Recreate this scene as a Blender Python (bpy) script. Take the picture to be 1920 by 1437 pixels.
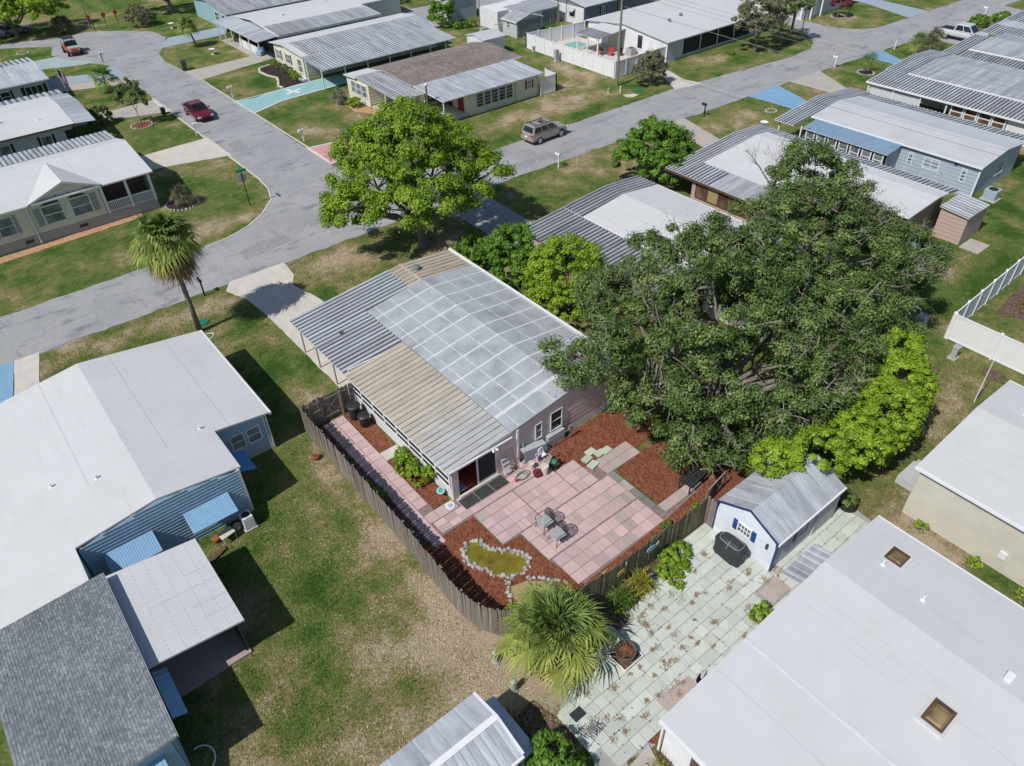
import bpy, math, random
import numpy as np
from mathutils import Vector, Matrix
for _o in list(bpy.data.objects): bpy.data.objects.remove(_o)
SC = bpy.context.scene
COL = SC.collection
# ---------------- camera (drone 28 m up; x = along main street, y = along side street)
cam_d = bpy.data.cameras.new('camera'); cam = bpy.data.objects.new('camera', cam_d); COL.objects.link(cam)
cam_d.sensor_width = 36.0; cam_d.sensor_fit = 'HORIZONTAL'; cam_d.lens = 25.977
cam_d.clip_start = 0.5; cam_d.clip_end = 6000
_r = Vector((0.77592871, -0.63034289, -0.02454543)); _d = Vector((-0.41946439, -0.48650171, -0.76639789)); _f = Vector((0.47115206, 0.60496606, -0.64189703))
_m = Matrix((( _r.x, -_d.x, -_f.x, 0), (_r.y, -_d.y, -_f.y, 0), (_r.z, -_d.z, -_f.z, 28.0), (0, 0, 0, 1)))
cam.matrix_world = _m
SC.camera = cam
# ---------------- sky and sun (sun stands over -x, 50 degrees up)
SUN_EL, SUN_AZ = 50.5, 6.0          # shadows fall towards (cos az, sin az)
w = bpy.data.worlds.new('World'); SC.world = w; w.use_nodes = True
wn = w.node_tree; wn.nodes.clear()
sky = wn.nodes.new('ShaderNodeTexSky'); sky.sky_type = 'NISHITA'; sky.sun_disc = False
sky.sun_elevation = math.radians(SUN_EL); sky.sun_rotation = math.radians(-90 - SUN_AZ)
sky.air_density = 1.0; sky.dust_density = 0.6; sky.ozone_density = 1.0
bg = wn.nodes.new('ShaderNodeBackground'); bg.inputs['Strength'].default_value = 0.078
wo = wn.nodes.new('ShaderNodeOutputWorld')
wn.links.new(sky.outputs[0], bg.inputs[0]); wn.links.new(bg.outputs[0], wo.inputs[0])
sl = bpy.data.lights.new('sun', 'SUN'); sl.energy = 3.75; sl.angle = math.radians(0.53); sl.color = (1.0, 0.96, 0.895)
sun = bpy.data.objects.new('sun', sl); COL.objects.link(sun)
_e, _a = math.radians(SUN_EL), math.radians(SUN_AZ)
sun.rotation_euler = Vector((math.cos(_e)*math.cos(_a), math.cos(_e)*math.sin(_a), -math.sin(_e))).to_track_quat('-Z', 'Y').to_euler()
SC.view_settings.view_transform = 'Standard'; SC.view_settings.look = 'None'
SC.view_settings.exposure = 0.15; SC.view_settings.gamma = 1.0; SC.view_settings.use_curve_mapping = False
SC.render.engine = 'CYCLES'
SC.cycles.max_bounces = 6; SC.cycles.diffuse_bounces = 3; SC.cycles.glossy_bounces = 3; SC.cycles.transmission_bounces = 4; SC.cycles.transparent_max_bounces = 6
RNG = random.Random(7)
# ---------------- mesh builder
class B:
    def __init__(s): s.v = []; s.f = []; s.m = []
    def add(s, vs, fs, mi=0):
        o = len(s.v); s.v += [tuple(p) for p in vs]
        for f in fs: s.f.append(tuple(i+o for i in f)); s.m.append(mi)
        return s
    def poly(s, pts, mi=0): return s.add(pts, [tuple(range(len(pts)))], mi)
    def hexa(s, p, mi=0):      # 8 points: bottom 4 ccw, top 4 ccw
        return s.add(p, [(3,2,1,0),(4,5,6,7),(0,1,5,4),(1,2,6,5),(2,3,7,6),(3,0,4,7)], mi)
    def box(s, x0, x1, y0, y1, z0, z1, mi=0):
        return s.hexa([(x0,y0,z0),(x1,y0,z0),(x1,y1,z0),(x0,y1,z0),(x0,y0,z1),(x1,y0,z1),(x1,y1,z1),(x0,y1,z1)], mi)
    def obox(s, c, u, v, n, mi=0):   # centre and three half-axes
        c, u, v, n = Vector(c), Vector(u), Vector(v), Vector(n)
        return s.hexa([c-u-v-n, c+u-v-n, c+u+v-n, c-u+v-n, c-u-v+n, c+u-v+n, c+u+v+n, c-u+v+n], mi)
    def slab(s, q, t, mi=0):         # quad (ccw from above) thickened downwards
        return s.hexa([(p[0],p[1],p[2]-t) for p in q] + list(q), mi)
    def prism(s, xy, z0, z1, mi=0):
        n = len(xy); vs = [(x,y,z0) for x,y in xy] + [(x,y,z1) for x,y in xy]
        a = sum(xy[i][0]*xy[(i+1)%n][1]-xy[(i+1)%n][0]*xy[i][1] for i in range(n))
        top, bot = tuple(range(n,2*n)), tuple(reversed(range(n)))
        sd = [(i,(i+1)%n,n+(i+1)%n,n+i) for i in range(n)]
        if a < 0: top, bot, sd = tuple(reversed(top)), tuple(reversed(bot)), [tuple(reversed(f)) for f in sd]
        return s.add(vs, [top, bot]+sd, mi)
    def cyl(s, p0, p1, r0, r1=None, n=8, mi=0, caps=True):
        p0, p1 = Vector(p0), Vector(p1); r1 = r0 if r1 is None else r1
        d = (p1-p0)
        if d.length < 1e-6: return s
        d.normalize(); a = d.orthogonal().normalized(); b = d.cross(a)
        vs = []
        for p, r in ((p0,r0),(p1,r1)):
            for i in range(n):
                t = 2*math.pi*i/n; vs.append(p + a*(r*math.cos(t)) + b*(r*math.sin(t)))
        fs = [(i,(i+1)%n,n+(i+1)%n,n+i) for i in range(n)]
        if caps: fs += [tuple(reversed(range(n))), tuple(range(n,2*n))]
        return s.add(vs, fs, mi)
    def tube(s, pts, rs, n=6, mi=0):
        if not hasattr(rs, '__len__'): rs = [rs]*len(pts)
        pts = [Vector(p) for p in pts]; vs = []; k = len(pts)
        a = None
        for i, p in enumerate(pts):
            d = (pts[min(i+1,k-1)]-pts[max(i-1,0)]).normalized()
            if a is None: a = d.orthogonal().normalized()
            a = (a - d*a.dot(d)).normalized(); b = d.cross(a)
            for j in range(n):
                t = 2*math.pi*j/n; vs.append(p + a*(rs[i]*math.cos(t)) + b*(rs[i]*math.sin(t)))
        fs = [(i*n+j, i*n+(j+1)%n, (i+1)*n+(j+1)%n, (i+1)*n+j) for i in range(k-1) for j in range(n)]
        fs += [tuple(reversed(range(n))), tuple(range((k-1)*n, k*n))]
        return s.add(vs, fs, mi)
    def lathe(s, c, prof, n=14, mi=0):  # profile (r, z)
        vs = []; k = len(prof)
        for r, z in prof:
            for j in range(n):
                t = 2*math.pi*j/n; vs.append((c[0]+r*math.cos(t), c[1]+r*math.sin(t), c[2]+z))
        fs = [(i*n+j, i*n+(j+1)%n, (i+1)*n+(j+1)%n, (i+1)*n+j) for i in range(k-1) for j in range(n)]
        fs += [tuple(reversed(range(n))), tuple(range((k-1)*n, k*n))]
        return s.add(vs, fs, mi)
def mesh(name, b, mats, off=(0,0,0), smooth=False):
    me = bpy.data.meshes.new(name)
    v = [(p[0]-off[0], p[1]-off[1], p[2]-off[2]) for p in b.v]
    me.from_pydata(v, [], b.f)
    if not isinstance(mats, (list, tuple)): mats = [mats]
    for m in mats: me.materials.append(m)
    if len(mats) > 1: me.polygons.foreach_set('material_index', b.m)
    if smooth: me.polygons.foreach_set('use_smooth', [True]*len(b.f))
    me.update(); return me
def root_of(o):
    while o.parent: o = o.parent
    return o
def abs_loc(o):
    l = Vector(o.location)
    while o.parent: o = o.parent; l = l + o.location
    return l
def part(name, b, mats, parent=None, local=False, smooth=False, kind=None):
    """link a builder as one mesh object; world coordinates unless local"""
    off = (0,0,0) if (local or parent is None) else abs_loc(parent)
    o = bpy.data.objects.new(name, mesh(name, b, mats, off, smooth)); COL.objects.link(o)
    if parent: o.parent = parent
    if kind: o['kind'] = kind
    return o
def inst(name, me, parent, loc=(0,0,0), rotz=0, scale=None):
    o = bpy.data.objects.new(name, me); COL.objects.link(o); o.parent = parent; o.location = loc
    if rotz: o.rotation_euler = (0,0,rotz)
    if scale: o.scale = scale
    return o
def tag(o, label, cat, group=None):
    o['label'] = label; o['category'] = cat
    if group: o['group'] = group
    return o
def thing(name, label, cat, loc=(0,0,0), rotz=0, group=None):
    o = bpy.data.objects.new(name, None); COL.objects.link(o); o.location = loc; o.rotation_euler = (0,0,rotz)
    o.empty_display_size = 0.3
    return tag(o, label, cat, group)
def copy_tree(o, parent=None):
    c = o.copy(); COL.objects.link(c); c.parent = parent
    for ch in list(o.children): copy_tree(ch, c)
    return c
def struct(name, b, m, smooth=False):
    o = part(name, b, m, None, smooth=smooth); o['kind'] = 'structure'; return o
# ---------------- materials
def srgb(r, g, b):
    f = lambda c: (c/255/12.92) if c/255 <= .04045 else ((c/255+.055)/1.055)**2.4
    return (f(r), f(g), f(b))
class NT:
    def __init__(s, name):
        s.m = bpy.data.materials.new(name); s.m.use_nodes = True; s.t = s.m.node_tree
        s.bs = s.t.nodes['Principled BSDF']; s.geo = None
    def n(s, kind, **kw):
        x = s.t.nodes.new(kind)
        for k, v in kw.items(): setattr(x, k, v)
        return x
    def l(s, a, b): s.t.links.new(a, b)
    def pos(s):
        if s.geo is None: s.geo = s.n('ShaderNodeNewGeometry')
        return s.geo.outputs['Position']
    def noise(s, scale, detail=4, rough=.6, stretch=None, vec=None):
        v = vec or s.pos()
        if stretch:
            mp = s.n('ShaderNodeMapping'); mp.inputs['Scale'].default_value = stretch; s.l(v, mp.inputs['Vector']); v = mp.outputs[0]
        x = s.n('ShaderNodeTexNoise'); x.inputs['Scale'].default_value = scale; x.inputs['Detail'].default_value = detail; x.inputs['Roughness'].default_value = rough
        s.l(v, x.inputs['Vector']); return x.outputs['Fac']
    def ramp(s, fac, stops, interp='LINEAR'):
        r = s.n('ShaderNodeValToRGB'); r.color_ramp.interpolation = interp; e = r.color_ramp.elements
        while len(e) < len(stops): e.new(.5)
        for i, (p, c) in enumerate(stops):
            e[i].position = p; e[i].color = (c, c, c, 1) if not hasattr(c, '__len__') else (*c, 1)
        s.l(fac, r.inputs[0]); return r.outputs[0]
    def mix(s, fac, a, b, mode='MIX'):
        x = s.n('ShaderNodeMix', data_type='RGBA', blend_type=mode)
        for i, val in ((0, fac), (6, a), (7, b)):
            if isinstance(val, bpy.types.NodeSocket): s.l(val, x.inputs[i])
            elif i == 0: x.inputs[0].default_value = val
            else: x.inputs[i].default_value = (*val, 1)
        return x.outputs[2]
    def math(s, op, a, b=None):
        x = s.n('ShaderNodeMath', operation=op)
        for i, val in ((0, a), (1, b)):
            if val is None: continue
            if isinstance(val, bpy.types.NodeSocket): s.l(val, x.inputs[i])
            else: x.inputs[i].default_value = val
        return x.outputs[0]
    def rnd(s):
        return s.n('ShaderNodeObjectInfo').outputs['Random']
    def attr(s, name):
        a = s.n('ShaderNodeAttribute', attribute_name=name); return a.outputs['Fac']
    def bump(s, h, strength=.3, dist=.02):
        x = s.n('ShaderNodeBump'); x.inputs['Strength'].default_value = strength; x.inputs['Distance'].default_value = dist
        s.l(h, x.inputs['Height']); s.l(x.outputs[0], s.bs.inputs['Normal'])
    def out(s, col, rough=.8, metal=0, spec=.3):
        if isinstance(col, bpy.types.NodeSocket): s.l(col, s.bs.inputs['Base Color'])
        else: s.bs.inputs['Base Color'].default_value = (*col, 1)
        if isinstance(rough, bpy.types.NodeSocket): s.l(rough, s.bs.inputs['Roughness'])
        else: s.bs.inputs['Roughness'].default_value = rough
        s.bs.inputs['Metallic'].default_value = metal; s.bs.inputs['Specular IOR Level'].default_value = spec
        return s.m
def sc3(c, k): return tuple(min(1, x*k) for x in c)
def plain(name, c, rough=.7, var=.15, scale=3, metal=0, spec=.3, dirt=None, objvar=0, bump=0):
    """solid colour with grain; optional stain colour in patches and per-piece shift"""
    t = NT(name)
    col = t.mix(t.ramp(t.noise(scale, 5), [(.3, 0), (.7, 1)]), sc3(c, 1-var), sc3(c, 1+var))
    if dirt:
        f = t.ramp(t.noise(scale*.35, 6, .7), [(.48, 0), (.75, dirt[1])])
        col = t.mix(f, col, dirt[0])
    if objvar:
        r = t.rnd(); col = t.mix(1.0, col, t.ramp(r, [(0, 1-objvar), (1, 1.0)]), 'MULTIPLY')
    if bump: t.bump(t.noise(scale*6, 3), bump, .02)
    return t.out(col, rough, metal, spec)
MT = {}
def M_(k): return MT[k]
WHITE = (.70, .71, .73)
def roof_coat(name, c, amt):
    t = NT(name)
    col = t.mix(t.ramp(t.noise(.5, 5), [(.3,0),(.7,1)]), sc3(c,.97), sc3(c,1.03))
    col = t.mix(t.ramp(t.noise(.22, 6, .7), [(.5,0),(.78,.45*amt)]), col, sc3(c,.76))          # broad old patches
    col = t.mix(t.ramp(t.noise(2.2, 6, .75, (.22,1.6,1)), [(.57,0),(.8,.4*amt)]), col, sc3(c,.68))  # run-off streaks down the slope
    col = t.mix(t.ramp(t.noise(1.4, 3, .6, (1.2,.12,1)), [(.62,0),(.66,.22*amt),(.70,0)]), col, sc3(c,.7))
    col = t.mix(t.ramp(t.noise(9, 5, .8), [(.66,0),(.75,.35*amt)]), col, sc3(c,.6))             # specks
    t.bump(t.noise(1.3, 3), .12, .03)
    return t.out(col, .62, 0, .3)
MT['white_roof'] = roof_coat('white_roof_coating', (.555,.563,.575), .9)
MT['white_roof_b'] = roof_coat('white_roof_coating_grey', (.48,.50,.535), 1.4)
MT['grey_roof_coat'] = plain('grey_roof_coating', (.36,.385,.41), .65, .10, 1.1, dirt=((.15,.155,.17), .7))
MT['seam_white'] = plain('white_seam_coating', (.56,.58,.61), .6, .08, 2)
MT['seam_grey'] = plain('roof_seam_grey', (.46,.472,.50), .7, .06, 2)
def pan_mat(name, c, stain, amt, stretch):
    t = NT(name)
    f = t.ramp(t.noise(1.2, 6, .7, stretch), [(.38, 0), (.72, amt)])
    g = t.ramp(t.noise(.35, 3), [(.35, 0), (.65, .6)])
    col = t.mix(f, c, stain); col = t.mix(t.math('MULTIPLY', g, f), col, sc3(stain, .6))
    r = t.rnd(); col = t.mix(1.0, col, t.ramp(r, [(0, .78), (.5,.95), (1, 1.04)]), 'MULTIPLY')
    col = t.mix(t.ramp(t.noise(3.5, 5, .8), [(.66,0),(.76,.45)]), col, (.22,.17,.13))
    return t.out(col, .5, .1, .4)
SX, SY = (.25, 2.2, 1), (2.2, .25, 1)
MT['pan'] = pan_mat('roof_pan_white', (.52,.55,.60), (.33,.35,.38), .7, SX)
MT['pan_y'] = pan_mat('roof_pan_white_y', (.54,.57,.62), (.33,.35,.38), .8, SY)
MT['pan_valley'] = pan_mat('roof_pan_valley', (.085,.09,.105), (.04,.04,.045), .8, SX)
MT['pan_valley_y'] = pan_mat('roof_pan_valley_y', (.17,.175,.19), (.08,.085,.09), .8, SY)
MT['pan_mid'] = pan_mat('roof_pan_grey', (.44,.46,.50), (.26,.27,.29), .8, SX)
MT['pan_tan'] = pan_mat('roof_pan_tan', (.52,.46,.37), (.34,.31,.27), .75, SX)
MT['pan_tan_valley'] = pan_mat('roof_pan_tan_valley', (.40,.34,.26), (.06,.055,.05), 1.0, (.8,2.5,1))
MT['pan_mixed'] = None
def tan_mixed():
    t = NT('roof_pan_tan_to_grey'); sx = t.n('ShaderNodeSeparateXYZ'); t.l(t.pos(), sx.inputs[0])
    y = t.math('ADD', sx.outputs[1], t.math('MULTIPLY', t.noise(.5, 3), 6.0))
    f = t.ramp(t.math('DIVIDE', t.math('SUBTRACT', y, 24.5), 9.0), [(.15, (.50,.52,.53)), (.45, (.53,.475,.385))])
    s = t.ramp(t.noise(1.4, 6, .7, (.3,2,1)), [(.40, 0), (.75, .75)])
    col = t.mix(s, f, (.30,.28,.26))
    s2 = t.ramp(t.noise(.9, 4, .7, (.5,1,1)), [(.62, 0), (.72, .6)])
    col = t.mix(s2, col, (.50,.40,.24))
    r = t.rnd(); col = t.mix(1.0, col, t.ramp(r, [(0, .88), (1, 1.0)]), 'MULTIPLY')
    return t.out(col, .55, .05, .3)
MT['pan_mixed'] = tan_mixed()
MT['blue_metal'] = plain('blue_flat_metal', (.22,.33,.45), .4, .12, 1.5, .2, .4, dirt=((.33,.40,.46), .5))
MT['blue_awn'] = plain('blue_awning_metal', (.24,.42,.60), .35, .08, 3, .1, .4)
MT['blue_awn_b'] = plain('bright_blue_awning_metal', (.10,.29,.58), .35, .08, 3, .1, .4)
MT['trim'] = plain('white_trim', (.72,.73,.75), .5, .05, 4)
MT['trim_grey'] = plain('grey_trim', (.40,.42,.45), .5, .06, 4)
MT['brown_trim'] = plain('brown_trim', (.10,.06,.045), .6, .1, 4)
MT['rubber'] = plain('dark_rubber_mat', (.045,.05,.05), .8, .3, 6); MT['wire'] = plain('grey_wire', (.22,.22,.23), .6)
MT['black'] = plain('black_plastic', (.018,.018,.02), .5, .2, 6)
MT['dark'] = plain('dark_interior', (.02,.02,.022), .8, .2, 3)
MT['steel'] = plain('weathered_steel', (.33,.34,.35), .4, .1, 8, .6)
MT['darksteel'] = plain('dark_cast_iron', (.06,.065,.07), .45, .2, 12, .5)
def siding(name, c, var=.07): 
    MT[name] = plain(name, c, .6, var, 1.2, dirt=(sc3(c, .72), .35)); return MT[name]
siding('side_pink', (.60,.52,.50)); siding('side_blue', (.34,.49,.61)); siding('side_blue2', (.36,.42,.50)); siding('side_beige', (.74,.70,.56)); siding('side_cream', (.64,.61,.50))
siding('side_white', (.66,.67,.69)); siding('side_yellowgreen', (.50,.51,.38)); siding('side_grey', (.20,.22,.25)); siding('side_lgrey', (.46,.48,.50)); siding('side_teal', (.25,.40,.46)); siding('side_brick', (.42,.40,.38)); siding('side_rose', (.44,.33,.29)); siding('side_brownwall', (.22,.16,.13)); siding('side_shed_white', (.64,.68,.75)); siding('side_shed_grey_shade', (.56,.60,.66)); siding('side_tan', (.50,.48,.41))
def brick_mat():
    t = NT('grey_brick_skirting'); b = t.n('ShaderNodeTexBrick'); t.l(t.pos(), b.inputs['Vector'])
    mp = t.n('ShaderNodeMapping'); mp.inputs['Rotation'].default_value = (math.pi/2,0,0); t.l(t.pos(), mp.inputs[0]); t.l(mp.outputs[0], b.inputs['Vector'])
    b.inputs['Scale'].default_value = 4; b.inputs['Color1'].default_value = (.36,.34,.34,1); b.inputs['Color2'].default_value = (.27,.26,.27,1); b.inputs['Mortar'].default_value = (.45,.44,.43,1)
    b.inputs['Mortar Size'].default_value = .03
    return t.out(b.outputs[0], .8)
MT['brick'] = brick_mat()
def glass_mat(name, c=(.025,.035,.045), rough=.08):
    t = NT(name); col = t.mix(t.ramp(t.noise(1.1, 2), [(.35, 0), (.7, 1)]), sc3(c, .6), sc3(c, 1.7))
    return t.out(col, rough, 0, .6)
MT['glass'] = glass_mat('window_glass'); MT['glass_l'] = glass_mat('window_glass_with_blind', (.16,.19,.20), .15); MT['screen'] = plain('insect_screen', (.02,.025,.028), .7, .25, 2)
MT['glass_brown'] = glass_mat('brown_tinted_glass', (.12,.07,.045), .2); MT['skylight'] = glass_mat('amber_skylight_glass', (.22,.165,.085), .12)
def wood_mat(name, c1, c2):
    t = NT(name); g = t.noise(3, 6, .7, (6,6,.4)); col = t.mix(t.ramp(g, [(.3,0),(.7,1)]), c1, c2)
    r = t.rnd(); col = t.mix(1.0, col, t.ramp(r, [(0,.62),(1,1.1)]), 'MULTIPLY'); t.bump(g, .4, .01)
    return t.out(col, .85)
MT['wood_grey'] = wood_mat('weathered_grey_fence_wood', (.165,.14,.115), (.33,.29,.25)); MT['wood_moss'] = wood_mat('mossy_fence_wood', (.11,.105,.06), (.24,.215,.14)); MT['wood_brown'] = wood_mat('brown_wood', (.12,.075,.045), (.22,.15,.09))
MT['wood_pole'] = wood_mat('utility_pole_wood', (.15,.135,.115), (.25,.23,.20))
def shingle_mat(name, c1, c2):
    t = NT(name); a = t.attr('rnd'); col = t.mix(a, c1, c2); n = t.noise(9, 4, .75); col = t.mix(t.ramp(n, [(.35,0),(.65,.85)]), col, sc3(c1,.75))
    n2 = t.ramp(t.noise(.5, 4), [(.35, .82), (.65, 1.06)]); col = t.mix(1.0, col, n2, 'MULTIPLY')
    return t.out(col, .9, 0, .15)
MT['shingle_grey'] = shingle_mat('grey_blue_shingle', (.16,.18,.20), (.32,.345,.37)); MT['shingle_brown'] = shingle_mat('brown_shingle', (.22,.185,.165), (.42,.365,.335))
def asphalt():
    t = NT('bleached_asphalt')
    a = t.noise(.25, 5, .6); b = t.noise(6, 5, .7); c = t.noise(.55, 7, .72, (.55,1.6,1)); d = t.noise(.5, 7, .75, (1.6,.5,1))
    col = t.mix(t.ramp(a, [(.3,0),(.7,1)]), (.30,.303,.32), (.385,.388,.40))
    col = t.mix(t.ramp(b, [(.3,.25),(.7,0)]), col, (.20,.20,.215))
    col = t.mix(t.ramp(c, [(.54,0),(.66,.75)]), col, (.15,.15,.17))
    col = t.mix(t.ramp(d, [(.57,0),(.68,.6)]), col, (.17,.17,.19))
    vr = t.n('ShaderNodeTexVoronoi', feature='DISTANCE_TO_EDGE'); vr.inputs['Scale'].default_value = .35
    mp = t.n('ShaderNodeVectorMath', operation='ADD'); nz = t.n('ShaderNodeTexNoise'); nz.inputs['Scale'].default_value = .8; t.l(t.pos(), nz.inputs['Vector']); t.l(t.pos(), mp.inputs[0]); t.l(nz.outputs['Color'], mp.inputs[1]); t.l(mp.outputs[0], vr.inputs['Vector'])
    h = t.noise(2.6, 6, .8); col = t.mix(t.ramp(h, [(.52,0),(.70,.42)]), col, (.19,.19,.21))
    k = t.noise(1.1, 8, .8, (1,.6,1)); col = t.mix(t.ramp(k, [(.60,0),(.64,.5),(.68,0)]), col, (.15,.15,.165))
    t.bump(b, .35, .02)
    return t.out(col, .9, 0, .2)
MT['patio_base'] = plain('dirty_joint_sand', (.22,.165,.15), .95, .25, 5); MT['asphalt'] = asphalt(); MT['asphalt_dark'] = plain('asphalt_repair', (.275,.277,.29), .9, .22, 4, dirt=((.19,.19,.20), .6))
def conc(name, c, var=.1, stain=.4):
    t = NT(name); col = t.mix(t.ramp(t.noise(1.3, 6, .65), [(.3,0),(.7,1)]), sc3(c,1-var), sc3(c,1+var))
    col = t.mix(t.ramp(t.noise(.5, 6, .75), [(.52,0),(.72,stain)]), col, sc3(c,.62)); b = t.noise(25, 3); col = t.mix(t.ramp(b, [(.3,.15),(.6,0)]), col, sc3(c,.6))
    return t.out(col, .85, 0, .2)
MT['concrete'] = conc('old_concrete', (.42,.39,.35)); MT['concrete_l'] = conc('pale_concrete', (.56,.52,.475)); MT['concrete_g'] = conc('grey_concrete', (.34,.335,.33)); MT['aqua'] = conc('aqua_painted_concrete', (.27,.46,.47), .06, .2); MT['blue_paint'] = conc('blue_painted_concrete', (.20,.36,.52), .08, .3); MT['pink_paint'] = conc('pink_painted_concrete', (.55,.30,.31), .08, .3); MT['teal_paint'] = conc('grey_green_painted_concrete', (.34,.42,.42), .08, .3); MT['bluegrey_paint'] = conc('blue_grey_painted_concrete', (.31,.37,.43), .08, .3); MT['white_paint'] = conc('white_line_paint', (.62,.66,.66), .06, .2)
def paver(name, c, alt, stain):
    t = NT(name); r = t.rnd()
    col = t.mix(t.ramp(r, [(0,0),(1,1)]), c, alt); col = t.mix(t.ramp(t.noise(2.2, 6, .7), [(.5,0),(.75,.55)]), col, stain)
    sp = t.n('ShaderNodeMath', operation='FRACT'); t.l(t.math('MULTIPLY', r, 37.0), sp.inputs[0])
    col = t.mix(1.0, col, t.ramp(sp.outputs[0], [(0,.80),(.15,.93),(.6,1.0),(1,1.06)]), 'MULTIPLY')
    col = t.mix(t.ramp(t.noise(.55, 4, .7), [(.54,0),(.74,.55)]), col, stain)
    col = t.mix(t.ramp(t.noise(18, 3), [(.3,.22),(.6,0)]), col, sc3(stain,.8))
    return t.out(col, .85, 0, .2)
MT['paver_pink'] = paver('pink_paver', (.60,.425,.425), (.52,.385,.385), (.40,.325,.325)); MT['paver_green'] = paver('pale_green_paver', (.56,.60,.545), (.51,.55,.50), (.41,.44,.39)); MT['paver_grey'] = paver('grey_paver', (.27,.28,.27), (.21,.22,.21), (.15,.16,.15)); MT['paver_tan'] = paver('tan_paver', (.46,.37,.34), (.41,.34,.32), (.30,.26,.24)); MT['paver_lime'] = paver('pale_lime_paver', (.52,.58,.46), (.48,.54,.44), (.38,.42,.34))
def mulch_mat(name, a, b, c):
    t = NT(name); n = t.noise(11, 5, .75); v = t.n('ShaderNodeTexVoronoi'); v.inputs['Scale'].default_value = 16; v.inputs['Randomness'].default_value = 1
    mp = t.n('ShaderNodeMapping'); mp.inputs['Scale'].default_value = (1,.45,1); mp.inputs['Rotation'].default_value = (0,0,.7); t.l(t.pos(), mp.inputs[0]); t.l(mp.outputs[0], v.inputs['Vector'])
    col = t.mix(t.ramp(v.outputs['Color'], [(.2,0),(.8,1)]), a, b); col = t.mix(t.ramp(n, [(.58,0),(.72,.7)]), col, c)
    t.bump(v.outputs['Distance'], .8, .05); return t.out(col, .95, 0, .1)
MT['mulch'] = mulch_mat('red_mulch', (.13,.045,.026), (.26,.100,.058), (.38,.24,.17)); MT['mulch_brown'] = mulch_mat('brown_mulch', (.07,.05,.04), (.19,.13,.10), (.30,.22,.17)); MT['mulch_dark'] = mulch_mat('dark_mulch', (.02,.017,.015), (.07,.055,.05), (.12,.10,.09)); MT['mulch_orange'] = mulch_mat('orange_gravel_strip', (.36,.20,.11), (.58,.36,.22), (.62,.45,.32))
def grass():
    t = NT('patchy_lawn'); d = t.attr('dry')
    a = t.noise(.32, 6, .66); b = t.noise(1.6, 6, .7); c = t.noise(6.5, 5, .8); e = t.noise(17, 4, .8)
    s = t.math('ADD', d, t.math('MULTIPLY', t.math('SUBTRACT', a, .5), .6)); s = t.math('ADD', s, t.math('MULTIPLY', t.math('SUBTRACT', b, .5), 1.3)); s = t.math('ADD', s, t.math('MULTIPLY', t.math('SUBTRACT', c, .5), 1.7))
    col = t.ramp(s, [(.05,(.045,.100,.018)),(.30,(.105,.165,.036)),(.50,(.170,.190,.058)),(.66,(.245,.212,.098)),(.82,(.36,.285,.175)),(1.0,(.47,.39,.28))])
    f = t.ramp(e, [(.28,.42),(.5,1.0),(.75,1.5)]); col = t.mix(1.0, col, f, 'MULTIPLY')
    t.bump(t.math('ADD', t.math('MULTIPLY', c, .6), t.math('MULTIPLY', e, .6)), 1.0, .12)
    return t.out(col, .95, 0, .1)
MT['grass'] = grass()
def leaf_mat(name, c0, c1, c2, trans=.25):
    t = NT(name); a = t.attr('rnd'); col = t.ramp(a, [(0,c0),(.5,c1),(1,c2)])
    t.out(col, .55, 0, .25); tr = t.n('ShaderNodeBsdfTranslucent'); t.l(t.mix(1.0, col, (1.0,1.0,.6), 'MULTIPLY'), tr.inputs[0])
    mx = t.n('ShaderNodeMixShader'); mx.inputs[0].default_value = trans; t.l(t.bs.outputs[0], mx.inputs[1]); t.l(tr.outputs[0], mx.inputs[2])
    t.l(mx.outputs[0], t.t.nodes['Material Output'].inputs[0]); return t.m
MT['leaf_oak'] = leaf_mat('oak_leaves', (.018,.040,.010), (.088,.148,.034), (.27,.345,.115), .14); MT['leaf_lime'] = leaf_mat('lime_green_leaves', (.10,.18,.014), (.25,.385,.028), (.43,.55,.065), .28); MT['leaf_green'] = leaf_mat('bright_green_leaves', (.040,.10,.010), (.190,.315,.022), (.43,.55,.065), .25); MT['leaf_mid'] = leaf_mat('mid_green_leaves', (.04,.10,.012), (.115,.245,.026), (.23,.38,.055), .25); MT['leaf_palm'] = leaf_mat('palm_leaves', (.06,.11,.03), (.165,.235,.055), (.38,.41,.08), .2); MT['leaf_yellow'] = leaf_mat('yellow_palm_leaves', (.20,.22,.03), (.33,.33,.05), (.42,.38,.08), .25); MT['leaf_dead'] = leaf_mat('dry_palm_leaves', (.14,.085,.035), (.24,.155,.065), (.34,.24,.12), .1); MT['leaf_dusty'] = leaf_mat('dusty_leaves', (.075,.08,.045), (.15,.16,.075), (.27,.25,.17), .2); MT['leaf_red'] = leaf_mat('wine_red_leaves', (.10,.02,.03), (.20,.04,.06), (.28,.10,.10), .2); MT['moss'] = leaf_mat('grey_hanging_moss', (.16,.165,.14), (.27,.275,.24), (.40,.40,.35), .1); MT['flower'] = leaf_mat('pink_flowers', (.30,.16,.18), (.42,.25,.27), (.5,.36,.36), .1)
MT['bark'] = plain('grey_bark', (.18,.16,.14), .9, .3, 5, bump=.5); MT['twig'] = plain('pale_dead_twigs', (.34,.31,.28), .9, .2, 5); MT['palm_trunk'] = plain('palm_trunk', (.20,.17,.14), .9, .3, 8, bump=.5)
MT['stone'] = plain('white_pond_stone', (.44,.42,.385), .85, .22, 6, objvar=.45)
def water():
    t = NT('murky_pond_water'); col = t.mix(t.ramp(t.noise(1.6, 4), [(.3,0),(.7,1)]), (.10,.085,.010), (.25,.205,.025)); t.bump(t.noise(6,2), .05, .02); return t.out(col, .12, 0, .5)
MT['water'] = water()
def pool():
    t = NT('pool_water'); return t.out((.16,.42,.38), .05, 0, .5)
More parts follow.
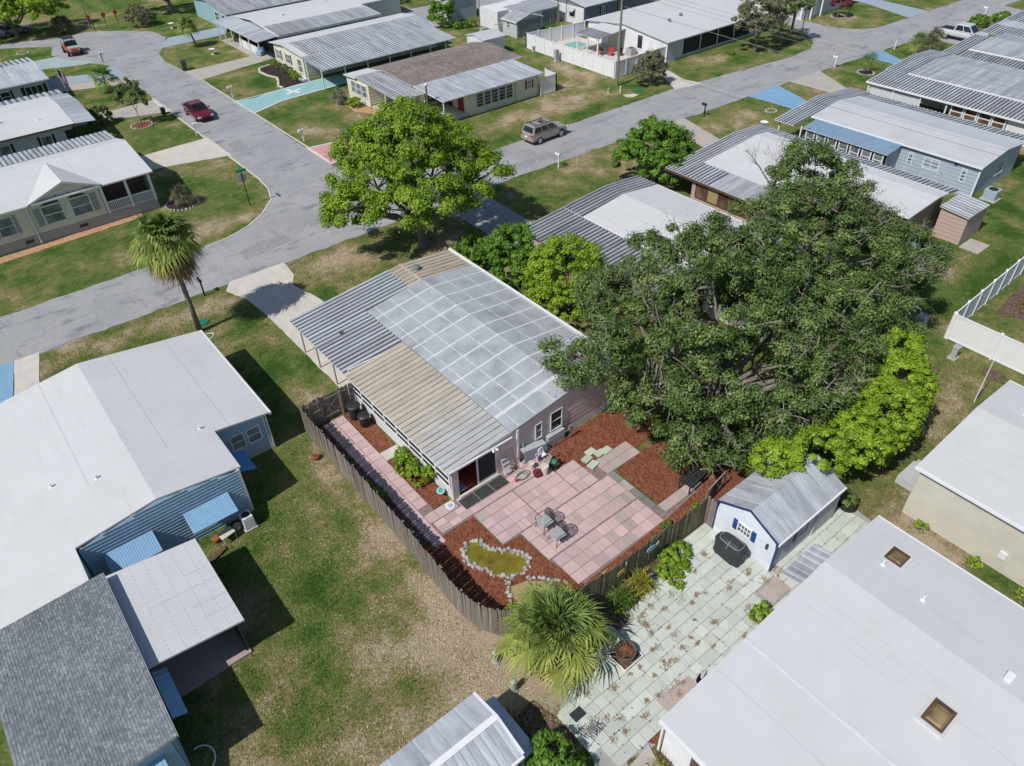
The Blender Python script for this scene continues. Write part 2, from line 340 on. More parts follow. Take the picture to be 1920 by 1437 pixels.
MT['pool'] = pool()
def carpaint(name, c): 
    t = NT(name); t.out(c, .28, .25, .5); t.bs.inputs['Coat Weight'].default_value = .7; t.bs.inputs['Coat Roughness'].default_value = .06; return t.m
MT['car_red'] = carpaint('dark_red_car_paint', (.16,.010,.022)); MT['car_tan'] = carpaint('champagne_car_paint', (.36,.325,.28)); MT['car_white'] = carpaint('white_car_paint', (.68,.70,.73)); MT['car_jeep'] = carpaint('orange_red_car_paint', (.42,.07,.04)); MT['car_grey'] = carpaint('grey_car_paint', (.25,.28,.31))
MT['tyre'] = plain('tyre_rubber', (.02,.02,.02), .85); MT['rim'] = plain('alloy_rim', (.45,.46,.47), .3, .1, 5, .6); MT['carglass'] = glass_mat('car_glass', (.012,.017,.02), .05); MT['lamp_red'] = plain('red_lamp', (.30,.02,.02), .3); MT['lamp_white'] = plain('clear_lamp', (.6,.6,.58), .2)
for nm, c in (('orange',(.75,.09,.03)),('green_plastic',(.02,.17,.10)),('maroon',(.12,.015,.03)),('cream',(.60,.58,.50)),('purple',(.22,.06,.32)),('yellow',(.60,.45,.06)),('teal_plastic',(.08,.33,.38)),('blue_shutter',(.02,.07,.24)),('red_shutter',(.22,.03,.03)),('black_shutter',(.02,.022,.026)),('grey_shutter',(.32,.32,.34)),('terracotta',(.30,.10,.05)),('brown_pot',(.14,.10,.08)),('stripe_red',(.50,.05,.06)),('navy',(.03,.05,.16)),('white_plastic',(.68,.69,.70)),('sign_green',(.01,.22,.13)),('grill_cover',(.035,.038,.042)),('ped_green',(.36,.40,.33)),('tile_red',(.42,.10,.045)),('hay',(.35,.27,.13)),('util_grey',(.36,.38,.39)),('rust',(.25,.10,.05)),('litter',(.26,.17,.11))):
    MT[nm] = plain(nm, c, .5, .12, 5)
# ================= GROUND =================
DRY = [ # x, y, rx, ry, amount : worn, brown or bare places of the lawn (+) and lush ones (-)
 (5,18,5.5,8,.23),(7.6,12.5,2.2,2.4,.46),(7.2,15.5,1.2,1.2,.25),(2.4,22.5,1,1.2,.2),(4.5,13.5,2,1.5,.25),(8.7,18,.5,5,.30),(8.6,25,.5,4,.35),(10.5,33.8,.9,1.6,.62),(11.2,31.8,.8,.8,.4),(3.2,26,1.2,.8,.40),(3,14,1,1,.2),(6.8,22.5,1.6,2.2,-.10),(5,20.5,1.0,2.6,-.30),(3.2,18.5,.8,2.2,-.3),(5.6,14.6,.8,.8,-.3),(4,11,1.6,1.2,-.15),
 (4,46.6,6,1.0,.38),(-4,46.6,4,1.2,.3),(10.6,46.5,1.3,1.4,.3),(10,43.5,1.2,1.2,.25),(10.5,37,1.6,3,-.22),(10.5,42,1.8,2.0,-.2),(5,43.2,4,.8,-.2),
 (21,45.5,4,2.2,.42),(18.5,41.8,2,1.5,.1),(25.5,43,2.5,2,.25),(24,46.8,4,.8,.2),
 (5,58,9,3,.12),(14,57.5,3,1.3,.32),(17.5,56.8,2,.8,.3),(18,61.5,2.5,3,-.18),(8,60.5,5,1.2,-.05),(11,56,6,.8,.25),
 (33,74,4,5,.1),(33,70,3,2,.25),(30,76,2,2,-.1),(33,90,3,3,-.15),(34,104,3,3,-.15),
 (47,58.5,6,2.2,.45),(52,60,5,2,.30),(58,64,5,6,.15),(59,71,2,4,.15),(48,55.6,9,.9,-.25),(58,57,3,1.5,.1),(75,57.4,6,1.7,.32),(80,55.5,8,1.2,-.12),(62,68,1.5,4,.2),
 (38,45,5,2,-.05),(47,46.5,5,1,.3),(40,46,3,1,.1),(36,41.5,3,1.2,.15),(66,43.5,5,2.5,.42),(76,44,3,2.5,.40),(84,44,3,2,.2),(62,45,2,1.2,-.1),
 (36,8.5,4,2.2,.50),(39.5,9.5,2,2,.2),(31,6.2,3,.6,.35),(29,7.8,3,1,.25),(46,15,4,4,-.05),(55,14,5,4,-.2),(47,9,4,2,-.02),(66,16,6,4,-.15),(52.5,11.5,2,1,.2),(27.5,5,.6,4,.25),
 (105,55,5,4,.1),(104,53,3,1,.35),(14,120,3,3,-.1),(30,128,6,4,-.1),(9.5,12.6,1.2,2.0,.75),(10.2,10.6,1.0,.8,.7),(8.4,9.6,.8,1.6,.4)]
DR = np.array(DRY)
_LR = np.random.RandomState(4); _LAT = _LR.rand(256,256)
def vnoise(x, y, s):
    """smooth value noise in [-1,1] with cell size s (metres)"""
    u, v = np.asarray(x)/s+1000.3, np.asarray(y)/s+1000.7; i, j = np.floor(u).astype(int), np.floor(v).astype(int); f, g = u-i, v-j; f = f*f*(3-2*f); g = g*g*(3-2*g)
    L = lambda a, b_: _LAT[a % 256, b_ % 256]
    return 2*((L(i,j)*(1-f)+L(i+1,j)*f)*(1-g)+(L(i,j+1)*(1-f)+L(i+1,j+1)*f)*g)-1
def dryness(x, y):
    d = np.full(np.shape(x), .42)
    for cx, cy, rx, ry, a in DRY: d = d + a*np.exp(-(((x-cx)/rx)**2 + ((y-cy)/ry)**2))
    d = d + .16*vnoise(x, y, 4.3) + .24*vnoise(x, y, 1.9) + .22*vnoise(x+31, y+17, .95)
    return np.clip(d, 0, 1.15)
def make_ground():
    xs = np.concatenate([[-3000,-600,-150], np.arange(-12,125,.6), [250,700,3000]]); ys = np.concatenate([[-3000,-600,-120], np.arange(-10,140,.6), [220,600,3000]])
    X, Y = np.meshgrid(xs, ys); n, m = len(xs), len(ys)
    v = np.stack([X.ravel(), Y.ravel(), np.zeros(n*m)], 1)
    i = np.arange(m-1)[:,None]*n + np.arange(n-1)[None,:]; q = np.stack([i, i+1, i+n+1, i+n], -1).reshape(-1,4)
    me = bpy.data.meshes.new('ground'); me.from_pydata(v.tolist(), [], q.tolist()); me.materials.append(MT['grass'])
    a = me.attributes.new('dry', 'FLOAT', 'POINT'); a.data.foreach_set('value', dryness(X.ravel(), Y.ravel()).astype(np.float32))
    o = bpy.data.objects.new('ground', me); COL.objects.link(o); o['kind'] = 'structure'
make_ground()
def sheet(name, pts, z, m, jit=0):
    """flat paved sheet with a little thickness; jit roughens the edge like real lawn edges"""
    if jit:
        q = []
        for i in range(len(pts)):
            a, c = pts[i], pts[(i+1) % len(pts)]; L = math.hypot(c[0]-a[0], c[1]-a[1]); k = max(1, int(L/.6))
            for j in range(k):
                t = j/k; q.append((a[0]+(c[0]-a[0])*t + RNG.uniform(-jit,jit), a[1]+(c[1]-a[1])*t + RNG.uniform(-jit,jit)))
        pts = q
    return struct(name, B().prism(pts, -.05, z), m)
MAIN_S = [(-300,48.6),(-40,48.4),(12,48.2),(40,48.15),(60,47.3),(80,46.7),(95,46.0),(108,45.0),(125,45.4),(200,45),(600,43)]
MAIN_N = [(600,49),(200,50.6),(125,51.0),(111,51.3),(103.8,51.7),(101.6,52.6),(100.2,54.4),(99.5,57),(100,61),(103,75),(112,110),(130,180),(123,180),(105,110),(98,66),(96.5,60),(94.1,56),(92,53.6),(89.7,52.4),(84.7,52.0),(76,53.0),(66.7,54.0),(42,54.2),(13,54.5),(-40,54.5),(-300,54.6)]
sheet('main_street', MAIN_S+MAIN_N, .020, MT['asphalt'], .10)
SIDE = [(11,54.2),(12.9,54.5),(15,54.75),(16.8,55.4),(18.75,56.8),(20.4,58.7),(21.15,60.9),(21.4,65.7),(21.45,90),(21.5,108),(19.6,111.5),(17.6,115),(17.0,118.5),(18,122.7),(14,126),(5,131),(6.5,133),(16,128.2),(20.5,126.4),(23.6,127.3),(25.3,126.2),(28.2,123.8),(31.0,120.2),(31.3,116.2),(29.3,111.6),(27.9,109),(27.3,105),(27.6,100),(27.95,90),(27.9,80),(27.75,67),(27.7,61.5),(29,57.6),(31.5,55.4),(35.5,54.3),(36,53.9)]
sheet('side_street', SIDE, .016, MT['asphalt'], .07)
for pts in ([(14.5,50.6),(18.6,51.0),(18.4,52.3),(16.5,52.6),(14.6,51.9)],[(40,49.6),(44.5,49.4),(44.4,50.3),(40.2,50.4)],[(70,48.6),(74,48.2),(74,49.1),(70.3,49.4)],[(24.6,88),(26.2,88.2),(26.0,91.5),(24.8,91.2)],[(22.2,70.5),(23.5,70.4),(23.8,73.4),(22.4,73.2)]): sheet('asphalt_patch', pts, .0245, MT['asphalt_dark'], .06)
sheet('back_street', [(62,98.6),(140,92),(140,98),(62,105)], .02, MT['asphalt'])
struct('kerb', B().prism([(21.24,63),(21.4,63),(21.43,92),(21.27,92)], -.03, .05), MT['concrete_l'])
struct('kerb', B().prism([(27.9,64),(28.05,64),(28.08,94),(27.93,94)], -.03, .05), MT['concrete_l'])
b = B()
pts = [(21.14,60.9),(20.4,58.7),(18.75,56.8),(16.8,55.4),(15,54.75),(13,54.5)]
for (x0,y0),(x1,y1) in zip([(21.3,63)]+pts[:-1], pts): b.prism([(x0,y0),(x1,y1),(x1-.1,y1+.12),(x0-.1,y0+.1)], -.03, .04)
struct('kerb', b, MT['concrete_l'])
DW = {
 'central': ([(12.3,48.35),(16.5,48.3),(16.25,46.2),(15.6,45.0),(16.2,42),(16.3,38),(16.3,31.2),(12.55,31.2),(12.55,42.6),(12.3,45.5),(11.6,47.4)], 'concrete_l'),
 'h2_blue': ([(-3.6,48.55),(-1.85,48.5),(-2.75,44.2),(-3.2,40.2),(-7,40.2),(-7,48.55)], 'blue_paint'),
 'h2_conc': ([(-1.80,48.5),(-.35,48.45),(-1.15,44.9),(-1.4,40.2),(-3.1,40.2),(-2.68,44.3)], 'concrete_l'),
 'aqua': ([(27.75,84.5),(27.8,79.2),(29.8,79.9),(32,80.8),(39,81.15),(52,81.2),(52,84.7),(35.2,84.7),(32,84.4),(30,83.9)], 'aqua'),
 'h19': ([(27.5,98.9),(27.8,94.2),(30,94.7),(33.7,95.5),(39,96.3),(46,96.3),(46,99.9),(38.3,99.9),(38.1,109.2),(36.4,109.0),(36.4,99.2),(31.2,98.9)], 'concrete'),
 'h20': ([(28.6,111.2),(31.4,115.6),(39,115.8),(39,111.6)], 'bluegrey_paint'),
 'pink': ([(27.6,66.9),(28.9,66.7),(34,65.7),(41,65.6),(41,62.8),(29.2,62.2),(27.6,61.7)], 'pink_paint'),
 'h14': ([(21.6,76.1),(15.2,76.0),(13.2,76.6),(5,76.6),(5,73.6),(13.2,73.6),(14.2,72),(15.7,71.9),(21.6,70.2)], 'concrete_l'),
 'h15': ([(21.6,91.4),(16.9,91.0),(15.2,92.5),(10,93),(10,88.8),(15.2,88.6),(17.0,87.7),(21.6,86.1)], 'concrete'),
 'h16_blue': ([(21.6,108),(20.4,107.1),(18.4,106.2),(14.4,108.2),(9,108.3),(9,104.6),(16,103.8),(21.7,102.4)], 'bluegrey_paint'),
 'h16_conc': ([(21.7,102.3),(16,103.7),(11,104.4),(13,102),(16.5,100.8),(21.7,99)], 'concrete'),
 'h16_teal': ([(20.6,111.2),(18.2,114.4),(17.1,117.2),(14.5,117.3),(8,118.2),(8,114.4),(14.8,112.5),(19,111.0)], 'teal_paint'),
 'h8': ([(35.2,48.3),(30.2,48.3),(30.5,44.5),(30.4,34),(34.4,34),(34.3,41.3),(34.5,46.8)], 'concrete_g'),
 'h9': ([(60.2,47.4),(57.4,47.5),(56.6,44.6),(55.8,41),(55.6,36),(59,36),(58.4,41.2)], 'concrete'),
 'h10_blue': ([(75.2,46.9),(70,47.1),(70.3,44.5),(70.2,36),(73.6,36),(73.1,41.4)], 'blue_paint'),
 'h10_conc': ([(82.8,46.7),(77.2,46.9),(77.3,41.2),(77.2,34),(80.6,34),(79.9,41.6)], 'concrete'),
 'h11_blue': ([(95,46.1),(91.4,46.3),(90.9,42.1),(90.5,36),(93.5,36),(93.2,42.8)], 'blue_paint'),
 'truck': ([(109,45.1),(103.6,45.4),(103.4,36),(108,36),(108,42)], 'concrete_g'),
 'far': ([(116,51.1),(111,51.4),(114,59.8),(116,70),(120,70),(117.2,59.8)], 'bluegrey_paint'),
 'far2': ([(119,45.3),(126,45.4),(124,38),(120,38)], 'concrete_g'),
 'white_house_path': ([(66.0,53.8),(69.8,53.0),(69.3,55.4),(70.4,58.6),(69.2,59),(66.8,55)], 'concrete_l')}
for k, (p, m) in DW.items(): sheet('driveway' if 'path' not in k else 'path', p, .030, MT[m], .03)
# painted borders and star on the aqua driveway
b = B()
for a, c in (((27.95,84.35),(32,84.3)),((32,84.3),(39,84.6)),((27.9,79.35),(32,80.95)),((32,80.95),(39,81.25)),((28.0,79.4),(28.0,84.4))):
    d = Vector((c[0]-a[0], c[1]-a[1], 0)); n = Vector((-d.y, d.x, 0)).normalized()*.09
    b.obox(((a[0]+c[0])/2,(a[1]+c[1])/2,.03), d/2, n, (0,0,.006))
for t in (.35, .35+math.pi/2):
    d = Vector((math.cos(t), math.sin(t), 0)); b.obox((34.3,82.85,.03+t*.002), d*1.05, Vector((-d.y,d.x,0))*.22, (0,0,.006))
struct('painted_marking', b, MT['white_paint'])
b = B()
for a, c in (((27.7,66.75),(31,66.2)),((27.7,61.85),(30,62.35)),((27.85,61.9),(27.85,66.7))):
    d = Vector((c[0]-a[0], c[1]-a[1], 0)); n = Vector((-d.y, d.x, 0)).normalized()*.09
    b.obox(((a[0]+c[0])/2,(a[1]+c[1])/2,.03), d/2, n, (0,0,.006))
struct('painted_marking', b, MT['white_paint'])
b = B()
for t in (.5, .5+math.pi/2):
    d = Vector((math.cos(t), math.sin(t), 0)); b.obox((17.7,89.3,.03+t*.002), d*.8, Vector((-d.y,d.x,0))*.12, (0,0,.006))
struct('painted_marking', b, MT['asphalt'])
b = B(); b.prism([(21.0,86.3),(21.15,86.3),(21.25,91.2),(21.1,91.2)], .03, .036); struct('painted_marking', b, MT['white_paint'])
# beds
def bed(pts, m, z=.035, name='mulch_bed', jit=.05): return sheet(name, pts, z, MT[m], jit)
bed([(9.35,30.4),(10.2,30.4),(10.2,19.9),(9.35,19.9)], 'mulch_brown')
bed([(11.55,30.45),(12.5,30.45),(12.5,26.5),(11.55,26.5)], 'mulch', jit=.02)
bed([(11.55,25.6),(12.5,25.6),(12.5,21.4),(11.45,21.4)], 'mulch', jit=.02)
bed([(9.45,19.75),(12.7,19.75),(12.75,17.42),(13.7,17.35),(13.8,15.4),(14.2,13.6),(21.9,14.0),(22.0,12.6),(13,12.55),(10.3,13.8),(9.55,14.6),(9.4,16)], 'mulch', .030)
bed([(18.3,21.05),(24.4,21.05),(24.4,17.9),(21.9,17.9),(21.4,18.45),(19.0,18.4),(18.2,19.8)], 'mulch', .033)
bed([(20.15,17.4),(21.7,17.75),(24.5,17.2),(24.5,14.6),(20.15,14.5)], 'mulch', .033)
bed([(21.9,14.6),(24.6,14.6),(25.2,12.3),(21.9,12.2)], 'mulch', .028)
bed([(13.5,12.3),(21,12.3),(20.9,11.9),(18.9,11.95),(17.3,11.5),(15,11.2),(14,10.9),(13.2,11.0)], 'mulch_brown', .02)
bed([(10.3,6.95),(11.4,6.35),(11.45,5.9),(10.2,4.0),(9.6,5)], 'mulch_brown', .02); bed([(11.5,6.6),(12.6,6.6),(12.55,7.25),(11.6,7.4),(11.1,7.0)], 'mulch', .037)
bed([(9.0,10.9),(9.5,9.0),(8.4,7.6),(7.4,8.6),(8.0,10.8)], 'mulch_brown', .018)
bed([(-2,62.45),(11,62.95),(11,63.75),(-2,63.45)], 'mulch_orange', .03, 'gravel_strip', .04)
bed([(36.6,93.6),(35.1,93.3),(34.6,91),(35.2,88.4),(34.0,85.5),(34.1,84.75),(37.3,84.75),(37.3,93.4)], 'mulch_dark')
b = B(); kp = [(36.5,93.95),(35.0,93.55),(34.4,92.2),(34.5,90.4),(35.0,88.6),(34.5,87.2),(33.8,85.7),(33.95,84.8)]
for (x0,y0),(x1,y1) in zip(kp[:-1], kp[1:]):
    d = Vector((x1-x0,y1-y0,0)); n = Vector((-d.y,d.x,0)).normalized()*.13; b.obox(((x0+x1)/2,(y0+y1)/2,.05), d*.53, n, (0,0,.07))
struct('kerb', b, MT['concrete_l'])
ring = lambda cx, cy, r, n=18, ex=1: [(cx+r*ex*math.cos(2*math.pi*i/n), cy+r*math.sin(2*math.pi*i/n)) for i in range(n)]
bed(ring(17.7,84.2,.95), 'mulch'); bed(ring(14.3,63.2,1.25), 'mulch_dark'); bed(ring(85.9,42.8,.8), 'mulch_dark'); bed(ring(104.9,58.3,.9), 'mulch_dark')
bed([(38,72.6),(36.6,74.4),(36.2,72.6),(37.2,70.5),(39.4,66),(39.9,66.4),(38.2,70.6)], 'mulch_orange', .03, 'gravel_strip')
bed([(38.6,12.0),(40.2,11.9),(40.5,10.8),(39,10.6)], 'mulch_brown', .02); bed(ring(42.3,8.6,.6), 'mulch_brown', .02)
bed([(48.6,11.4),(54.5,11.9),(55.5,9.6),(52,8.6),(49.4,9.6)], 'mulch_brown', .02)
# pebble-edge ring stones
def ring_stones(cx, cy, r, n, label, z=.05, s=.12, ex=1):
    t = thing('stone_ring', label, 'stone ring', (cx,cy,0)); me = mesh('stone', B().lathe((0,0,0), [(s*.9,-.05),(s*1.05,.04),(s*.8,.11),(s*.3,.14)], 7), MT['stone'])
    for i in range(n):
        a = 2*math.pi*i/n; inst('stone', me, t, (r*ex*math.cos(a), r*math.sin(a), 0), RNG.random()*6, (RNG.uniform(.8,1.3), RNG.uniform(.7,1.1), RNG.uniform(.7,1.2)))
ring_stones(17.7,84.2,1.05,22,'pale stone ring round the staked young tree by the red car'); ring_stones(85.9,42.8,.9,20,'white stone ring round two little palms in the far lawn'); ring_stones(104.9,58.3,1.0,20,'white stone ring under the wine red shrub'); ring_stones(14.3,63.2,1.35,26,'stone edging round the fan palm beside the cream house porch')
# ---------------- pavers
def pavers(name, cells, m, th=.05, gap=.006, z=.025, parent=None):
    """cells: (x0,x1,y0,y1[,material]) ; each paver is its own piece"""
    cache = {}
    for c in cells:
        x0, x1, y0, y1 = c[:4]; mm = c[4] if len(c) > 4 else m
        w_, h_ = round(x1-x0,3), round(y1-y0,3); key = (w_, h_, mm)
        if key not in cache:
            a, d = w_/2-gap, h_/2-gap
            bb = B(); bb.hexa([(-a,-d,0),(a,-d,0),(a,d,0),(-a,d,0),(-a+.006,-d+.006,th),(a-.006,-d+.006,th),(a-.006,d-.006,th),(-a+.006,d-.006,th)])
            cache[key] = mesh('paver', bb, MT[mm])
        o = inst('paver', cache[key], parent, ((x0+x1)/2, (y0+y1)/2, z + RNG.uniform(-.006,.006))); o.rotation_euler = (RNG.uniform(-.006,.006), RNG.uniform(-.006,.006), RNG.uniform(-.006,.006))
base = struct('patio', B().prism([(10.2,30.4),(11.5,30.4),(11.5,21.3),(12.6,21.2),(18.3,21.2),(18.3,19.7),(19.1,18.6),(22.0,18.6),(22.0,17.5),(20.05,17.5),(20.05,14.5),(22.8,14.5),(22.8,13.9),(19.65,13.6),(14.2,13.5),(13.85,15.4),(13.8,17.4),(12.8,17.45),(12.75,19.75),(10.2,19.75)], -.03, .036), MT['patio_base'])
cells = []
y = 30.35
while y > 21.9: cells.append((10.88,11.48,y-.61,y,'paver_pink' if RNG.random()>.08 else 'paver_tan')); y -= .61
for i in range(12):                      # rows along the door
    x = 11.0+i*.61
    for j in range(2): cells.append((x, x+.61, 19.84+j*.4, 19.84+(j+1)*.4-.0))
for i in range(3): cells.append((10.88+i*.56, 10.88+(i+1)*.56, 20.68, 21.3))
def block(x0, x1, y0, y1, step=.61, skip=None):
    nx, ny = max(1, round((x1-x0)/step)), max(1, round((y1-y0)/step)); dx, dy = (x1-x0)/nx, (y1-y0)/ny
    for i in range(nx):
        for j in range(ny):
            cx, cy = x0+(i+.5)*dx, y0+(j+.5)*dy
            if skip and skip(cx, cy): continue
            mm = 'paver_pink'
            if 16.9 < cx < 18.6 and 13.9 < cy < 15.2 and RNG.random() < .35: mm = 'paver_tan'
            elif RNG.random() < .03: mm = 'paver_tan'
            if RNG.random() < .22: cells.extend([(x0+i*dx, cx, y0+j*dy, y0+(j+1)*dy, mm), (cx, x0+(i+1)*dx, y0+j*dy, y0+(j+1)*dy, mm)])
            else: cells.append((x0+i*dx, x0+(i+1)*dx, y0+j*dy, y0+(j+1)*dy, mm))
block(12.80,15.20,17.50,19.78); block(15.26,17.68,17.50,19.78); block(17.74,19.0,17.50,19.4, skip=lambda x,y: x+y > 38.0)
block(13.85,16.70,15.44,17.44); block(16.70,19.60,15.44,17.44); block(14.0,16.7,13.62,15.38); block(16.7,19.58,13.62,15.38)
for i in range(4): cells.append((19.64,20.02,14.48+i*.75,14.48+(i+1)*.75,'paver_grey' if i != 2 else 'paver_tan'))
for i in range(4): cells.append((19.66+i*.6,20.26+i*.6,17.5,18.05,'paver_tan')); cells.append((19.66+i*.6,20.26+i*.6,18.05,18.6,'paver_tan'))
for i in range(5): cells.append((20.06+i*.55,20.61+i*.55,13.92,14.46,'paver_pink' if i%2 else 'paver_tan'))
for i in range(5): cells.append((12.7+i*.56, 12.7+(i+1)*.56, 20.66, 21.16))
y = 30.35
while y > 19.9: cells.append((10.24,10.86,y-.61,y,'paver_pink' if RNG.random()>.15 else 'paver_tan')); y -= .61
for i in range(3): cells.append((15.6+i*.7,16.3+i*.7,20.66,21.2,'paver_pink'))
pavers('paver', cells, 'paver_pink', parent=base)
struct('path', B().prism([(11.5,26.42),(12.55,26.42),(12.55,25.7),(11.5,25.7)], -.03, .05), MT['concrete_l'])
for i, nm in enumerate(('nearest the corner post','in the middle','nearest the step ladder')):
    x0 = 12.72+i*.92; tag(part('door_mat', B().box(x0,x0+.88,20.28,20.98,.078,.10), MT['rubber']), 'dark rubber mat before the sliding door, one %s' % nm, 'mat', 'rubber mats at the sliding door')
# loose pale slabs beside the red mulch
for i, (x, y, r) in enumerate(((19.55,18.95,.15),(20.05,19.2,.05),(19.5,18.45,.2),(20.35,18.82,.0),(20.75,18.75,.1))):
    tag(part('loose_paver', B().obox((x,y,.10+i*.004), (.28*math.cos(r),.28*math.sin(r),0), (-.2*math.sin(r),.2*math.cos(r),0), (0,0,.03)), MT['paver_lime']), 'pale lime slab on the red mulch by the patio edge, '+('nearest the patio','farthest left','lowest of the pile','second from the right','rightmost')[i], 'slab', 'loose lime slabs on the mulch')
# green patio of the neighbour
gb = struct('patio', B().prism([(9.6,9.95),(10.4,10.55),(13.2,10.9),(14.2,10.9),(15.3,11.3),(17.2,11.5),(18.9,12.0),(20.9,11.9),(20.9,8.7),(27.2,8.6),(27.0,7.1),(24.9,6.7),(11.1,6.7),(10.2,7.0),(8.9,5.2),(8.6,6.5),(9.5,8.3)], -.03, .030), MT['concrete_g'])
cells = []; s = .485; used = set()
for i in range(0, 37):
    for j in range(0, 12):
        if (i,j) in used: continue
        x0, y0 = 9.3+i*s, 6.45+j*s
        def inside(xx, yy):
            if xx > 20.85 and yy > 8.65: return False
            if xx > 26.9: return False
            lim = 9.9 + (xx-9.6)*.32 if xx < 13.5 else (10.9 if xx < 14.3 else 11.0+(xx-14.3)*.24)
            lo = 6.7 if xx > 11 else 6.7+max(0,(11-xx))*.15
            if 12.55 < xx < 13.6 and 9.45 < yy < 10.4: return False
            return lo < yy < lim and (xx > 9.9 or yy > 8.0 or yy < 0)
        if not inside(x0+s/2, y0+s/2): continue
        mm = 'paver_green'
        if 19.7 < x0+s/2 < 21.0 and 7.4 < y0+s/2 < 8.3: continue
        if RNG.random() < .28 and inside(x0+1.5*s, y0+s/2) and (i+1,j) not in used and not (19.2 < x0+s < 21.0 and 7.4 < y0 < 8.3):
            used.add((i+1,j)); cells.append((x0, x0+2*s, y0, y0+s, mm))
        else: cells.append((x0, x0+s, y0, y0+s, mm))
print('green pavers', len(cells))
pavers('paver', cells, 'paver_green', th=.045, gap=.004, parent=gb)
struct('path', B().prism([(19.72,8.24),(20.94,8.24),(20.94,7.5),(19.72,7.5)], -.03, .085), MT['paver_tan']); struct('path', B().prism([(12.66,7.85),(14.4,7.7),(14.4,7.1),(12.66,7.2)], -.03, .085), MT['paver_tan']); struct('path', B().prism([(9.95,6.75),(11.2,6.85),(10.3,4.2),(9.2,4.6)], -.03, .088), MT['concrete'])
# leaf litter: twigs and dead leaves swept over the green patio (uncountable)
b = B(); rr = random.Random(3)
for cx, cy, k, sp in ((14.6,9.6,60,.35),(13.9,8.6,120,.45),(17.6,10.2,70,.5),(18.9,10.9,110,.5),(19.6,9.2,90,.4),(16.2,8.6,70,.5),(15.4,10.2,50,.4),(20.9,8.4,60,.3),(13.6,7.6,70,.3),(12,8.3,60,.9),(16,9.4,140,2.2),(11,8.6,60,.8),(18,11.4,90,.6),(22.6,8.45,70,.5),(17.6,8.0,80,.8)):
    subs = [(cx+rr.gauss(0,sp*1.2), cy+rr.gauss(0,sp*.7), rr.uniform(.03,.13)) for _s in range(max(2,k//14))]
    for _ in range(k*2):
        sx, sy, ss = subs[rr.randrange(len(subs))]
        x, y = sx+rr.gauss(0,ss), sy+rr.gauss(0,ss*.7); a = rr.random()*6.3; L = rr.uniform(.015,.06) if rr.random() < .85 else rr.uniform(.08,.16); W2 = rr.uniform(.006,.018)
        if not (9.8 < x < 26 and 6.8 < y < 11.6) : continue
        u = Vector((math.cos(a),math.sin(a),rr.uniform(-.1,.2)))*L; n = Vector((-math.sin(a),math.cos(a),0))*W2; c = Vector((x,y,.088))
        b.poly([c-u-n, c+u-n*.3, c+u+n*.3, c-u+n])
part('leaf_litter', b, MT['litter'], kind='stuff')
b = B()
for _ in range(420):                     # weeds and moss specks growing in the joints
    x, y = 9.3+.485*rr.randrange(0,36)+rr.gauss(0,.02), rr.uniform(6.8,11.6)
    if rr.random() < .5: x, y = rr.uniform(9.8,26.5), 6.45+.485*rr.randrange(1,11)+rr.gauss(0,.02)
    if x > 20.8 and y > 8.6 or y > 9.9+max(0,x-9.6)*.2 or (x < 10.2 and y < 8): continue
    for _k in range(rr.randrange(2,6)):
        c = Vector((x+rr.gauss(0,.025), y+rr.gauss(0,.025), .082)); a = rr.random()*6.3; u = Vector((math.cos(a),math.sin(a),.6))*rr.uniform(.02,.05); n = Vector((-math.sin(a),math.cos(a),0))*.014; b.poly([c-n,c+n,c+u])
part('joint_weeds', b, MT['mulch_dark'], kind='stuff')
# ================= BUILDINGS =================
def fp(face, c, u, z, off=0.0):
    return {'S':(u,c-off,z),'N':(u,c+off,z),'W':(c-off,u,z),'E':(c+off,u,z)}[face]
def urange(prof, z):
    lo = hi = None
    for (u0,z0),(u1,z1) in zip(prof[:-1], prof[1:]):
        for t in ((0,1) if z0 >= z and z1 >= z else ((0,(z-z0)/(z1-z0)) if z0 >= z > z1 else (((z-z0)/(z1-z0),1) if z1 >= z > z0 else ()))):
            u = u0+(u1-u0)*t; lo = u if lo is None else min(lo,u); hi = u if hi is None else max(hi,u)
    return lo, hi
def siding_face(b, face, c, prof, z0=0.0, step=.18, lap=.032, mi=0):
    zt = max(p[1] for p in prof); z = z0
    while z < zt-1e-3:
        z1 = min(z+step, zt-1e-4); a, d = urange(prof, z+1e-4), urange(prof, z1)
        if a[0] is None or d[0] is None: break
        b.poly([fp(face,c,a[0],z,lap), fp(face,c,a[1],z,lap), fp(face,c,d[1],z1,.003), fp(face,c,d[0],z1,.003)], mi)
        b.poly([fp(face,c,a[0],z,.003), fp(face,c,a[1],z,.003), fp(face,c,a[1],z,lap), fp(face,c,a[0],z,lap)], mi)
        z = z1
def fbox(b, face, c, u0, u1, z0, z1, o0, o1, mi=0):
    if face in 'SN':
        s = -1 if face == 'S' else 1; ya, yb = sorted((c+s*o0, c+s*o1)); b.box(u0,u1,ya,yb,z0,z1,mi)
    else:
        s = -1 if face == 'W' else 1; xa, xb = sorted((c+s*o0, c+s*o1)); b.box(xa,xb,u0,u1,z0,z1,mi)
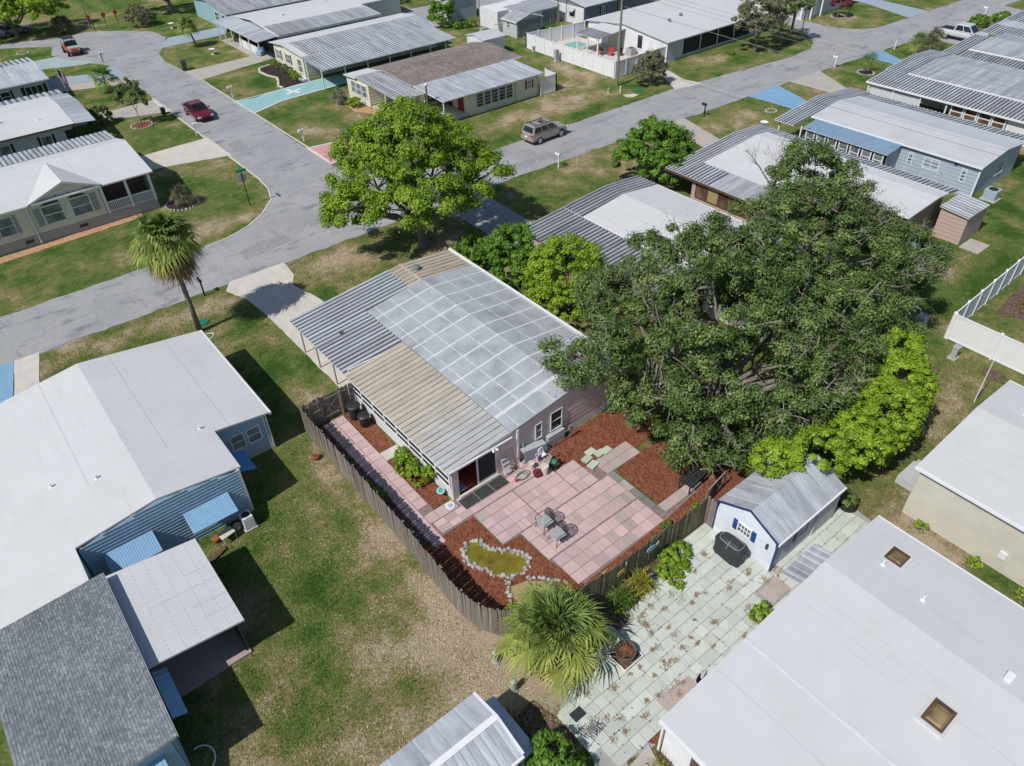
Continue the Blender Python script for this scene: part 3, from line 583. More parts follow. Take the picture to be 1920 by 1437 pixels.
def window(root, face, c, u, z, w, h, nx=1, ny=2, glass='glass', frame='trim', shutter=None, fw=.06, name='window'):
    """u, z = centre; frame mesh with the pane as sub-part"""
    b = B(); u0, u1, z0, z1 = u-w/2, u+w/2, z-h/2, z+h/2
    fbox(b,face,c,u0-fw,u0,z0-fw,z1+fw,.018,.07); fbox(b,face,c,u1,u1+fw,z0-fw,z1+fw,.018,.07); fbox(b,face,c,u0,u1,z1,z1+fw,.018,.07); fbox(b,face,c,u0,u1,z0-fw,z0,.018,.085)
    for i in range(1,nx): uu = u0+(u1-u0)*i/nx; fbox(b,face,c,uu-fw*.4,uu+fw*.4,z0,z1,.035,.06)
    for j in range(1,ny): zz = z0+(z1-z0)*j/ny; fbox(b,face,c,u0,u1,zz-fw*.35,zz+fw*.35,.036,.058)
    o = part(name, b, MT[frame], root)
    g = B(); fbox(g,face,c,u0,u1,z0,z1,.02,.034); part('pane', g, MT[glass], o)
    if shutter:
        for s in (-1,1):
            g = B(); ua = u+s*(w/2+fw+.02); ub = ua+s*max(.22,w*.22); ua, ub = sorted((ua,ub)); fbox(g,face,c,ua,ub,z0-fw,z1+fw,.018,.05); part('shutter', g, MT[shutter], root)
    return o
def door(root, face, c, u, w, h=2.0, m='trim', z0=.1):
    b = B(); fbox(b,face,c,u-w/2-.06,u-w/2,z0,z0+h+.06,.018,.06); fbox(b,face,c,u+w/2,u+w/2+.06,z0,z0+h+.06,.018,.06); fbox(b,face,c,u-w/2,u+w/2,z0+h,z0+h+.06,.018,.06); fbox(b,face,c,u-w/2,u+w/2,z0,z0+h,.018,.04)
    o = part('door', b, MT[m], root); g = B(); fbox(g,face,c,u+w*.36,u+w*.42,z0+.95,z0+1.05,.04,.09); part('handle', g, MT['steel'], o)
def panroof(root, P0, U, V, n, mats=('pan','pan_valley'), t=.05, rib=.045, fill=.5, name='roof', piece='roof_panel', deck='trim'):
    """metal pan roof: deck slab + n separate pans; U spans all pans along the eave, V runs with the ribs"""
    P0, U, V = Vector(P0), Vector(U), Vector(V); N = U.cross(V).normalized()
    if N.z < 0: N = -N
    q = [P0, P0+U, P0+U+V, P0+V]
    if (q[1]-q[0]).cross(q[2]-q[1]).z < 0: q.reverse()
    b = B(); b.hexa([p-N*t for p in q]+[p-N*.004 for p in q]); r = part(name, b, MT[deck], root)
    du = U/n; pr = [(0,0),(fill*.9,0),(fill,rib),(1-.08,rib),(1,0)]; bb = B()
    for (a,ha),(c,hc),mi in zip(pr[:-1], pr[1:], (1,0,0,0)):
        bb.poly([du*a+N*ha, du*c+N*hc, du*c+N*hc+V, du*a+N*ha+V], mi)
    bb.poly([du*fill*.9, du*fill+N*rib, du*.92+N*rib, du], 0); bb.poly([du*fill*.9+V, du+V, du*.92+N*rib+V, du*fill+N*rib+V], 0)
    me = mesh(piece, bb, [MT[mats[0]], MT[mats[1]]]); o0 = P0-abs_loc(r)
    for i in range(n): inst(piece, me, r, o0+du*i)
    return r
def shingles(root, P0, U, V, nu, nv, m, name='shingle_roof'):
    """U along eave, V up slope; tabs laid in courses, joined (too small to pick apart)"""
    P0, U, V = Vector(P0), Vector(U), Vector(V); N = U.cross(V).normalized()
    if N.z < 0: N = -N
    q = [P0,P0+U,P0+U+V,P0+V]
    if (q[1]-q[0]).cross(q[2]-q[1]).z < 0: q.reverse()
    b = B(); b.hexa([p-N*.12 for p in q]+[p-N*.002 for p in q]); r = part('roof', b, MT['trim_grey'], root)
    bb = B(); vals = []; rr = random.Random(5); du, dv = U/nu, V/nv
    for j in range(nv):
        sh = (j % 2)*.5 + rr.uniform(-.1,.1); h0 = .020
        for i in range(-1, nu+1):
            a0, a1 = max(0,i+sh), min(nu, i+sh+.96)
            if a1 <= a0: continue
            d = rr.uniform(-.12,.12); v0 = max(0, j+d*.4); v1 = min(nv, j+1.15); hh = h0*.6+rr.uniform(0,.008)
            p = [P0+du*a0+dv*v0+N*hh, P0+du*a1+dv*v0+N*hh, P0+du*a1+dv*v1+N*.003, P0+du*a0+dv*v1+N*.003]
            bb.poly(p); bb.poly([P0+du*a0+dv*v0, P0+du*a1+dv*v0, p[1], p[0]]); c = rr.random(); vals += [c, c*.4]
    o = part('shingles', bb, MT[m], r, kind='stuff'); at = o.data.attributes.new('rnd','FLOAT','FACE'); at.data.foreach_set('value', vals)
    return r
def home_y(name, label, xw, xr, xe, y0, y1, zw, zr, ze, roof, side, ov=.25, step=.18, cat='house', seams=3, walls='SWNE', fascia='trim'):
    """building with its ridge along y"""
    root = thing(name, label, cat, ((xw+xe)/2, (y0+y1)/2, 0))
    b = B(); b.slab([(xw,y0,zw),(xr,y0,zr),(xr,y1,zr),(xw,y1,zw)], .10); b.slab([(xr,y0,zr),(xe,y0,ze),(xe,y1,ze),(xr,y1,zr)], .10)
    r = part('roof', b, MT[roof], root)
    for i in range(seams):                   # lapped membrane seams
        for xa, za, xb, zb in ((xw,zw,xr,zr),(xr,zr,xe,ze)):
            t = (i+.6+RNG.uniform(-.12,.12))/(seams+.2); x = xa+(xb-xa)*t; z = za+(zb-za)*t; sl = (zb-za)/(xb-xa)
            part('roof_seam', B().obox((x,(y0+y1)/2,z+.006), (.013,0,.013*sl), (0,(y1-y0)/2-.01,0), (0,0,.003)), MT['seam_grey'], r)
    b = B(); f = [(xw+ov, zw-.08+ov*(zr-zw)/(xr-xw)), (xr, zr-.1), (xe-ov, ze-.08+ov*(zr-ze)/(xe-xr))]
    if 'S' in walls: siding_face(b,'S',y0+ov,f,0,step)
    if 'N' in walls: siding_face(b,'N',y1-ov,f,0,step)
    if 'W' in walls: siding_face(b,'W',xw+ov,[(y0+ov,f[0][1]),(y1-ov,f[0][1])],0,step)
    if 'E' in walls: siding_face(b,'E',xe-ov,[(y0+ov,f[2][1]),(y1-ov,f[2][1])],0,step)
    part('wall', b, MT[side], root)
    for x, s, z in ((xw,-1,zw),(xe,1,ze)): part('gutter', B().box(min(x,x+s*.10),max(x,x+s*.10),y0,y1,z-.13,z-.01), MT[fascia], root)
    return root
def home_x(name, label, x0, x1, ys, yr, yn, zs, zr, zn, roof, side, ov=.25, step=.18, cat='house', walls='SWNE', fascia='trim', noroof=False, seams=0):
    root = thing(name, label, cat, ((x0+x1)/2, (ys+yn)/2, 0))
    if not noroof:
        b = B(); b.slab([(x0,ys,zs),(x1,ys,zs),(x1,yr,zr),(x0,yr,zr)], .10); b.slab([(x0,yr,zr),(x1,yr,zr),(x1,yn,zn),(x0,yn,zn)], .10); r = part('roof', b, MT[roof], root)
        for i in range(seams):
            x = x0+(x1-x0)*(i+.7)/(seams+.4); part('roof_seam', B().slab([(x-.02,ys,zs+.01),(x+.02,ys,zs+.01),(x+.02,yr,zr+.01),(x-.02,yr,zr+.01)], .008), MT['seam_grey'], r)
    b = B(); f = [(ys+ov, zs-.08+ov*(zr-zs)/(yr-ys)), (yr, zr-.1), (yn-ov, zn-.08+ov*(zr-zn)/(yn-yr))]
    if 'W' in walls: siding_face(b,'W',x0+ov,f,0,step)
    if 'E' in walls: siding_face(b,'E',x1-ov,f,0,step)
    if 'S' in walls: siding_face(b,'S',ys+ov,[(x0+ov,f[0][1]),(x1-ov,f[0][1])],0,step)
    if 'N' in walls: siding_face(b,'N',yn-ov,[(x0+ov,f[2][1]),(x1-ov,f[2][1])],0,step)
    part('wall', b, MT[side], root); part('gutter', B().box(x0,x1,ys-.10,ys,zs-.13,zs-.01), MT[fascia], root)
    return root
def post(root, x, y, h, r=.045, m='trim', name='post'): return part(name, B().box(x-r,x+r,y-r,y+r,0,h), MT[m], root)
def vent(root, x, y, z, kind='pipe'):
    b = B()
    if kind == 'pipe': b.cyl((x,y,z-.05),(x,y,z+.22),.05,n=8); b.cyl((x,y,z-.02),(x,y,z+.03),.11,.07,n=8)
    elif kind == 'dome': b.lathe((x,y,z-.05), [(.16,0),(.16,.18),(.26,.2),(.24,.3),(.1,.36)], 12)
    else: b.box(x-.14,x+.14,y-.1,y+.1,z-.05,z+.16); b.box(x-.18,x+.18,y-.13,y+.13,z+.16,z+.2)
    part('roof_vent', b, MT['steel' if kind == 'dome' else 'trim'], root)
def awning(root, face, c, u0, u1, ztop, out, drop, n, m, off=.05):
    """sloping metal awning of n pans over a window"""
    p0 = Vector(fp(face,c,u0,ztop,off)); p1 = Vector(fp(face,c,u1,ztop,off)); q0 = Vector(fp(face,c,u0,ztop-drop,off+out))
    r = panroof(root, p0, p1-p0, q0-p0, n, (m,m), .02, .012, .5, 'awning', 'awning_pan', m)
    b = B()
    for u in (u0+.05,u1-.05): b.cyl(fp(face,c,u,ztop-drop-.02,off+out-.05), fp(face,c,u,ztop-drop-.55,.02), .012, n=5)
    part('awning_arm', b, MT['steel'], r)
def ac_unit(label, x, y, s=.8, m='util_grey'):
    t = thing('air_conditioner', label, 'air conditioner', (x,y,0)); part('slab', B().box(x-s*.65,x+s*.65,y-s*.65,y+s*.65,0,.08), MT['concrete'], t)
    b = B(); b.box(x-s/2,x+s/2,y-s/2,y+s/2,.08,.85); [b.box(x-s/2-.01,x+s/2+.01,y-s/2-.01,y+s/2+.01,.2+k*.1,.23+k*.1) for k in range(6)]; part('case', b, MT[m], t)
    b = B(); b.lathe((x,y,.85), [(s*.38,0),(s*.38,.03),(s*.3,.03),(s*.3,.01)], 18); part('fan_grille', b, MT['darksteel'], t)
# ---------- the pink house in the middle
H1 = thing('pink_house', 'pink house with grid-striped grey roof, tan lean-to and striped carport', 'house', (18.4,28,0))
b = B(); b.slab([(16.3,21.1,2.5),(20.4,21.1,3.05),(20.4,35.2,3.05),(16.3,35.2,2.5)], .12); b.slab([(20.4,21.1,3.05),(24.5,21.1,2.55),(24.5,35.2,2.55),(20.4,35.2,3.05)], .12)
r1 = part('roof', b, MT['grey_roof_coat'], H1)
zr1 = lambda x: (2.5+(x-16.3)*.1341 if x <= 20.4 else 3.05-(x-20.4)*.122)+.006
for y in (34.1,32.7,31.4,30.1,28.7,27.4,26.05,24.7,23.3,22.45):      # brushed white bands over the sheet joints
    b = B(); w_ = .06 if y > 22.6 else .12
    for k in range(16):
        x0, x1 = 16.32+k*.5105, 16.32+(k+1)*.5105
        if x0 < 20.4 < x1: xs = ((x0,20.4),(20.4,x1))
        else: xs = ((x0,x1),)
        for a, c in xs:
            j0, j1 = RNG.uniform(-.02,.02), RNG.uniform(-.02,.02)
            b.slab([(a,y-w_+j0,zr1(a)),(c,y-w_+j1,zr1(c)),(c,y+w_+j1*.5,zr1(c)),(a,y+w_+j0*.5,zr1(a))], .004)
    part('seam_band', b, MT['seam_white'], r1)
for x in (16.85,17.95,19.22,20.4,21.7,23.05,24.3):
    b = B(); y = 21.2; solid = x > 24
    while y < 35.0:
        L = RNG.uniform(.07,.14) if not solid else .5; g = RNG.uniform(.05,.10) if not solid else .02; w_ = RNG.uniform(.03,.06)
        b.slab([(x-w_,y,zr1(x-w_)+.003),(x+w_,y,zr1(x+w_)+.003),(x+w_,min(y+L,35.1),zr1(x+w_)+.003),(x-w_,min(y+L,35.1),zr1(x-w_)+.003)], .004); y += L+g
    part('seam_band', b, MT['seam_white'], r1)
part('roof_edge', B().box(24.42,24.56,21.05,38.0,2.40,2.60).box(12.42,16.3,21.02,21.10,2.10,2.2), MT['trim'], H1)
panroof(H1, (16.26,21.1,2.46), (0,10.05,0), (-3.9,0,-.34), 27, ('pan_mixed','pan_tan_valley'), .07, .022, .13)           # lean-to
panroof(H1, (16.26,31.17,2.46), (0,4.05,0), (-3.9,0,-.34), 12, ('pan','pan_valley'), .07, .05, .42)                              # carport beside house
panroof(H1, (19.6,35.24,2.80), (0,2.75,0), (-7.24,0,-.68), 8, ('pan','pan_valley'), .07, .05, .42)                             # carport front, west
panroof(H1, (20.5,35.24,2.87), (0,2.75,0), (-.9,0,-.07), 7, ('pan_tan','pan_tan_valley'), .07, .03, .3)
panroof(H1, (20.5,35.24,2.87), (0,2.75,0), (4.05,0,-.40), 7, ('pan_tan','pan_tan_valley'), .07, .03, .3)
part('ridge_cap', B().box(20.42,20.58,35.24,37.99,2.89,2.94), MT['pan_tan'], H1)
vent(H1, 21.05,36.8,2.83,'dome')
part('roof_patch', B().obox((14.1,34.4,2.325), (.13,.02,.012), (-.03,.22,0), (0,0,.012)), MT['brown_trim'], H1)
b = B(); f = [(16.45,2.38),(20.4,2.93),(24.3,2.45)]
siding_face(b,'N',35.0,f,0,.25); siding_face(b,'E',24.3,[(21.2,2.45),(35,2.45)],0,.25)
siding_face(b,'S',21.2,[(16.62,2.40),(20.4,2.93),(24.3,2.45)],.0,.3,.014); part('wall', b, MT['side_pink'], H1)
b = B(); siding_face(b,'S',21.17,[(20.2,.5),(24.3,.5)],0,.5,.006); part('skirting', b, MT['side_white'], H1)
b = B(); siding_face(b,'W',16.44,[(21.25,2.38),(35,2.38)],0,.3); part('inner_wall', b, MT['side_pink'], H1)
# lean-to walls: solid corner pieces round the sliding door, glazed west side
b = B(); b.box(12.6,12.93,21.16,21.28,0,2.06); b.box(15.36,16.62,21.16,21.28,0,2.34); b.hexa([(12.93,21.16,2.02),(15.36,21.16,2.02),(15.36,21.28,2.02),(12.93,21.28,2.02),(12.93,21.16,2.10),(15.36,21.16,2.31),(15.36,21.28,2.31),(12.93,21.28,2.10)])
part('wall', b, MT['side_pink'], H1)
part('room_floor', B().box(12.62,16.4,21.3,31.0,0,.14), MT['tile_red'], H1)
part('mat', B().box(13.0,13.55,21.35,22.2,.14,.16), MT['side_blue2'], H1)
part('threshold', B().box(12.93,15.36,21.02,21.16,0,.16), MT['concrete_l'], H1)
o = part('sliding_door', B().box(12.93,13.0,21.18,21.26,.16,2.02).box(14.12,14.20,21.17,21.25,.16,2.02).box(15.28,15.36,21.18,21.26,.16,2.02).box(13.0,15.28,21.18,21.26,1.95,2.02).box(14.2,15.28,21.18,21.26,.16,.22), MT['trim'], H1)
part('pane', B().box(14.20,15.28,21.205,21.22,.22,1.95), MT['screen'], o)
b = B(); b.box(12.6,12.7,21.28,31.05,0,.78); part('knee_wall', b, MT['side_white'], H1)
nb = 8; o = None
for i in range(nb):                        # eight glazed bays with three rails each
    ya, yb = 21.35+i*9.65/nb, 21.35+(i+1)*9.65/nb; b = B(); b.box(12.55,12.68,ya-.05,ya+.05,.78,2.03)
    for z in (.80,1.18,1.58,1.98): b.box(12.56,12.66,ya+.05,yb-.05,z-.03,z+.03)
    o = part('window', b, MT['trim'], H1); part('pane', B().box(12.60,12.63,ya+.05,yb-.05,.83,1.95), MT['screen'], o)
post(H1,12.6,31.05,2.06); b = B(); b.box(12.6,16.4,31.02,31.10,0,2.35); part('wall', b, MT['side_white'], H1)
for y in (33.03,35.15,37.12): post(H1,12.6,y,2.05,.04,'trim_grey')
post(H1,20.4,37.8,2.7,.05,'trim_grey'); post(H1,24.3,37.8,2.35,.05,'trim_grey')
part('beam', B().box(12.55,12.66,31.1,37.95,2.0,2.08), MT['trim'], H1)
part('downspout', B().box(16.62,16.74,21.05,21.16,.1,2.4).box(16.62,16.74,20.85,21.16,.04,.14), MT['trim'], H1)
window(H1,'S',21.19,18.12,1.42,.36,.95,1,2,'glass_l'); window(H1,'S',21.19,19.35,1.48,.72,1.2,1,2,'glass'); 
part('utility_panel', B().box(18.6,19.75,20.9,21.17,.05,.75), MT['trim_grey'], H1)
b = B(); siding_face(b,'S',20.75,[(16.8,.95),(18.35,.62)],.0,.12,.014); part('low_siding_box', b, MT['side_lgrey'], H1); part('box_lid', B().hexa([(16.8,20.76,.86),(18.35,20.76,.56),(18.35,21.17,.62),(16.8,21.17,.95),(16.8,20.76,.98),(18.35,20.76,.66),(18.35,21.17,.70),(16.8,21.17,1.04)]), MT['side_lgrey'], H1)
part('conduit', B().cyl((18.3,20.72,.75),(20.0,20.72,.75),.03).cyl((20.0,20.72,0),(20.0,20.72,.85),.035).box(19.9,20.1,20.66,20.76,.6,.95), MT['steel'], H1)
part('flood_lamp', B().box(15.05,15.2,21.0,21.16,2.08,2.16).cyl((15.05,21.02,2.1),(15.0,20.9,2.05),.06).cyl((15.2,21.02,2.1),(15.28,20.9,2.05),.06), MT['trim'], H1)
# ---------- white roofed blue house at the left
H2 = home_y('blue_house', 'light blue house with a broad white roof and blue window awnings', -7.5,1.03,7.6,30.35,39.9,2.34,3.5,2.6,'white_roof','side_blue',.3,.16,seams=2)
sl = .137
b = B(); b.slab([(-2.55,27.19,3.01),(1.03,27.19,3.5),(1.03,30.35,3.5),(-2.55,30.35,3.01)], .10); b.slab([(1.03,27.19,3.5),(4.82,27.19,2.98),(4.82,30.35,2.98),(1.03,30.35,3.5)], .10); b.slab([(-7.5,25.12,2.34),(-2.55,25.12,3.01),(-2.55,30.35,3.01),(-7.5,30.35,2.34)], .10)
part('roof', b, MT['white_roof'], H2)
b = B(); siding_face(b,'S',27.2,[(-2.5,2.9),(1.03,3.4),(4.6,2.9)],0,.19,.07); siding_face(b,'W',4.6,[(26.9,.01),(27,.01)],0,.3); siding_face(b,'E',4.6,[(27.2,2.9),(30.6,2.9)],0,.13,.036); siding_face(b,'E',-2.6,[(25.8,2.9),(27.2,2.9)],0,.13,.036); part('wall', b, MT['side_blue'], H2)
part('corner_trim', B().box(4.58,4.72,27.14,27.28,0,2.9).box(7.24,7.36,30.60,30.72,0,2.5), MT['trim'], H2)
part('skirting', B().box(5.0,7.3,30.615,30.66,0,.38).box(1.2,4.6,27.165,27.22,0,.4), MT['side_lgrey'], H2)
part('gutter', B().box(7.6,7.74,30.3,39.9,2.44,2.58), MT['trim_grey'], H2)
window(H2,'S',30.65,5.75,1.45,.62,.85,1,2,'glass_l',fw=.08); window(H2,'S',30.65,6.62,1.45,.62,.85,1,2,'glass_l',fw=.08)
awning(H2,'E',4.62,28.05,29.7,1.95,1.0,.36,12,'blue_awn_b')
awning(H2,'S',27.2,1.72,3.86,1.95,1.05,.42,20,'blue_awn'); awning(H2,'S',27.2,-1.82,.32,1.95,1.05,.42,20,'blue_awn')
window(H2,'S',27.2,2.8,1.4,1.5,.9,2,2); window(H2,'S',27.2,-.75,1.4,1.5,.9,2,2); window(H2,'E',4.62,28.9,1.4,1.2,.8,2,2)
vent(H2,4.32,30.9,3.05); vent(H2,-.65,30.5,3.27); vent(H2,-2.43,31.6,3.03)
part('downspout', B().box(7.38,7.46,30.5,30.58,.1,2.5), MT['trim'], H2)
# ---------- shingled house bottom left with flat porch
H3 = thing('shingle_house', 'blue house with grey shingle roof and flat white porch, lower left', 'house', (-4.4,21,0))
shingles(H3, (-2.03,16.5,3.02), (0,8.6,0), (-4.6,0,-.2), 58, 42, 'shingle_grey')
part('drip_edge', B().box(-2.07,-1.99,16.5,25.1,2.90,3.01), MT['trim_grey'], H3)
b = B(); siding_face(b,'S',16.75,[(-6.4,2.72),(-2.3,2.88)],0,.13,.036); siding_face(b,'E',-2.3,[(16.75,2.88),(24.8,2.88)],0,.13,.036); siding_face(b,'N',24.8,[(-6.4,2.72),(-2.3,2.88)],0,.2); siding_face(b,'W',-6.4,[(16.75,2.72),(24.8,2.72)],0,.2); part('wall', b, MT['side_blue'], H3)
awning(H3,'S',16.75,-4.2,-2.7,2.2,.95,.4,12,'blue_awn')
pr_ = part('porch_roof', B().slab([(-2.28,20.0,2.60),(1.63,19.88,2.22),(1.63,25.15,2.22),(-2.28,25.3,2.60)], .09), MT['white_roof'], H3)
b = B()
for i in range(1,6):
    x = -1.72+3.35*i/6; zz = 2.2203-(x-1.63)*.0972+.002
    y = 20.05
    while y < 25.1: b.box(x-.018,x+.018,y,y+.05,zz-.01,zz+.012); y += .24
part('screw_row', b, MT['seam_grey'], pr_, kind='stuff')
b = B()
for y, x0, x1 in ((22.6,-1.2,1.55),(21.6,.2,1.58),(23.4,.6,1.5),(20.9,.4,1.58)): b.obox(((x0+x1)/2,y,2.22-.0972*((x0+x1)/2-1.63)+.006), ((x1-x0)/2,0,-(x1-x0)/2*.0972), (0,.012,0), (0,0,.004))
part('seam', b, MT['seam_grey'], pr_)
panroof(H3, (-2.0,17.8,2.15), (0,2.3,0), (.5,0,-.2), 9, ('blue_awn','blue_awn'), .02, .02, .5, 'awning', 'awning_pan', 'blue_awn')
part('porch_floor', B().box(-2.25,1.4,19.9,25.0,0,.10), MT['paver_tan'], H3)
b = B(); [b.box(-2.2,1.36,19.9+k*.85-.008,19.9+k*.85+.008,.10,.106) for k in range(1,6)]; [b.box(-2.2+k*.9-.008,-2.2+k*.9+.008,19.92,24.9,.10,.107) for k in range(1,4)]; part('floor_joint', b, MT['concrete_g'], H3)
b = B(); [b.box(1.24,1.32,y-.04,y+.04,.1,2.2) for y in (20.1,21.7,23.3,24.9)]; b.box(1.25,1.31,20.1,24.9,.9,.96); b.box(1.2,1.36,20.0,25.0,2.1,2.16); part('porch_post', b, MT['dark'], H3)
part('screen_wall', B().box(1.27,1.285,20.1,24.9,.1,.9), MT['screen'], H3)
part('hose', B().tube([(-1.65+.45*math.cos(t)-.2,17.0+.55*math.sin(t),.05) for t in [k*.25-1.7 for k in range(15)]], .03), MT['trim'], H3)
# ---------- bottom centre shed
H4 = home_x('garden_shed', 'grey metal roofed shed at the bottom edge beside the round bush', 1.5,6.85,8.85,10.3,11.68,2.08,2.5,2.08,'pan','side_lgrey',.12,.2,'shed',noroof=True)
panroof(H4,(1.5,10.3,2.5),(5.35,0,0),(0,-1.45,-.42),19,('pan_y','pan_y'),.05,.022,.35); panroof(H4,(1.5,10.3,2.5),(5.35,0,0),(0,1.38,-.42),6,('pan_y','pan_y'),.05,.012,.06)
part('ridge_cap', B().box(1.5,6.87,10.18,10.42,2.49,2.53), MT['trim'], H4); part('roof_edge', B().slab([(6.83,8.85,2.12),(6.92,8.85,2.12),(6.92,10.3,2.54),(6.83,10.3,2.54)],.08).slab([(6.83,10.3,2.54),(6.92,10.3,2.54),(6.92,11.68,2.12),(6.83,11.68,2.12)],.08), MT['trim'], H4)
H4b = thing('resin_storage_shed', 'low blue-grey resin shed in the shade behind the metal roofed shed', 'shed', (7.35,10.3,0))
part('wall', B().box(7.0,7.55,9.2,11.3,0,1.25), MT['side_shed_grey_shade'], H4b); b = B(); b.slab([(6.95,9.0,1.25),(7.62,9.0,1.2),(7.62,11.5,1.2),(6.95,11.5,1.35)],.06); part('roof', b, MT['side_shed_grey_shade'], H4b)
# ---------- bottom right house
H5 = home_y('white_roof_house', 'house with huge plain white roof and two skylights, lower right', 11.2,20.85,25.05,-9,6.6,2.42,3.0,2.55,'white_roof','side_white',.2,.18,seams=2)
part('roof_seam', B().obox((15.8,-1.2,2.707), (.05,0,.003), (0,7.79,0), (0,0,.012)), MT['seam_white'], H5)
for sx, sy, w_, h_ in ((23.44,4.88,.38,.36),(18.3,.55,.51,.37)):
    zz = 3.0-(sx-20.85)*.107 if sx > 20.85 else 2.42+(sx-11.2)*.06; b = B()
    b.box(sx-w_,sx+w_,sy-h_,sy-h_+.05,zz-.1,zz+.14); b.box(sx-w_,sx+w_,sy+h_-.05,sy+h_,zz-.1,zz+.14); b.box(sx-w_,sx-w_+.05,sy-h_+.05,sy+h_-.05,zz-.1,zz+.14); b.box(sx+w_-.05,sx+w_,sy-h_+.05,sy+h_-.05,zz-.1,zz+.14)
    o = part('skylight', b, MT['brown_trim'], H5); part('pane', B().hexa([(sx-w_+.05,sy-h_+.05,zz+.05),(sx+w_-.05,sy-h_+.05,zz+.05),(sx+w_-.05,sy+h_-.05,zz+.05),(sx-w_+.05,sy+h_-.05,zz+.05),(sx-w_+.16,sy-h_+.16,zz+.15),(sx+w_-.16,sy-h_+.16,zz+.15),(sx+w_-.16,sy+h_-.16,zz+.15),(sx-w_+.16,sy+h_-.16,zz+.15)]), MT['skylight'], o)
    part('curb', B().slab([(sx-w_-.12,sy-h_-.12,zz+.05-.107*0),(sx+w_+.12,sy-h_-.12,zz+.05),(sx+w_+.12,sy+h_+.12,zz+.05),(sx-w_-.12,sy+h_+.12,zz+.05)],.12), MT['white_roof'], H5)
vent(H5,22.65,5.05,2.83); vent(H5,22.24,3.18,2.88); vent(H5,21.4,-.34,2.95,'box')
panroof(H5,(19.95,6.45,2.12),(2.35,0,0),(0,1.27,-.3),6,('pan','pan_mid'),.03,.035,.6,'awning','awning_pan')
part('downspout', B().box(11.28,11.38,6.45,6.53,.1,2.35), MT['trim'], H5); window(H5,'W',11.4,4.4,1.4,1.6,1.0,2,1,'glass_brown')
# ---------- right beige house
H6 = home_y('beige_house', 'beige lap siding house with white roof at the right edge', 28.5,33.9,37.6,-8,6.9,3.12,3.55,3.2,'white_roof','side_tan',.22,.17,seams=1)
part('downspout', B().box(28.62,28.70,-.6,-.52,.1,3.0), MT['trim'], H6); part('meter_box', B().box(28.6,28.72,2.2,2.5,.8,1.2), MT['trim'], H6)
part('step', B().box(30.2,31.8,6.95,7.9,0,.45).box(31.8,32.3,7.0,7.85,0,.25), MT['side_lgrey'], H6); vent(H6,35.2,5.2,3.42); vent(H6,36.4,4.8,3.32,'box')
# ---------- shed with blue shutters
H7 = home_x('painted_shed', 'white front shed with blue window shutters beside the covered grill', 20.92,26.05,8.62,10.2,11.86,2.02,2.8,2.02,'pan_mid','side_shed_white',.06,.5,'shed',walls='W',noroof=True)
panroof(H7,(20.9,10.2,2.8),(5.15,0,0),(0,-1.6,-.79),9,('pan_y','pan_y'),.05,.012,.06); panroof(H7,(20.9,10.2,2.8),(5.15,0,0),(0,1.68,-.79),9,('pan_y','pan_y'),.05,.014,.06)
b = B(); siding_face(b,'S',8.68,[(20.98,1.95),(26,1.95)],.05,.2); siding_face(b,'E',26,[(8.68,1.95),(10.2,2.7),(11.8,1.95)],.05,.2); siding_face(b,'N',11.8,[(20.98,1.95),(26,1.95)],.05,.2); part('wall', b, MT['side_shed_grey_shade'], H7)  # shaded sides: darker copy of the white front, shade put into the colour
part('edge_trim', B().box(20.93,21.01,8.60,8.68,0,2.0).box(20.93,21.01,11.80,11.88,0,2.0).slab([(20.86,8.58,2.06),(20.92,8.58,2.06),(20.92,10.2,2.86),(20.86,10.2,2.86)],.09).slab([(20.86,10.2,2.86),(20.92,10.2,2.86),(20.92,11.9,2.06),(20.86,11.9,2.06)],.09), MT['navy'], H7)
window(H7,'W',20.98,10.28,1.38,.62,.52,4,2,'glass_l','trim','blue_shutter'); window(H7,'S',8.68,22.9,1.3,.45,.6,1,2,'glass_l','trim','black_shutter')
part('door', B().box(24.05,25.7,8.60,8.67,.05,1.85), MT['side_lgrey'], H7); part('wall_lamp', B().box(20.86,20.98,9.0,9.1,1.5,1.6).cyl((20.8,9.02,1.42),(20.86,9.06,1.6),.05), MT['darksteel'], H7)
# ---------- house row on the far side of the oak
H8 = home_y('white_roof_house', 'white roofed house with striped carport between the corner tree and the oak', 34.6,38.7,42.4,20,35.3,2.55,3.0,2.6,'white_roof','side_white',.25)
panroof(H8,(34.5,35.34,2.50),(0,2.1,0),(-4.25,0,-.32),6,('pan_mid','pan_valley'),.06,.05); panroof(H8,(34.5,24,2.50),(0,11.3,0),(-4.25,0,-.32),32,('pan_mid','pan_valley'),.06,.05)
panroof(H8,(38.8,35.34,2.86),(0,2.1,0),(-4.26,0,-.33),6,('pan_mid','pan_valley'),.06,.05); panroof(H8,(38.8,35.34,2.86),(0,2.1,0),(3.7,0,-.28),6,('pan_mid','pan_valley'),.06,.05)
part('roof_edge', B().box(30.2,30.29,24,37.5,2.08,2.2).box(42.42,42.52,35.3,37.4,2.5,2.62), MT['brown_trim'], H8)
for y in (37.2,34,30.5,27): post(H8,30.4,y,2.1,.05,'brown_trim')
H9 = home_y('brown_trim_house', 'white roofed house with brown windows and a rose shed at its back', 51.3,55.2,56.6,19.5,35.6,2.78,3.05,2.92,'white_roof','side_brownwall',.2)
part('roof', B().slab([(48.4,28.3,2.58),(51.3,28.3,2.78),(51.3,35.6,2.78),(48.4,35.6,2.58)],.1), MT['white_roof'], H9)
panroof(H9,(48.35,28.3,2.52),(0,4.6,0),(-2.55,0,-.22),5,('pan_mid','pan_mid'),.06,.012,.06); panroof(H9,(48.35,32.9,2.52),(0,2.7,0),(-2.55,0,-.22),8,('pan','pan_valley'),.06,.05)
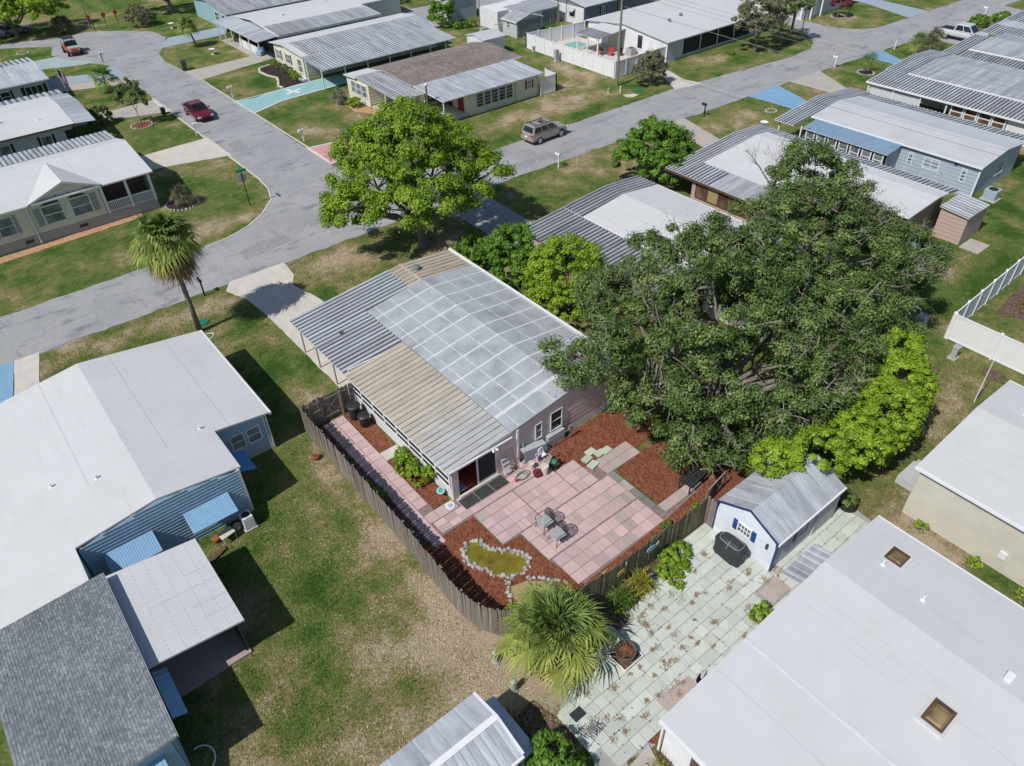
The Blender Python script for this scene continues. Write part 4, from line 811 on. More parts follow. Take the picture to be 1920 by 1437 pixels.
panroof(H9,(54.6,35.62,2.92),(0,1.8,0),(-8.8,0,-.62),6,('pan','pan_valley'),.06,.05); panroof(H9,(54.6,35.62,2.92),(0,1.8,0),(3.8,0,-.3),6,('pan','pan_valley'),.06,.05); panroof(H9,(56.62,19.5,2.84),(0,16.1,0),(1.8,0,-.24),46,('pan','pan_valley'),.06,.05)
part('gutter', B().box(45.68,45.8,28.3,37.4,2.12,2.27), MT['brown_trim'], H9)
b = B(); siding_face(b,'W',46.0,[(28.4,.8),(34.2,.8)],0,.2); siding_face(b,'S',28.4,[(46,2.2),(48.6,2.4)],0,.2); siding_face(b,'W',46.0,[(34.2,2.2),(34.6,2.2)],0,.2); part('wall', b, MT['side_rose'], H9)
for i in range(5): window(H9,'W',46.0,29.0+i*1.16,1.5,1.0,1.25,1,1,('glass_brown','glass_brown','glass_brown','hay','glass_brown')[i],'brown_trim',None,.07)
post(H9,46.0,37.1,2.15,.06,'brown_trim')
H9b = thing('rose_shed', 'rose clapboard shed with striped metal roof behind the brown trimmed house', 'shed', (57,18.2,0))
b = B(); siding_face(b,'W',55.5,[(17.2,2.2),(19.2,2.3)],0,.3,.03); siding_face(b,'S',17.2,[(55.5,2.2),(58.5,2.1)],0,.3,.03); part('wall', b, MT['side_rose'], H9b)
panroof(H9b,(55.3,19.3,2.42),(3.2,0,0),(0,-2.2,-.2),8,('pan_y','pan_valley_y'),.06,.05)
tag(part('path_slab', B().box(55.2,57.0,15.6,17.0,0,.08), MT['concrete']), 'pale concrete slab on the grass by the rose shed', 'slab')
H10 = home_y('blue_grey_house', 'pale blue-grey house with white roof and blue metal lean-to, right', 63.55,67.6,71.2,20.1,35.6,2.6,3.05,2.62,'white_roof_b','side_blue2',.2,.3,seams=0)
for i in range(6): part('roof_seam', B().obox((63.9+i*.62,27.8,2.64+i*.0689+.01), (.02,0,.0022), (0,7.7,0), (0,0,.012)), MT['seam_grey'], H10)
panroof(H10,(63.5,26.8,2.52),(0,8.2,0),(-2.15,0,-.3),6,('blue_metal','blue_metal'),.06,.012,.06)
panroof(H10,(67.6,35.64,2.95),(0,2.1,0),(-6.6,0,-.62),7,('pan','pan_valley'),.06,.05); panroof(H10,(67.6,35.64,2.95),(0,2.1,0),(5.9,0,-.6),7,('pan','pan_valley'),.06,.05); panroof(H10,(71.25,20.3,2.55),(0,15.3,0),(2.3,0,-.28),40,('pan','pan_valley'),.06,.05)
b = B(); siding_face(b,'W',61.6,[(26.95,.75),(34.9,.75)],0,.2); siding_face(b,'S',26.95,[(61.6,2.15),(63.7,2.4)],0,.25); part('wall', b, MT['side_blue2'], H10)
for i in range(7): window(H10,'W',61.6,27.6+i*1.1,1.45,.72,1.2,1,2,'glass_l','trim',None,.1)
window(H10,'W',63.77,25.9,1.55,.3,.9,1,1,'glass','trim'); window(H10,'W',63.77,24.1,1.6,1.2,.85,2,1,'glass_l','trim'); door(H10,'W',63.77,22.7,.8,1.95,'side_blue2'); window(H10,'W',63.77,21.4,1.5,.3,.95,1,1,'glass','trim'); window(H10,'S',20.32,67.8,1.4,1.3,1.1,1,1,'glass','trim')
part('flood_lamp', B().box(63.6,63.77,22.1,22.3,2.2,2.3), MT['darksteel'], H10); part('corner_trim', B().box(63.66,63.78,20.2,20.32,0,2.5), MT['trim'], H10)
for x, y in ((61.5,37.4),(61.6,35.2),(73.4,37.5)): post(H10,x,y,2.25,.06)
ac_unit('grey air conditioner behind the blue-grey house', 64.6,19.1,.95,'side_blue2')
H11 = home_y('metal_roof_house', 'house roofed in pale ribbed metal with lattice carport, upper right', 80.8,86.2,90.0,20,35.8,2.62,2.95,2.6,'pan','side_white',.2,.3,seams=0)
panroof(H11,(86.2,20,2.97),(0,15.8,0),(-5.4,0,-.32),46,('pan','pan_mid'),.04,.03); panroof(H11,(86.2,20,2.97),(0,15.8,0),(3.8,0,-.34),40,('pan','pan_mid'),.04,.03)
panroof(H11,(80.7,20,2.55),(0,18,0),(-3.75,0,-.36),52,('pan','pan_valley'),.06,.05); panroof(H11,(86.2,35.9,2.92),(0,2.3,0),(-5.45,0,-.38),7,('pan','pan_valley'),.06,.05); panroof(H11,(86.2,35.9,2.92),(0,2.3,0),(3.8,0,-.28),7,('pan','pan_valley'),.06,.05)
part('gutter', B().box(76.85,76.98,20,38,2.05,2.2), MT['trim'], H11)
for y in (37.7,35.0,32.2,29.6): post(H11,77.1,y,2.1,.06)
lat = B()
for k in range(44):
    y = 32.3+k*.12; lat.obox((77.1,y,1.25), (0,.3,.3), (.008,0,0), (0,-.012,.012)); lat.obox((77.12,y,1.25), (0,.3,-.3), (.008,0,0), (0,.012,.012))
part('lattice', lat, MT['trim'], H11); part('lattice_panel', B().box(77.14,77.16,32.2,37.6,.6,1.9), MT['side_lgrey'], H11)
for i in range(4): window(H11,'W',77.3,28.6-i*1.3,1.2,1.0,1.4,1,3,'glass_brown','trim',None,.12)
part('wall', B().box(77.3,77.45,20,24.0,0,2.0), MT['side_white'], H11)
H12 = home_y('metal_roof_house', 'house with pale metal roof and grey lean-to behind the lattice carport house', 93.3,98.1,102,20,35.6,2.6,2.92,2.6,'pan','side_white',.2,.3,seams=0)
panroof(H12,(98.1,20,2.94),(0,15.6,0),(-4.8,0,-.3),44,('pan','pan_mid'),.04,.03); panroof(H12,(93.25,20,2.52),(0,15.6,0),(-3.3,0,-.3),44,('pan_mid','pan_valley'),.06,.03); panroof(H12,(98.1,35.7,2.9),(0,1.7,0),(-8.1,0,-.6),5,('pan','pan_valley'),.06,.05)
H13 = home_y('metal_roof_house', 'striped metal roof house farthest right beyond the white pickup', 105.5,111.4,116,20,38.2,2.6,2.95,2.6,'pan','side_white',.2,.3,seams=0)
panroof(H13,(111.4,20,2.97),(0,18.2,0),(-9.6,0,-.62),50,('pan','pan_valley'),.04,.04); panroof(H13,(111.4,20,2.97),(0,18.2,0),(4.6,0,-.3),50,('pan','pan_valley'),.04,.04)
# ---------- left side of the side street
H14 = home_x('cream_house', 'cream house with white gabled roof and railed porch, left edge', -12,12.9,63.5,69.6,73.4,3.30,4.05,3.1,'white_roof','side_beige',.3,.2,walls='WNE',seams=3)
b = B(); siding_face(b,'S',63.8,[(-11.7,3.2),(8.6,3.2)],.85,.2); part('wall', b, MT['side_beige'], H14)
b = B(); siding_face(b,'S',63.77,[(-11.7,.85),(12.6,.85)],0,.85,.01); part('skirting', b, MT['brick'], H14)
b = B(); b.add([(3.5,63.42,3.32),(6.35,63.42,4.36),(6.35,69.2,4.06),(3.5,63.6,3.33)], [(0,1,2,3)]); b.add([(6.35,63.42,4.36),(8.95,63.42,3.32),(8.95,63.6,3.33),(6.35,69.2,4.06)], [(0,1,2,3)])
b.add([(3.5,63.40,3.18),(6.35,63.40,4.2),(8.95,63.40,3.18),(8.95,63.40,3.33),(6.35,63.40,4.38),(3.5,63.40,3.33)], [(0,1,4,5),(1,2,3,4)]); part('gable_roof', b, MT['white_roof'], H14)
b = B(); siding_face(b,'S',63.79,[(3.65,3.18),(6.35,4.18),(8.8,3.18)],3.1,.2); part('gable_wall', b, MT['side_beige'], H14)
for u in (4.95,7.0): window(H14,'S',63.78,u,2.05,1.35,1.35,1,2,'glass_l',fw=.09)
for ua, ub in ((4.3,5.6),(7.65,6.4)):
    part('transom_window', B().add([(ua,63.72,2.86),(ub,63.72,2.86),(ub,63.72,3.42)],[(0,1,2)]), MT['glass'], H14)
for u in (3.9,8.05): g = B(); g.box(u-.2,u+.2,63.70,63.77,1.35,2.75); part('shutter', g, MT['grey_shutter'], H14)
window(H14,'S',63.78,1.6,2.05,1.05,1.35,1,2,'glass_l','trim','grey_shutter'); window(H14,'S',63.78,-3,2.05,1.05,1.35,1,2,'glass_l','trim','grey_shutter')
part('downspout', B().box(3.25,3.37,63.64,63.74,.1,3.2), MT['trim'], H14)
part('porch_wall', B().box(8.55,12.6,66.4,66.5,.8,3.2).box(8.55,8.65,63.8,66.4,.8,3.2), MT['side_brownwall'], H14); part('porch_floor', B().box(8.6,12.6,63.75,66.4,0,.82), MT['brick'], H14)
for x in (8.75,10.65,12.5): part('porch_post', B().box(x-.1,x+.1,63.62,63.82,.82,3.2), MT['trim'], H14)
for z0, z1 in ((1.65,1.74),(.90,.97)): part('rail', B().box(8.85,12.4,63.67,63.77,z0,z1), MT['trim'], H14)
for k in range(26):
    x = 8.95+k*.135
    if abs(x-10.65) > .12: part('baluster', B().box(x-.03,x+.03,63.69,63.75,.97,1.65), MT['trim'], H14)
for x in (2.3,6.3): part('vent_grate', B().box(x,x+.6,63.68,63.75,.35,.55), MT['darksteel'], H14)
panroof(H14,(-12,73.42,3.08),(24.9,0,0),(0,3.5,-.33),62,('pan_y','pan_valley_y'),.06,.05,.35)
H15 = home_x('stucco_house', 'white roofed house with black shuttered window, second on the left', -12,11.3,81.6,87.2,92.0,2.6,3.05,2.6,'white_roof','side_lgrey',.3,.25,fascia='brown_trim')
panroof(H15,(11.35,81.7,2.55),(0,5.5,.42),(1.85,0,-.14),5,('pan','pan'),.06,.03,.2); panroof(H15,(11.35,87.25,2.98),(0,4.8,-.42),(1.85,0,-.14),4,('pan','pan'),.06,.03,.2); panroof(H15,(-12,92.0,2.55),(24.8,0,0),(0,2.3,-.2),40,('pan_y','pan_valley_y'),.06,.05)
window(H15,'S',81.9,8.5,1.5,.9,.95,1,1,'glass_l','trim','black_shutter'); door(H15,'S',81.9,10.7,.8,1.9,'black'); window(H15,'S',81.9,4.9,1.5,.9,.95,1,1,'glass_l','trim','black_shutter'); vent(H15,5.6,85.6,2.95,'box'); vent(H15,8.8,84.2,2.85)
H16 = home_x('grey_shutter_house', 'pale grey ribbed roof house with black shutters, third on the left', -12,13.0,98.9,104.8,108.6,2.45,3.0,2.6,'pan','side_lgrey',.3,.3,noroof=True)
panroof(H16,(-12,104.8,3.0),(25,0,0),(0,-5.9,-.55),15,('pan_y','pan_y'),.06,.03,.1); panroof(H16,(-12,104.8,3.0),(25,0,0),(0,3.8,-.4),44,('pan_y','pan_valley_y'),.06,.05)
window(H16,'S',99.2,11.2,1.45,1.7,.95,3,1,'glass','trim','black_shutter'); window(H16,'S',99.2,8.3,1.4,.9,.95,1,2,'glass','trim','black_shutter')
# ---------- north of the main street
H17 = home_x('brown_shingle_house', 'cream house with brown shingle ridge and white metal porch roof, red shutters', 41.0,55.6,67.8,73.4,76.6,2.68,3.0,2.5,'shingle_brown','side_yellowgreen',.2,.3,walls='N',noroof=True)
shingles(H17,(40.9,67.8,2.7),(14.7,0,0),(0,5.6,.32),46,26,'shingle_brown'); shingles(H17,(40.9,76.7,2.5),(14.7,0,0),(0,-3.3,.52),46,16,'shingle_brown')
panroof(H17,(41.0,67.8,2.66),(13.3,0,0),(0,-5.5,-.26),16,('pan_y','pan_y'),.06,.03,.12); panroof(H17,(38.0,74.6,2.7),(3.1,0,0),(0,-8.6,-.42),9,('pan_y','pan_valley_y'),.06,.05); part('roof', B().slab([(37.9,74.4,2.62),(41,74.4,2.72),(41,77,2.45),(37.9,77,2.45)],.08), MT['white_roof'], H17)
b = B(); siding_face(b,'S',62.85,[(44.6,2.3),(53.9,2.3)],0,.6,.008); siding_face(b,'E',53.9,[(62.85,2.3),(67.8,2.5)],0,.3); siding_face(b,'W',38.2,[(72.2,2.4),(76.8,2.4)],0,.3); siding_face(b,'S',72.2,[(38.2,2.4),(41,2.4)],0,.3); siding_face(b,'W',44.6,[(62.85,2.3),(66,2.3)],0,.3); siding_face(b,'W',41.2,[(66,2.5),(72.2,2.6)],0,.3); part('wall', b, MT['side_cream'], H17)
for i in range(5): window(H17,'S',62.84,45.9+i*.98,1.35,.82,1.3,1,4,'glass','trim',None,.05)
window(H17,'S',62.84,52.6,1.45,.5,.75,1,2,'glass_l','trim','red_shutter'); 
for i in range(3): window(H17,'W',38.18,73.1+i*1.15,1.45,.9,1.2,1,2,'glass_l')
window(H17,'W',41.18,69.8,1.5,1.3,1.0,2,1); door(H17,'W',44.58,64.4,.9,1.95,'red_shutter'); window(H17,'W',41.18,67.2,1.5,.8,1.1,1,2); part('downspout', B().box(50.6,50.68,62.76,62.84,0,2.3), MT['side_yellowgreen'], H17)
part('porch_floor', B().box(38.2,44.5,63,72,0,.2), MT['concrete_l'], H17)
for x, y in ((38.3,69),(38.3,66.2),(41.2,62.6)): post(H17,x,y,2.3,.05)
H18 = home_x('yellow_house', 'pale yellow house with ribbed metal roof and aqua drive, black shutters', 37.1,56.5,85.4,90.4,94.0,2.66,3.0,2.6,'pan','side_cream',.35,.3,noroof=True)
panroof(H18,(38.1,90.4,3.0),(18.4,0,0),(0,-5.0,-.34),46,('pan_y','pan_valley_y'),.06,.045); panroof(H18,(37.1,85.4,2.6),(18.4,0,0),(0,-5.2,-.35),46,('pan_y','pan_valley_y'),.06,.045)
part('roof', B().slab([(37.1,85.4,2.68),(38.1,85.4,2.68),(38.1,90.4,3.02),(37.1,90.4,3.02)],.09).slab([(37.1,90.4,3.02),(56.5,90.4,3.02),(56.5,94.1,2.6),(37.1,94.1,2.6)],.09), MT['white_roof'], H18)
for u in (92.4,89.8): window(H18,'W',37.45,u,1.45,1.0,1.0,1,2,'glass_l','trim','black_shutter')
for x in (37.25,40.2,43.2,46.2,49.2,52.0,54.3): post(H18,x,80.9,2.25,.06,'trim')
post(H18,37.25,84.7,2.5,.06); window(H18,'W',37.45,86.8,1.3,1.0,1.4,1,2,'glass_l'); b = B(); [b.box(x,x+.05,85.7,85.74,.2,2.4) for x in (41,44,47,50,53)]; part('screen_post', b, MT['trim'], H18); part('screen', B().box(42,54,85.68,85.7,.4,2.3), MT['screen'], H18)
part('carport_floor', B().box(39,54,81.2,84.7,0,.04), MT['aqua'], H18); part('step', B().box(36.6,37.3,85.0,86.2,0,.3), MT['trim'], H18)
H19 = home_x('white_roof_house', 'house with smooth white roof and white posted carport beside the small leaning palm', 39.2,54.5,96.3,104.2,110.0,2.4,3.05,2.5,'white_roof','side_lgrey',.35,.3)
panroof(H19,(39.2,110.2,2.5),(0,-14.1,0),(-2.8,0,-.22),14,('pan','pan'),.06,.03,.1); panroof(H19,(39.4,100.4,2.80),(5.4,0,0),(0,-4.2,-.34),20,('pan_mid','pan_valley_y'),.05,.045); panroof(H19,(44.8,100.4,2.80),(9.7,0,0),(0,-4.2,-.34),34,('pan_y','pan_valley_y'),.05,.04)
for y in (109.6,107.4,104.8,102,99.3,96.3): post(H19,36.6,y,2.2,.05)
part('knee_wall', B().box(37.4,37.5,99,105,0,.9), MT['side_white'], H19); part('screen', B().box(38.6,38.65,97,109,.5,2.3), MT['screen'], H19); vent(H19,43.4,103.2,3.0,'box'); vent(H19,41.2,101.6,2.86); 
H20 = home_x('teal_house', 'teal house with ribbed metal roof at the top edge', 38.8,60,112,119,125,2.35,3.1,2.5,'pan','side_teal',.3,.3,noroof=True)
panroof(H20,(38.8,119,3.1),(20,0,0),(0,-7,-.75),58,('pan_y','pan_valley_y'),.06,.05); panroof(H20,(38.8,119,3.1),(20,0,0),(0,6,-.6),30,('pan_y','pan_valley_y'),.06,.05)
for x in (39.2,44,48.5): post(H20,x,112.2,2.3,.06)
window(H20,'W',39.1,116,1.4,1.3,1.1,2,2); window(H20,'W',39.1,113.6,1.4,.9,1.1,1,2)
# ---------- sheds and houses in the far middle
def shed_x(label, x0, x1, ys, yr, yn, ze, zr, roof, side, extra=None):
    h = home_x('garden_shed', label, x0,x1,ys,yr,yn,ze,zr,ze,roof,side,.12,.3,'shed'); 
    return h
s_ = shed_x('small white shed behind the brown shingle house', 57.3,60.9,77.3,79,80.8,2.2,2.55,'white_roof_b','side_white'); window(s_,'W',57.42,79,1.5,.35,.35,1,1)
s_ = home_y('vinyl_shed', 'grey vinyl shed with gable front by the white vinyl fence', 66.0,68.3,70.6,81.3,84.6,2.0,2.65,2.0,'pan_mid','side_lgrey',.15,.3,'shed',seams=0); window(s_,'W',66.15,83.2,1.4,.4,.7,1,2); part('gable_board', B().box(66.3,70.3,81.40,81.46,0,2.0), MT['side_grey'], s_)
s_ = home_x('white_flat_shed', 'white shed with grey doors left of the dark grey house', 68.5,75.5,83.3,86,88.5,2.3,2.6,2.3,'pan_mid','side_white',.1,.4,'shed'); part('door', B().box(72.3,75.2,83.33,83.40,.05,1.95), MT['side_grey'], s_)
part('door_split', B().box(73.7,73.76,83.31,83.42,.05,1.95), MT['trim_grey'], s_); part('wall', B().box(66.5,72.2,86,90,0,2.4), MT['side_white'], s_)
s_ = home_x('dark_grey_house', 'dark grey house with black shuttered window behind the pool', 76.4,91,79.4,84,88.4,2.5,3.1,2.5,'white_roof_b','side_grey',.2,.25); window(s_,'S',79.6,80.2,1.5,.7,.8,2,2,'glass_l','trim','black_shutter'); window(s_,'S',79.6,83.6,1.5,.7,.8,2,2,'glass_l','trim','black_shutter'); awning(s_,'W',76.6,81.3,82.5,2.0,.7,.4,6,'pan'); part('white_gable', B().box(76.52,76.58,79.65,88.2,0,2.2), MT['side_white'], s_); window(s_,'W',76.5,81.9,1.3,.8,.9)
s_ = home_x('pool_house', 'white house with pale roof and dark screened porch beside the pool', 72.2,92,60.6,68.2,74.8,2.4,3.2,2.4,'white_roof','side_white',.3,.25,walls='WNE',seams=4,fascia='trim_grey')
b = B(); siding_face(b,'S',60.95,[(72.6,2.25),(75.2,2.25)],0,.2); part('wall', b, MT['side_lgrey'], s_); part('knee_wall', B().box(75.2,91.6,60.9,61.0,0,.35), MT['trim_grey'], s_)
for i in range(5): o = part('screen_frame', B().box(75.2+i*3.3,75.3+i*3.3,60.88,61.0,.35,2.25), MT['trim'], s_); part('screen_panel', B().box(75.3+i*3.3,78.5+i*3.3,60.93,60.95,.35,2.25), MT['screen'], o)
window(s_,'W',72.5,65.3,1.5,.8,1.5,1,1,'glass','trim',None,.15); door(s_,'W',72.5,62.6,1.5,1.9,'side_white'); vent(s_,77.6,65.4,2.95,'dome'); vent(s_,80.4,66,3.0,'dome')
s_ = thing('pool_pavilion', 'flat roofed pool pavilion on white posts inside the vinyl fence', 'pavilion', (70,70,0)); panroof(s_,(72.4,67.8,2.6),(0,4,0),(-2.4,0,-.2),6,('white_roof','white_roof'),.08,.01,.1); panroof(s_,(70.0,67.8,2.4),(0,4,0),(-2.3,0,-.2),16,('pan_mid','pan_valley'),.05,.04)
for x, y in ((67.9,68),(67.9,71.6),(67.9,69.8)): post(s_,x,y,2.2,.07)
part('wall', B().box(71.6,72.1,68.2,70.0,0,2.3), MT['side_yellowgreen'], s_)
struct('pool_deck', B().prism([(65,76.4),(72.4,76.4),(72.4,61.6),(64.4,61.6),(64.4,66),(66,72)], -.02, .05), MT['concrete_l'])
p_ = thing('swimming_pool', 'small turquoise swimming pool inside the white fence', 'pool', (69.3,73.6,0)); part('coping', B().box(67.6,71.0,72.2,75.0,.05,.12), MT['concrete_l'], p_); part('water', B().box(67.9,70.7,72.5,74.7,.10,.128), MT['pool'], p_)
ac_unit('grey air conditioner beside the white house by the pool', 71.6,65.9,.9)
s_ = home_x('grey_box_building', 'pale grey clapboard building at the top edge behind the round tree', 64.6,69.2,94.3,97,99.5,3.0,3.3,3.0,'white_roof_b','side_lgrey',.05,.3)
s_ = home_x('far_house', 'white house far at the top edge beyond the aqua-roofed row', 52,62,103,107,110,2.5,3.0,2.5,'white_roof','side_white',.2,.3)
s_ = home_x('far_house', 'white house beyond the branch road at the top edge', 99.5,112,60.5,66,71,2.5,3.1,2.5,'white_roof','side_white',.3,.3); 
for x in (101,103.4): post(s_,x,60.2,2.4,.09)
s_ = home_x('far_house', 'pale house left of the branch road at the top edge', 78,90,90,95,100,2.5,3.1,2.5,'white_roof_b','side_white',.3,.3)
# ================= FENCES =================
def picket_mesh(w_, h, m, k):
    rr = random.Random(k); b = B(); a = w_/2-.004; t = .011; dz = rr.uniform(-.04,.02)
    b.add([(-a,-t,.02),(a,-t,.02),(a,t,.02),(-a,t,.02),(-a,-t,h-.05+dz),(a,-t,h-.05+dz),(a,t,h-.05+dz),(-a,t,h-.05+dz),(-a*.55,-t,h+dz),(a*.55,-t,h+dz),(a*.55,t,h+dz),(-a*.55,t,h+dz)],
          [(3,2,1,0),(0,1,5,4),(1,2,6,5),(2,3,7,6),(3,0,4,7),(4,5,9,8),(5,6,10,9),(6,7,11,10),(7,4,8,11),(8,9,10,11)])
    return mesh('picket', b, MT[m])
def wood_fence(label, pts, m, h=1.83, step=.145, side=1, gate=None):
    """dog-eared picket fence along a polyline; rails and posts on one side"""
    root = thing('wood_fence', label, 'fence', (pts[0][0],pts[0][1],0)); ms = [picket_mesh(step, h, m, k) for k in range(4)]; off = Vector(root.location)
    P = [Vector((p[0],p[1],0)) for p in pts]; first = True
    for a, c in zip(P[:-1], P[1:]):
        d = c-a; L = d.length; d.normalize(); n = Vector((-d.y,d.x,0))*side; k = max(1, round(L/step)); ang = math.atan2(d.y,d.x)
        for i in range(k):
            p = a+d*(L*(i+.5)/k); o = inst('picket', ms[RNG.randrange(4)], root, p-off+Vector((0,0,RNG.uniform(-.02,.02))), ang)
            o.rotation_euler = (RNG.uniform(-.02,.02), RNG.uniform(-.012,.012), ang+RNG.uniform(-.03,.03)); o.scale = (L/k/step,1,1)
        for z in (.35,1.0,1.55): part('rail', B().obox((a+c)/2+n*.035+Vector((0,0,z)), d*L/2, n*.019, (0,0,.045)), MT[m], root)
        q = 0.0
        while q <= L+.01:
            p = a+d*q+n*.10; part('post', B().box(p.x-.045,p.x+.045,p.y-.045,p.y+.045,0,h-.08), MT[m], root); q += 2.3
    return root
wood_fence('weathered grey picket fence along the pink house side yard, left', [(9.26,30.5),(9.26,25),(9.25,19.6),(9.13,17.2),(9.12,15.7),(9.3,14.7),(9.75,13.95),(10.5,13.4),(11.6,12.95),(13.0,12.6)], 'wood_grey', side=1)
wood_fence('mossy picket fence between the pink patio and the pale green patio', [(13.0,12.55),(15,12.42),(17.5,12.38),(20.9,12.36)], 'wood_moss', side=1)
wood_fence('short grey fence return against the painted shed', [(20.95,12.36),(21.0,11.9)], 'wood_grey', side=1)
gf = wood_fence('short dark fence beside the pink house carport', [(9.3,30.56),(10.42,30.56)], 'wood_grey', side=-1); 
wood_fence('narrow dark fence piece between gate and pink house', [(11.62,30.56),(12.5,30.56)], 'wood_grey', side=-1)
g = thing('wood_gate', 'weathered gate with diagonal braces beside the black bins', 'gate', (11.02,30.58,0)); ms = [picket_mesh(.145,1.8,'wood_grey',k) for k in range(3)]
for i in range(8): inst('picket', ms[i%3], g, (-.52+i*.148,0,0))
part('brace', B().obox((0,-.03,.95),(.52,0,.45),(0,.015,0),(-.03,0,.035),0), MT['wood_grey'], g, local=True); part('brace', B().obox((0,-.05,.95),(.5,0,-.45),(0,.015,0),(.03,0,.035),0), MT['wood_grey'], g, local=True)
part('rail', B().box(-.58,.58,-.05,-.012,.3,.4).box(-.58,.58,-.05,-.012,1.5,1.6), MT['wood_grey'], g, local=True); part('post', B().box(-.68,-.58,-.06,.05,0,1.95).box(.5,.6,-.06,.05,0,1.9), MT['wood_grey'], g, local=True)
# fence ornaments
def vinyl_fence(label, pts, step=1.85, h=1.83, m='trim'):
    root = thing('vinyl_fence', label, 'fence', (pts[0][0],pts[0][1],0))
    for a, c in zip(pts[:-1], pts[1:]):
        a, c = Vector((*a,0)), Vector((*c,0)); d = c-a; L = d.length; d.normalize(); k = max(1, round(L/step)); n = Vector((-d.y,d.x,0))
        for i in range(k+1):
            p = a+d*(L*i/k); b = B(); b.box(p.x-.065,p.x+.065,p.y-.065,p.y+.065,0,h+.06); b.add([(p.x-.08,p.y-.08,h+.06),(p.x+.08,p.y-.08,h+.06),(p.x+.08,p.y+.08,h+.06),(p.x-.08,p.y+.08,h+.06),(p.x,p.y,h+.14)],[(0,1,4),(1,2,4),(2,3,4),(3,0,4)])
            part('post', b, MT[m], root)
            if i < k:
                q = a+d*(L*(i+.5)/k); w2 = d*(L/k/2-.07); b = B(); b.obox(q+Vector((0,0,h*.5+.02)), w2, n*.018, (0,0,h*.5-.08)); b.obox(q+Vector((0,0,h-.05)), w2, n*.035, (0,0,.05)); b.obox(q+Vector((0,0,.1)), w2, n*.035, (0,0,.05))
                part('panel', b, MT[m], root)
    return root
vinyl_fence('long white vinyl fence enclosing the swimming pool', [(73.2,75.9),(64.15,77.1),(63.8,61.1)]); vinyl_fence('white vinyl fence running from the utility pole to the pool house corner', [(63.95,61.02),(72.7,61.15)])
vinyl_fence('white vinyl fence receding at the right edge', [(43.75,12.2),(60,12.6)], 1.85, 1.83); vinyl_fence('white vinyl fence panel run nearest the big oak, right edge', [(43.7,12.1),(43.5,4)], 2.4, 1.83)
vinyl_fence('short white vinyl privacy screen at the end of the brown shingle house', [(53.95,62.5),(56.15,62.46),(56.3,64.4)], 2.2, 1.9)
# ================= VEGETATION =================
NPR = np.random.RandomState(11)
def leaf_mesh(name, pos, nrm, size, mats, rnd=None, aspect=.55, mi=None):
    n = len(pos); a = np.cross(nrm, NPR.normal(size=(n,3))); a /= np.linalg.norm(a,axis=1,keepdims=True)+1e-9
    b = np.cross(nrm, a); s = size[:,None]; fold = nrm*(s*.12)
    v = np.stack([pos-a*s*.5, pos-b*s*aspect*.5-fold, pos+a*s*.5, pos+b*s*aspect*.5-fold], 1).reshape(-1,3)
    me = bpy.data.meshes.new(name); me.vertices.add(4*n); me.vertices.foreach_set('co', v.astype(np.float32).ravel())
    me.loops.add(4*n); me.loops.foreach_set('vertex_index', np.arange(4*n, dtype=np.int32)); me.polygons.add(n)
    me.polygons.foreach_set('loop_start', np.arange(0,4*n,4,dtype=np.int32)); me.polygons.foreach_set('loop_total', np.full(n,4,dtype=np.int32))
    for m in mats: me.materials.append(m)
    if mi is not None: me.polygons.foreach_set('material_index', mi.astype(np.int32))
    me.update(calc_edges=True)
    at = me.attributes.new('rnd','FLOAT','FACE'); at.data.foreach_set('value', (NPR.rand(n) if rnd is None else rnd).astype(np.float32))
    return me
def crown_points(blobs, n, clump=.45, dens=1.3, inner=.15, low=-.45, gap=-1.7):
    """leaves gathered in clumps over the surface of ellipsoid blobs"""
    bl = np.array(blobs, float)
    if bl.shape[1] == 4: bl = np.hstack([bl, bl[:,3:4], bl[:,3:4]])
    area = (bl[:,3]*bl[:,4]+bl[:,4]*bl[:,5]+bl[:,3]*bl[:,5])/3*4*math.pi*.75
    C, CN, CV = [], [], []
    for q, ar in zip(bl, area):
        k = max(4, int(ar*dens)); d = NPR.normal(size=(k*3,3)); d /= np.linalg.norm(d,axis=1,keepdims=True); d = d[d[:,2] > low][:k]
        r = 1-np.abs(NPR.normal(0,.10,len(d)))+NPR.normal(0,.06,len(d)); p = q[:3]+d*q[3:6]*r[:,None]
        C.append(p); CN.append(d)
    C = np.concatenate(C); CN = np.concatenate(CN)
    # drop clumps deep inside other blobs
    keep = np.ones(len(C), bool)
    for q in bl:
        e = (((C-q[:3])/q[3:6])**2).sum(1); keep &= ~((e < .38) & (NPR.rand(len(C)) > inner))
    C, CN = C[keep], CN[keep]
    # patchy gaps: whole neighbourhoods of clumps missing
    g = np.sin(C[:,0]*1.7+C[:,2]*1.1)+np.sin(C[:,1]*1.9-C[:,2]*.7)+np.sin(C[:,0]*.9-C[:,1]*1.3+2)
    k2 = (g > -1.35+gap) | (NPR.rand(len(C)) < .18)
    if k2.sum() > 3: C, CN = C[k2], CN[k2]
    cr = NPR.rand(len(C)); cs = NPR.uniform(.7,1.35,len(C)); idx = NPR.randint(0, len(C), n)
    u = NPR.normal(size=(n,3)); u /= np.linalg.norm(u,axis=1,keepdims=True); rad = (NPR.rand(n)**.45)[:,None]
    off = u*rad*np.array([1,1,.7])*clump*cs[idx][:,None]; stray = NPR.rand(n) < .10; off[stray] *= NPR.uniform(1.2,2.0,(stray.sum(),1))
    pos = C[idx]+off; pos[:,2] = np.maximum(pos[:,2], .12)
    nr = u*.8+CN[idx]*.2+np.array([0,0,.40])+NPR.normal(size=(n,3))*.24; nr /= np.linalg.norm(nr,axis=1,keepdims=True)
    rnd = np.clip(cr[idx]*.4+NPR.rand(n)*.55+.02, 0, 1)
    return pos, nr, rnd, C
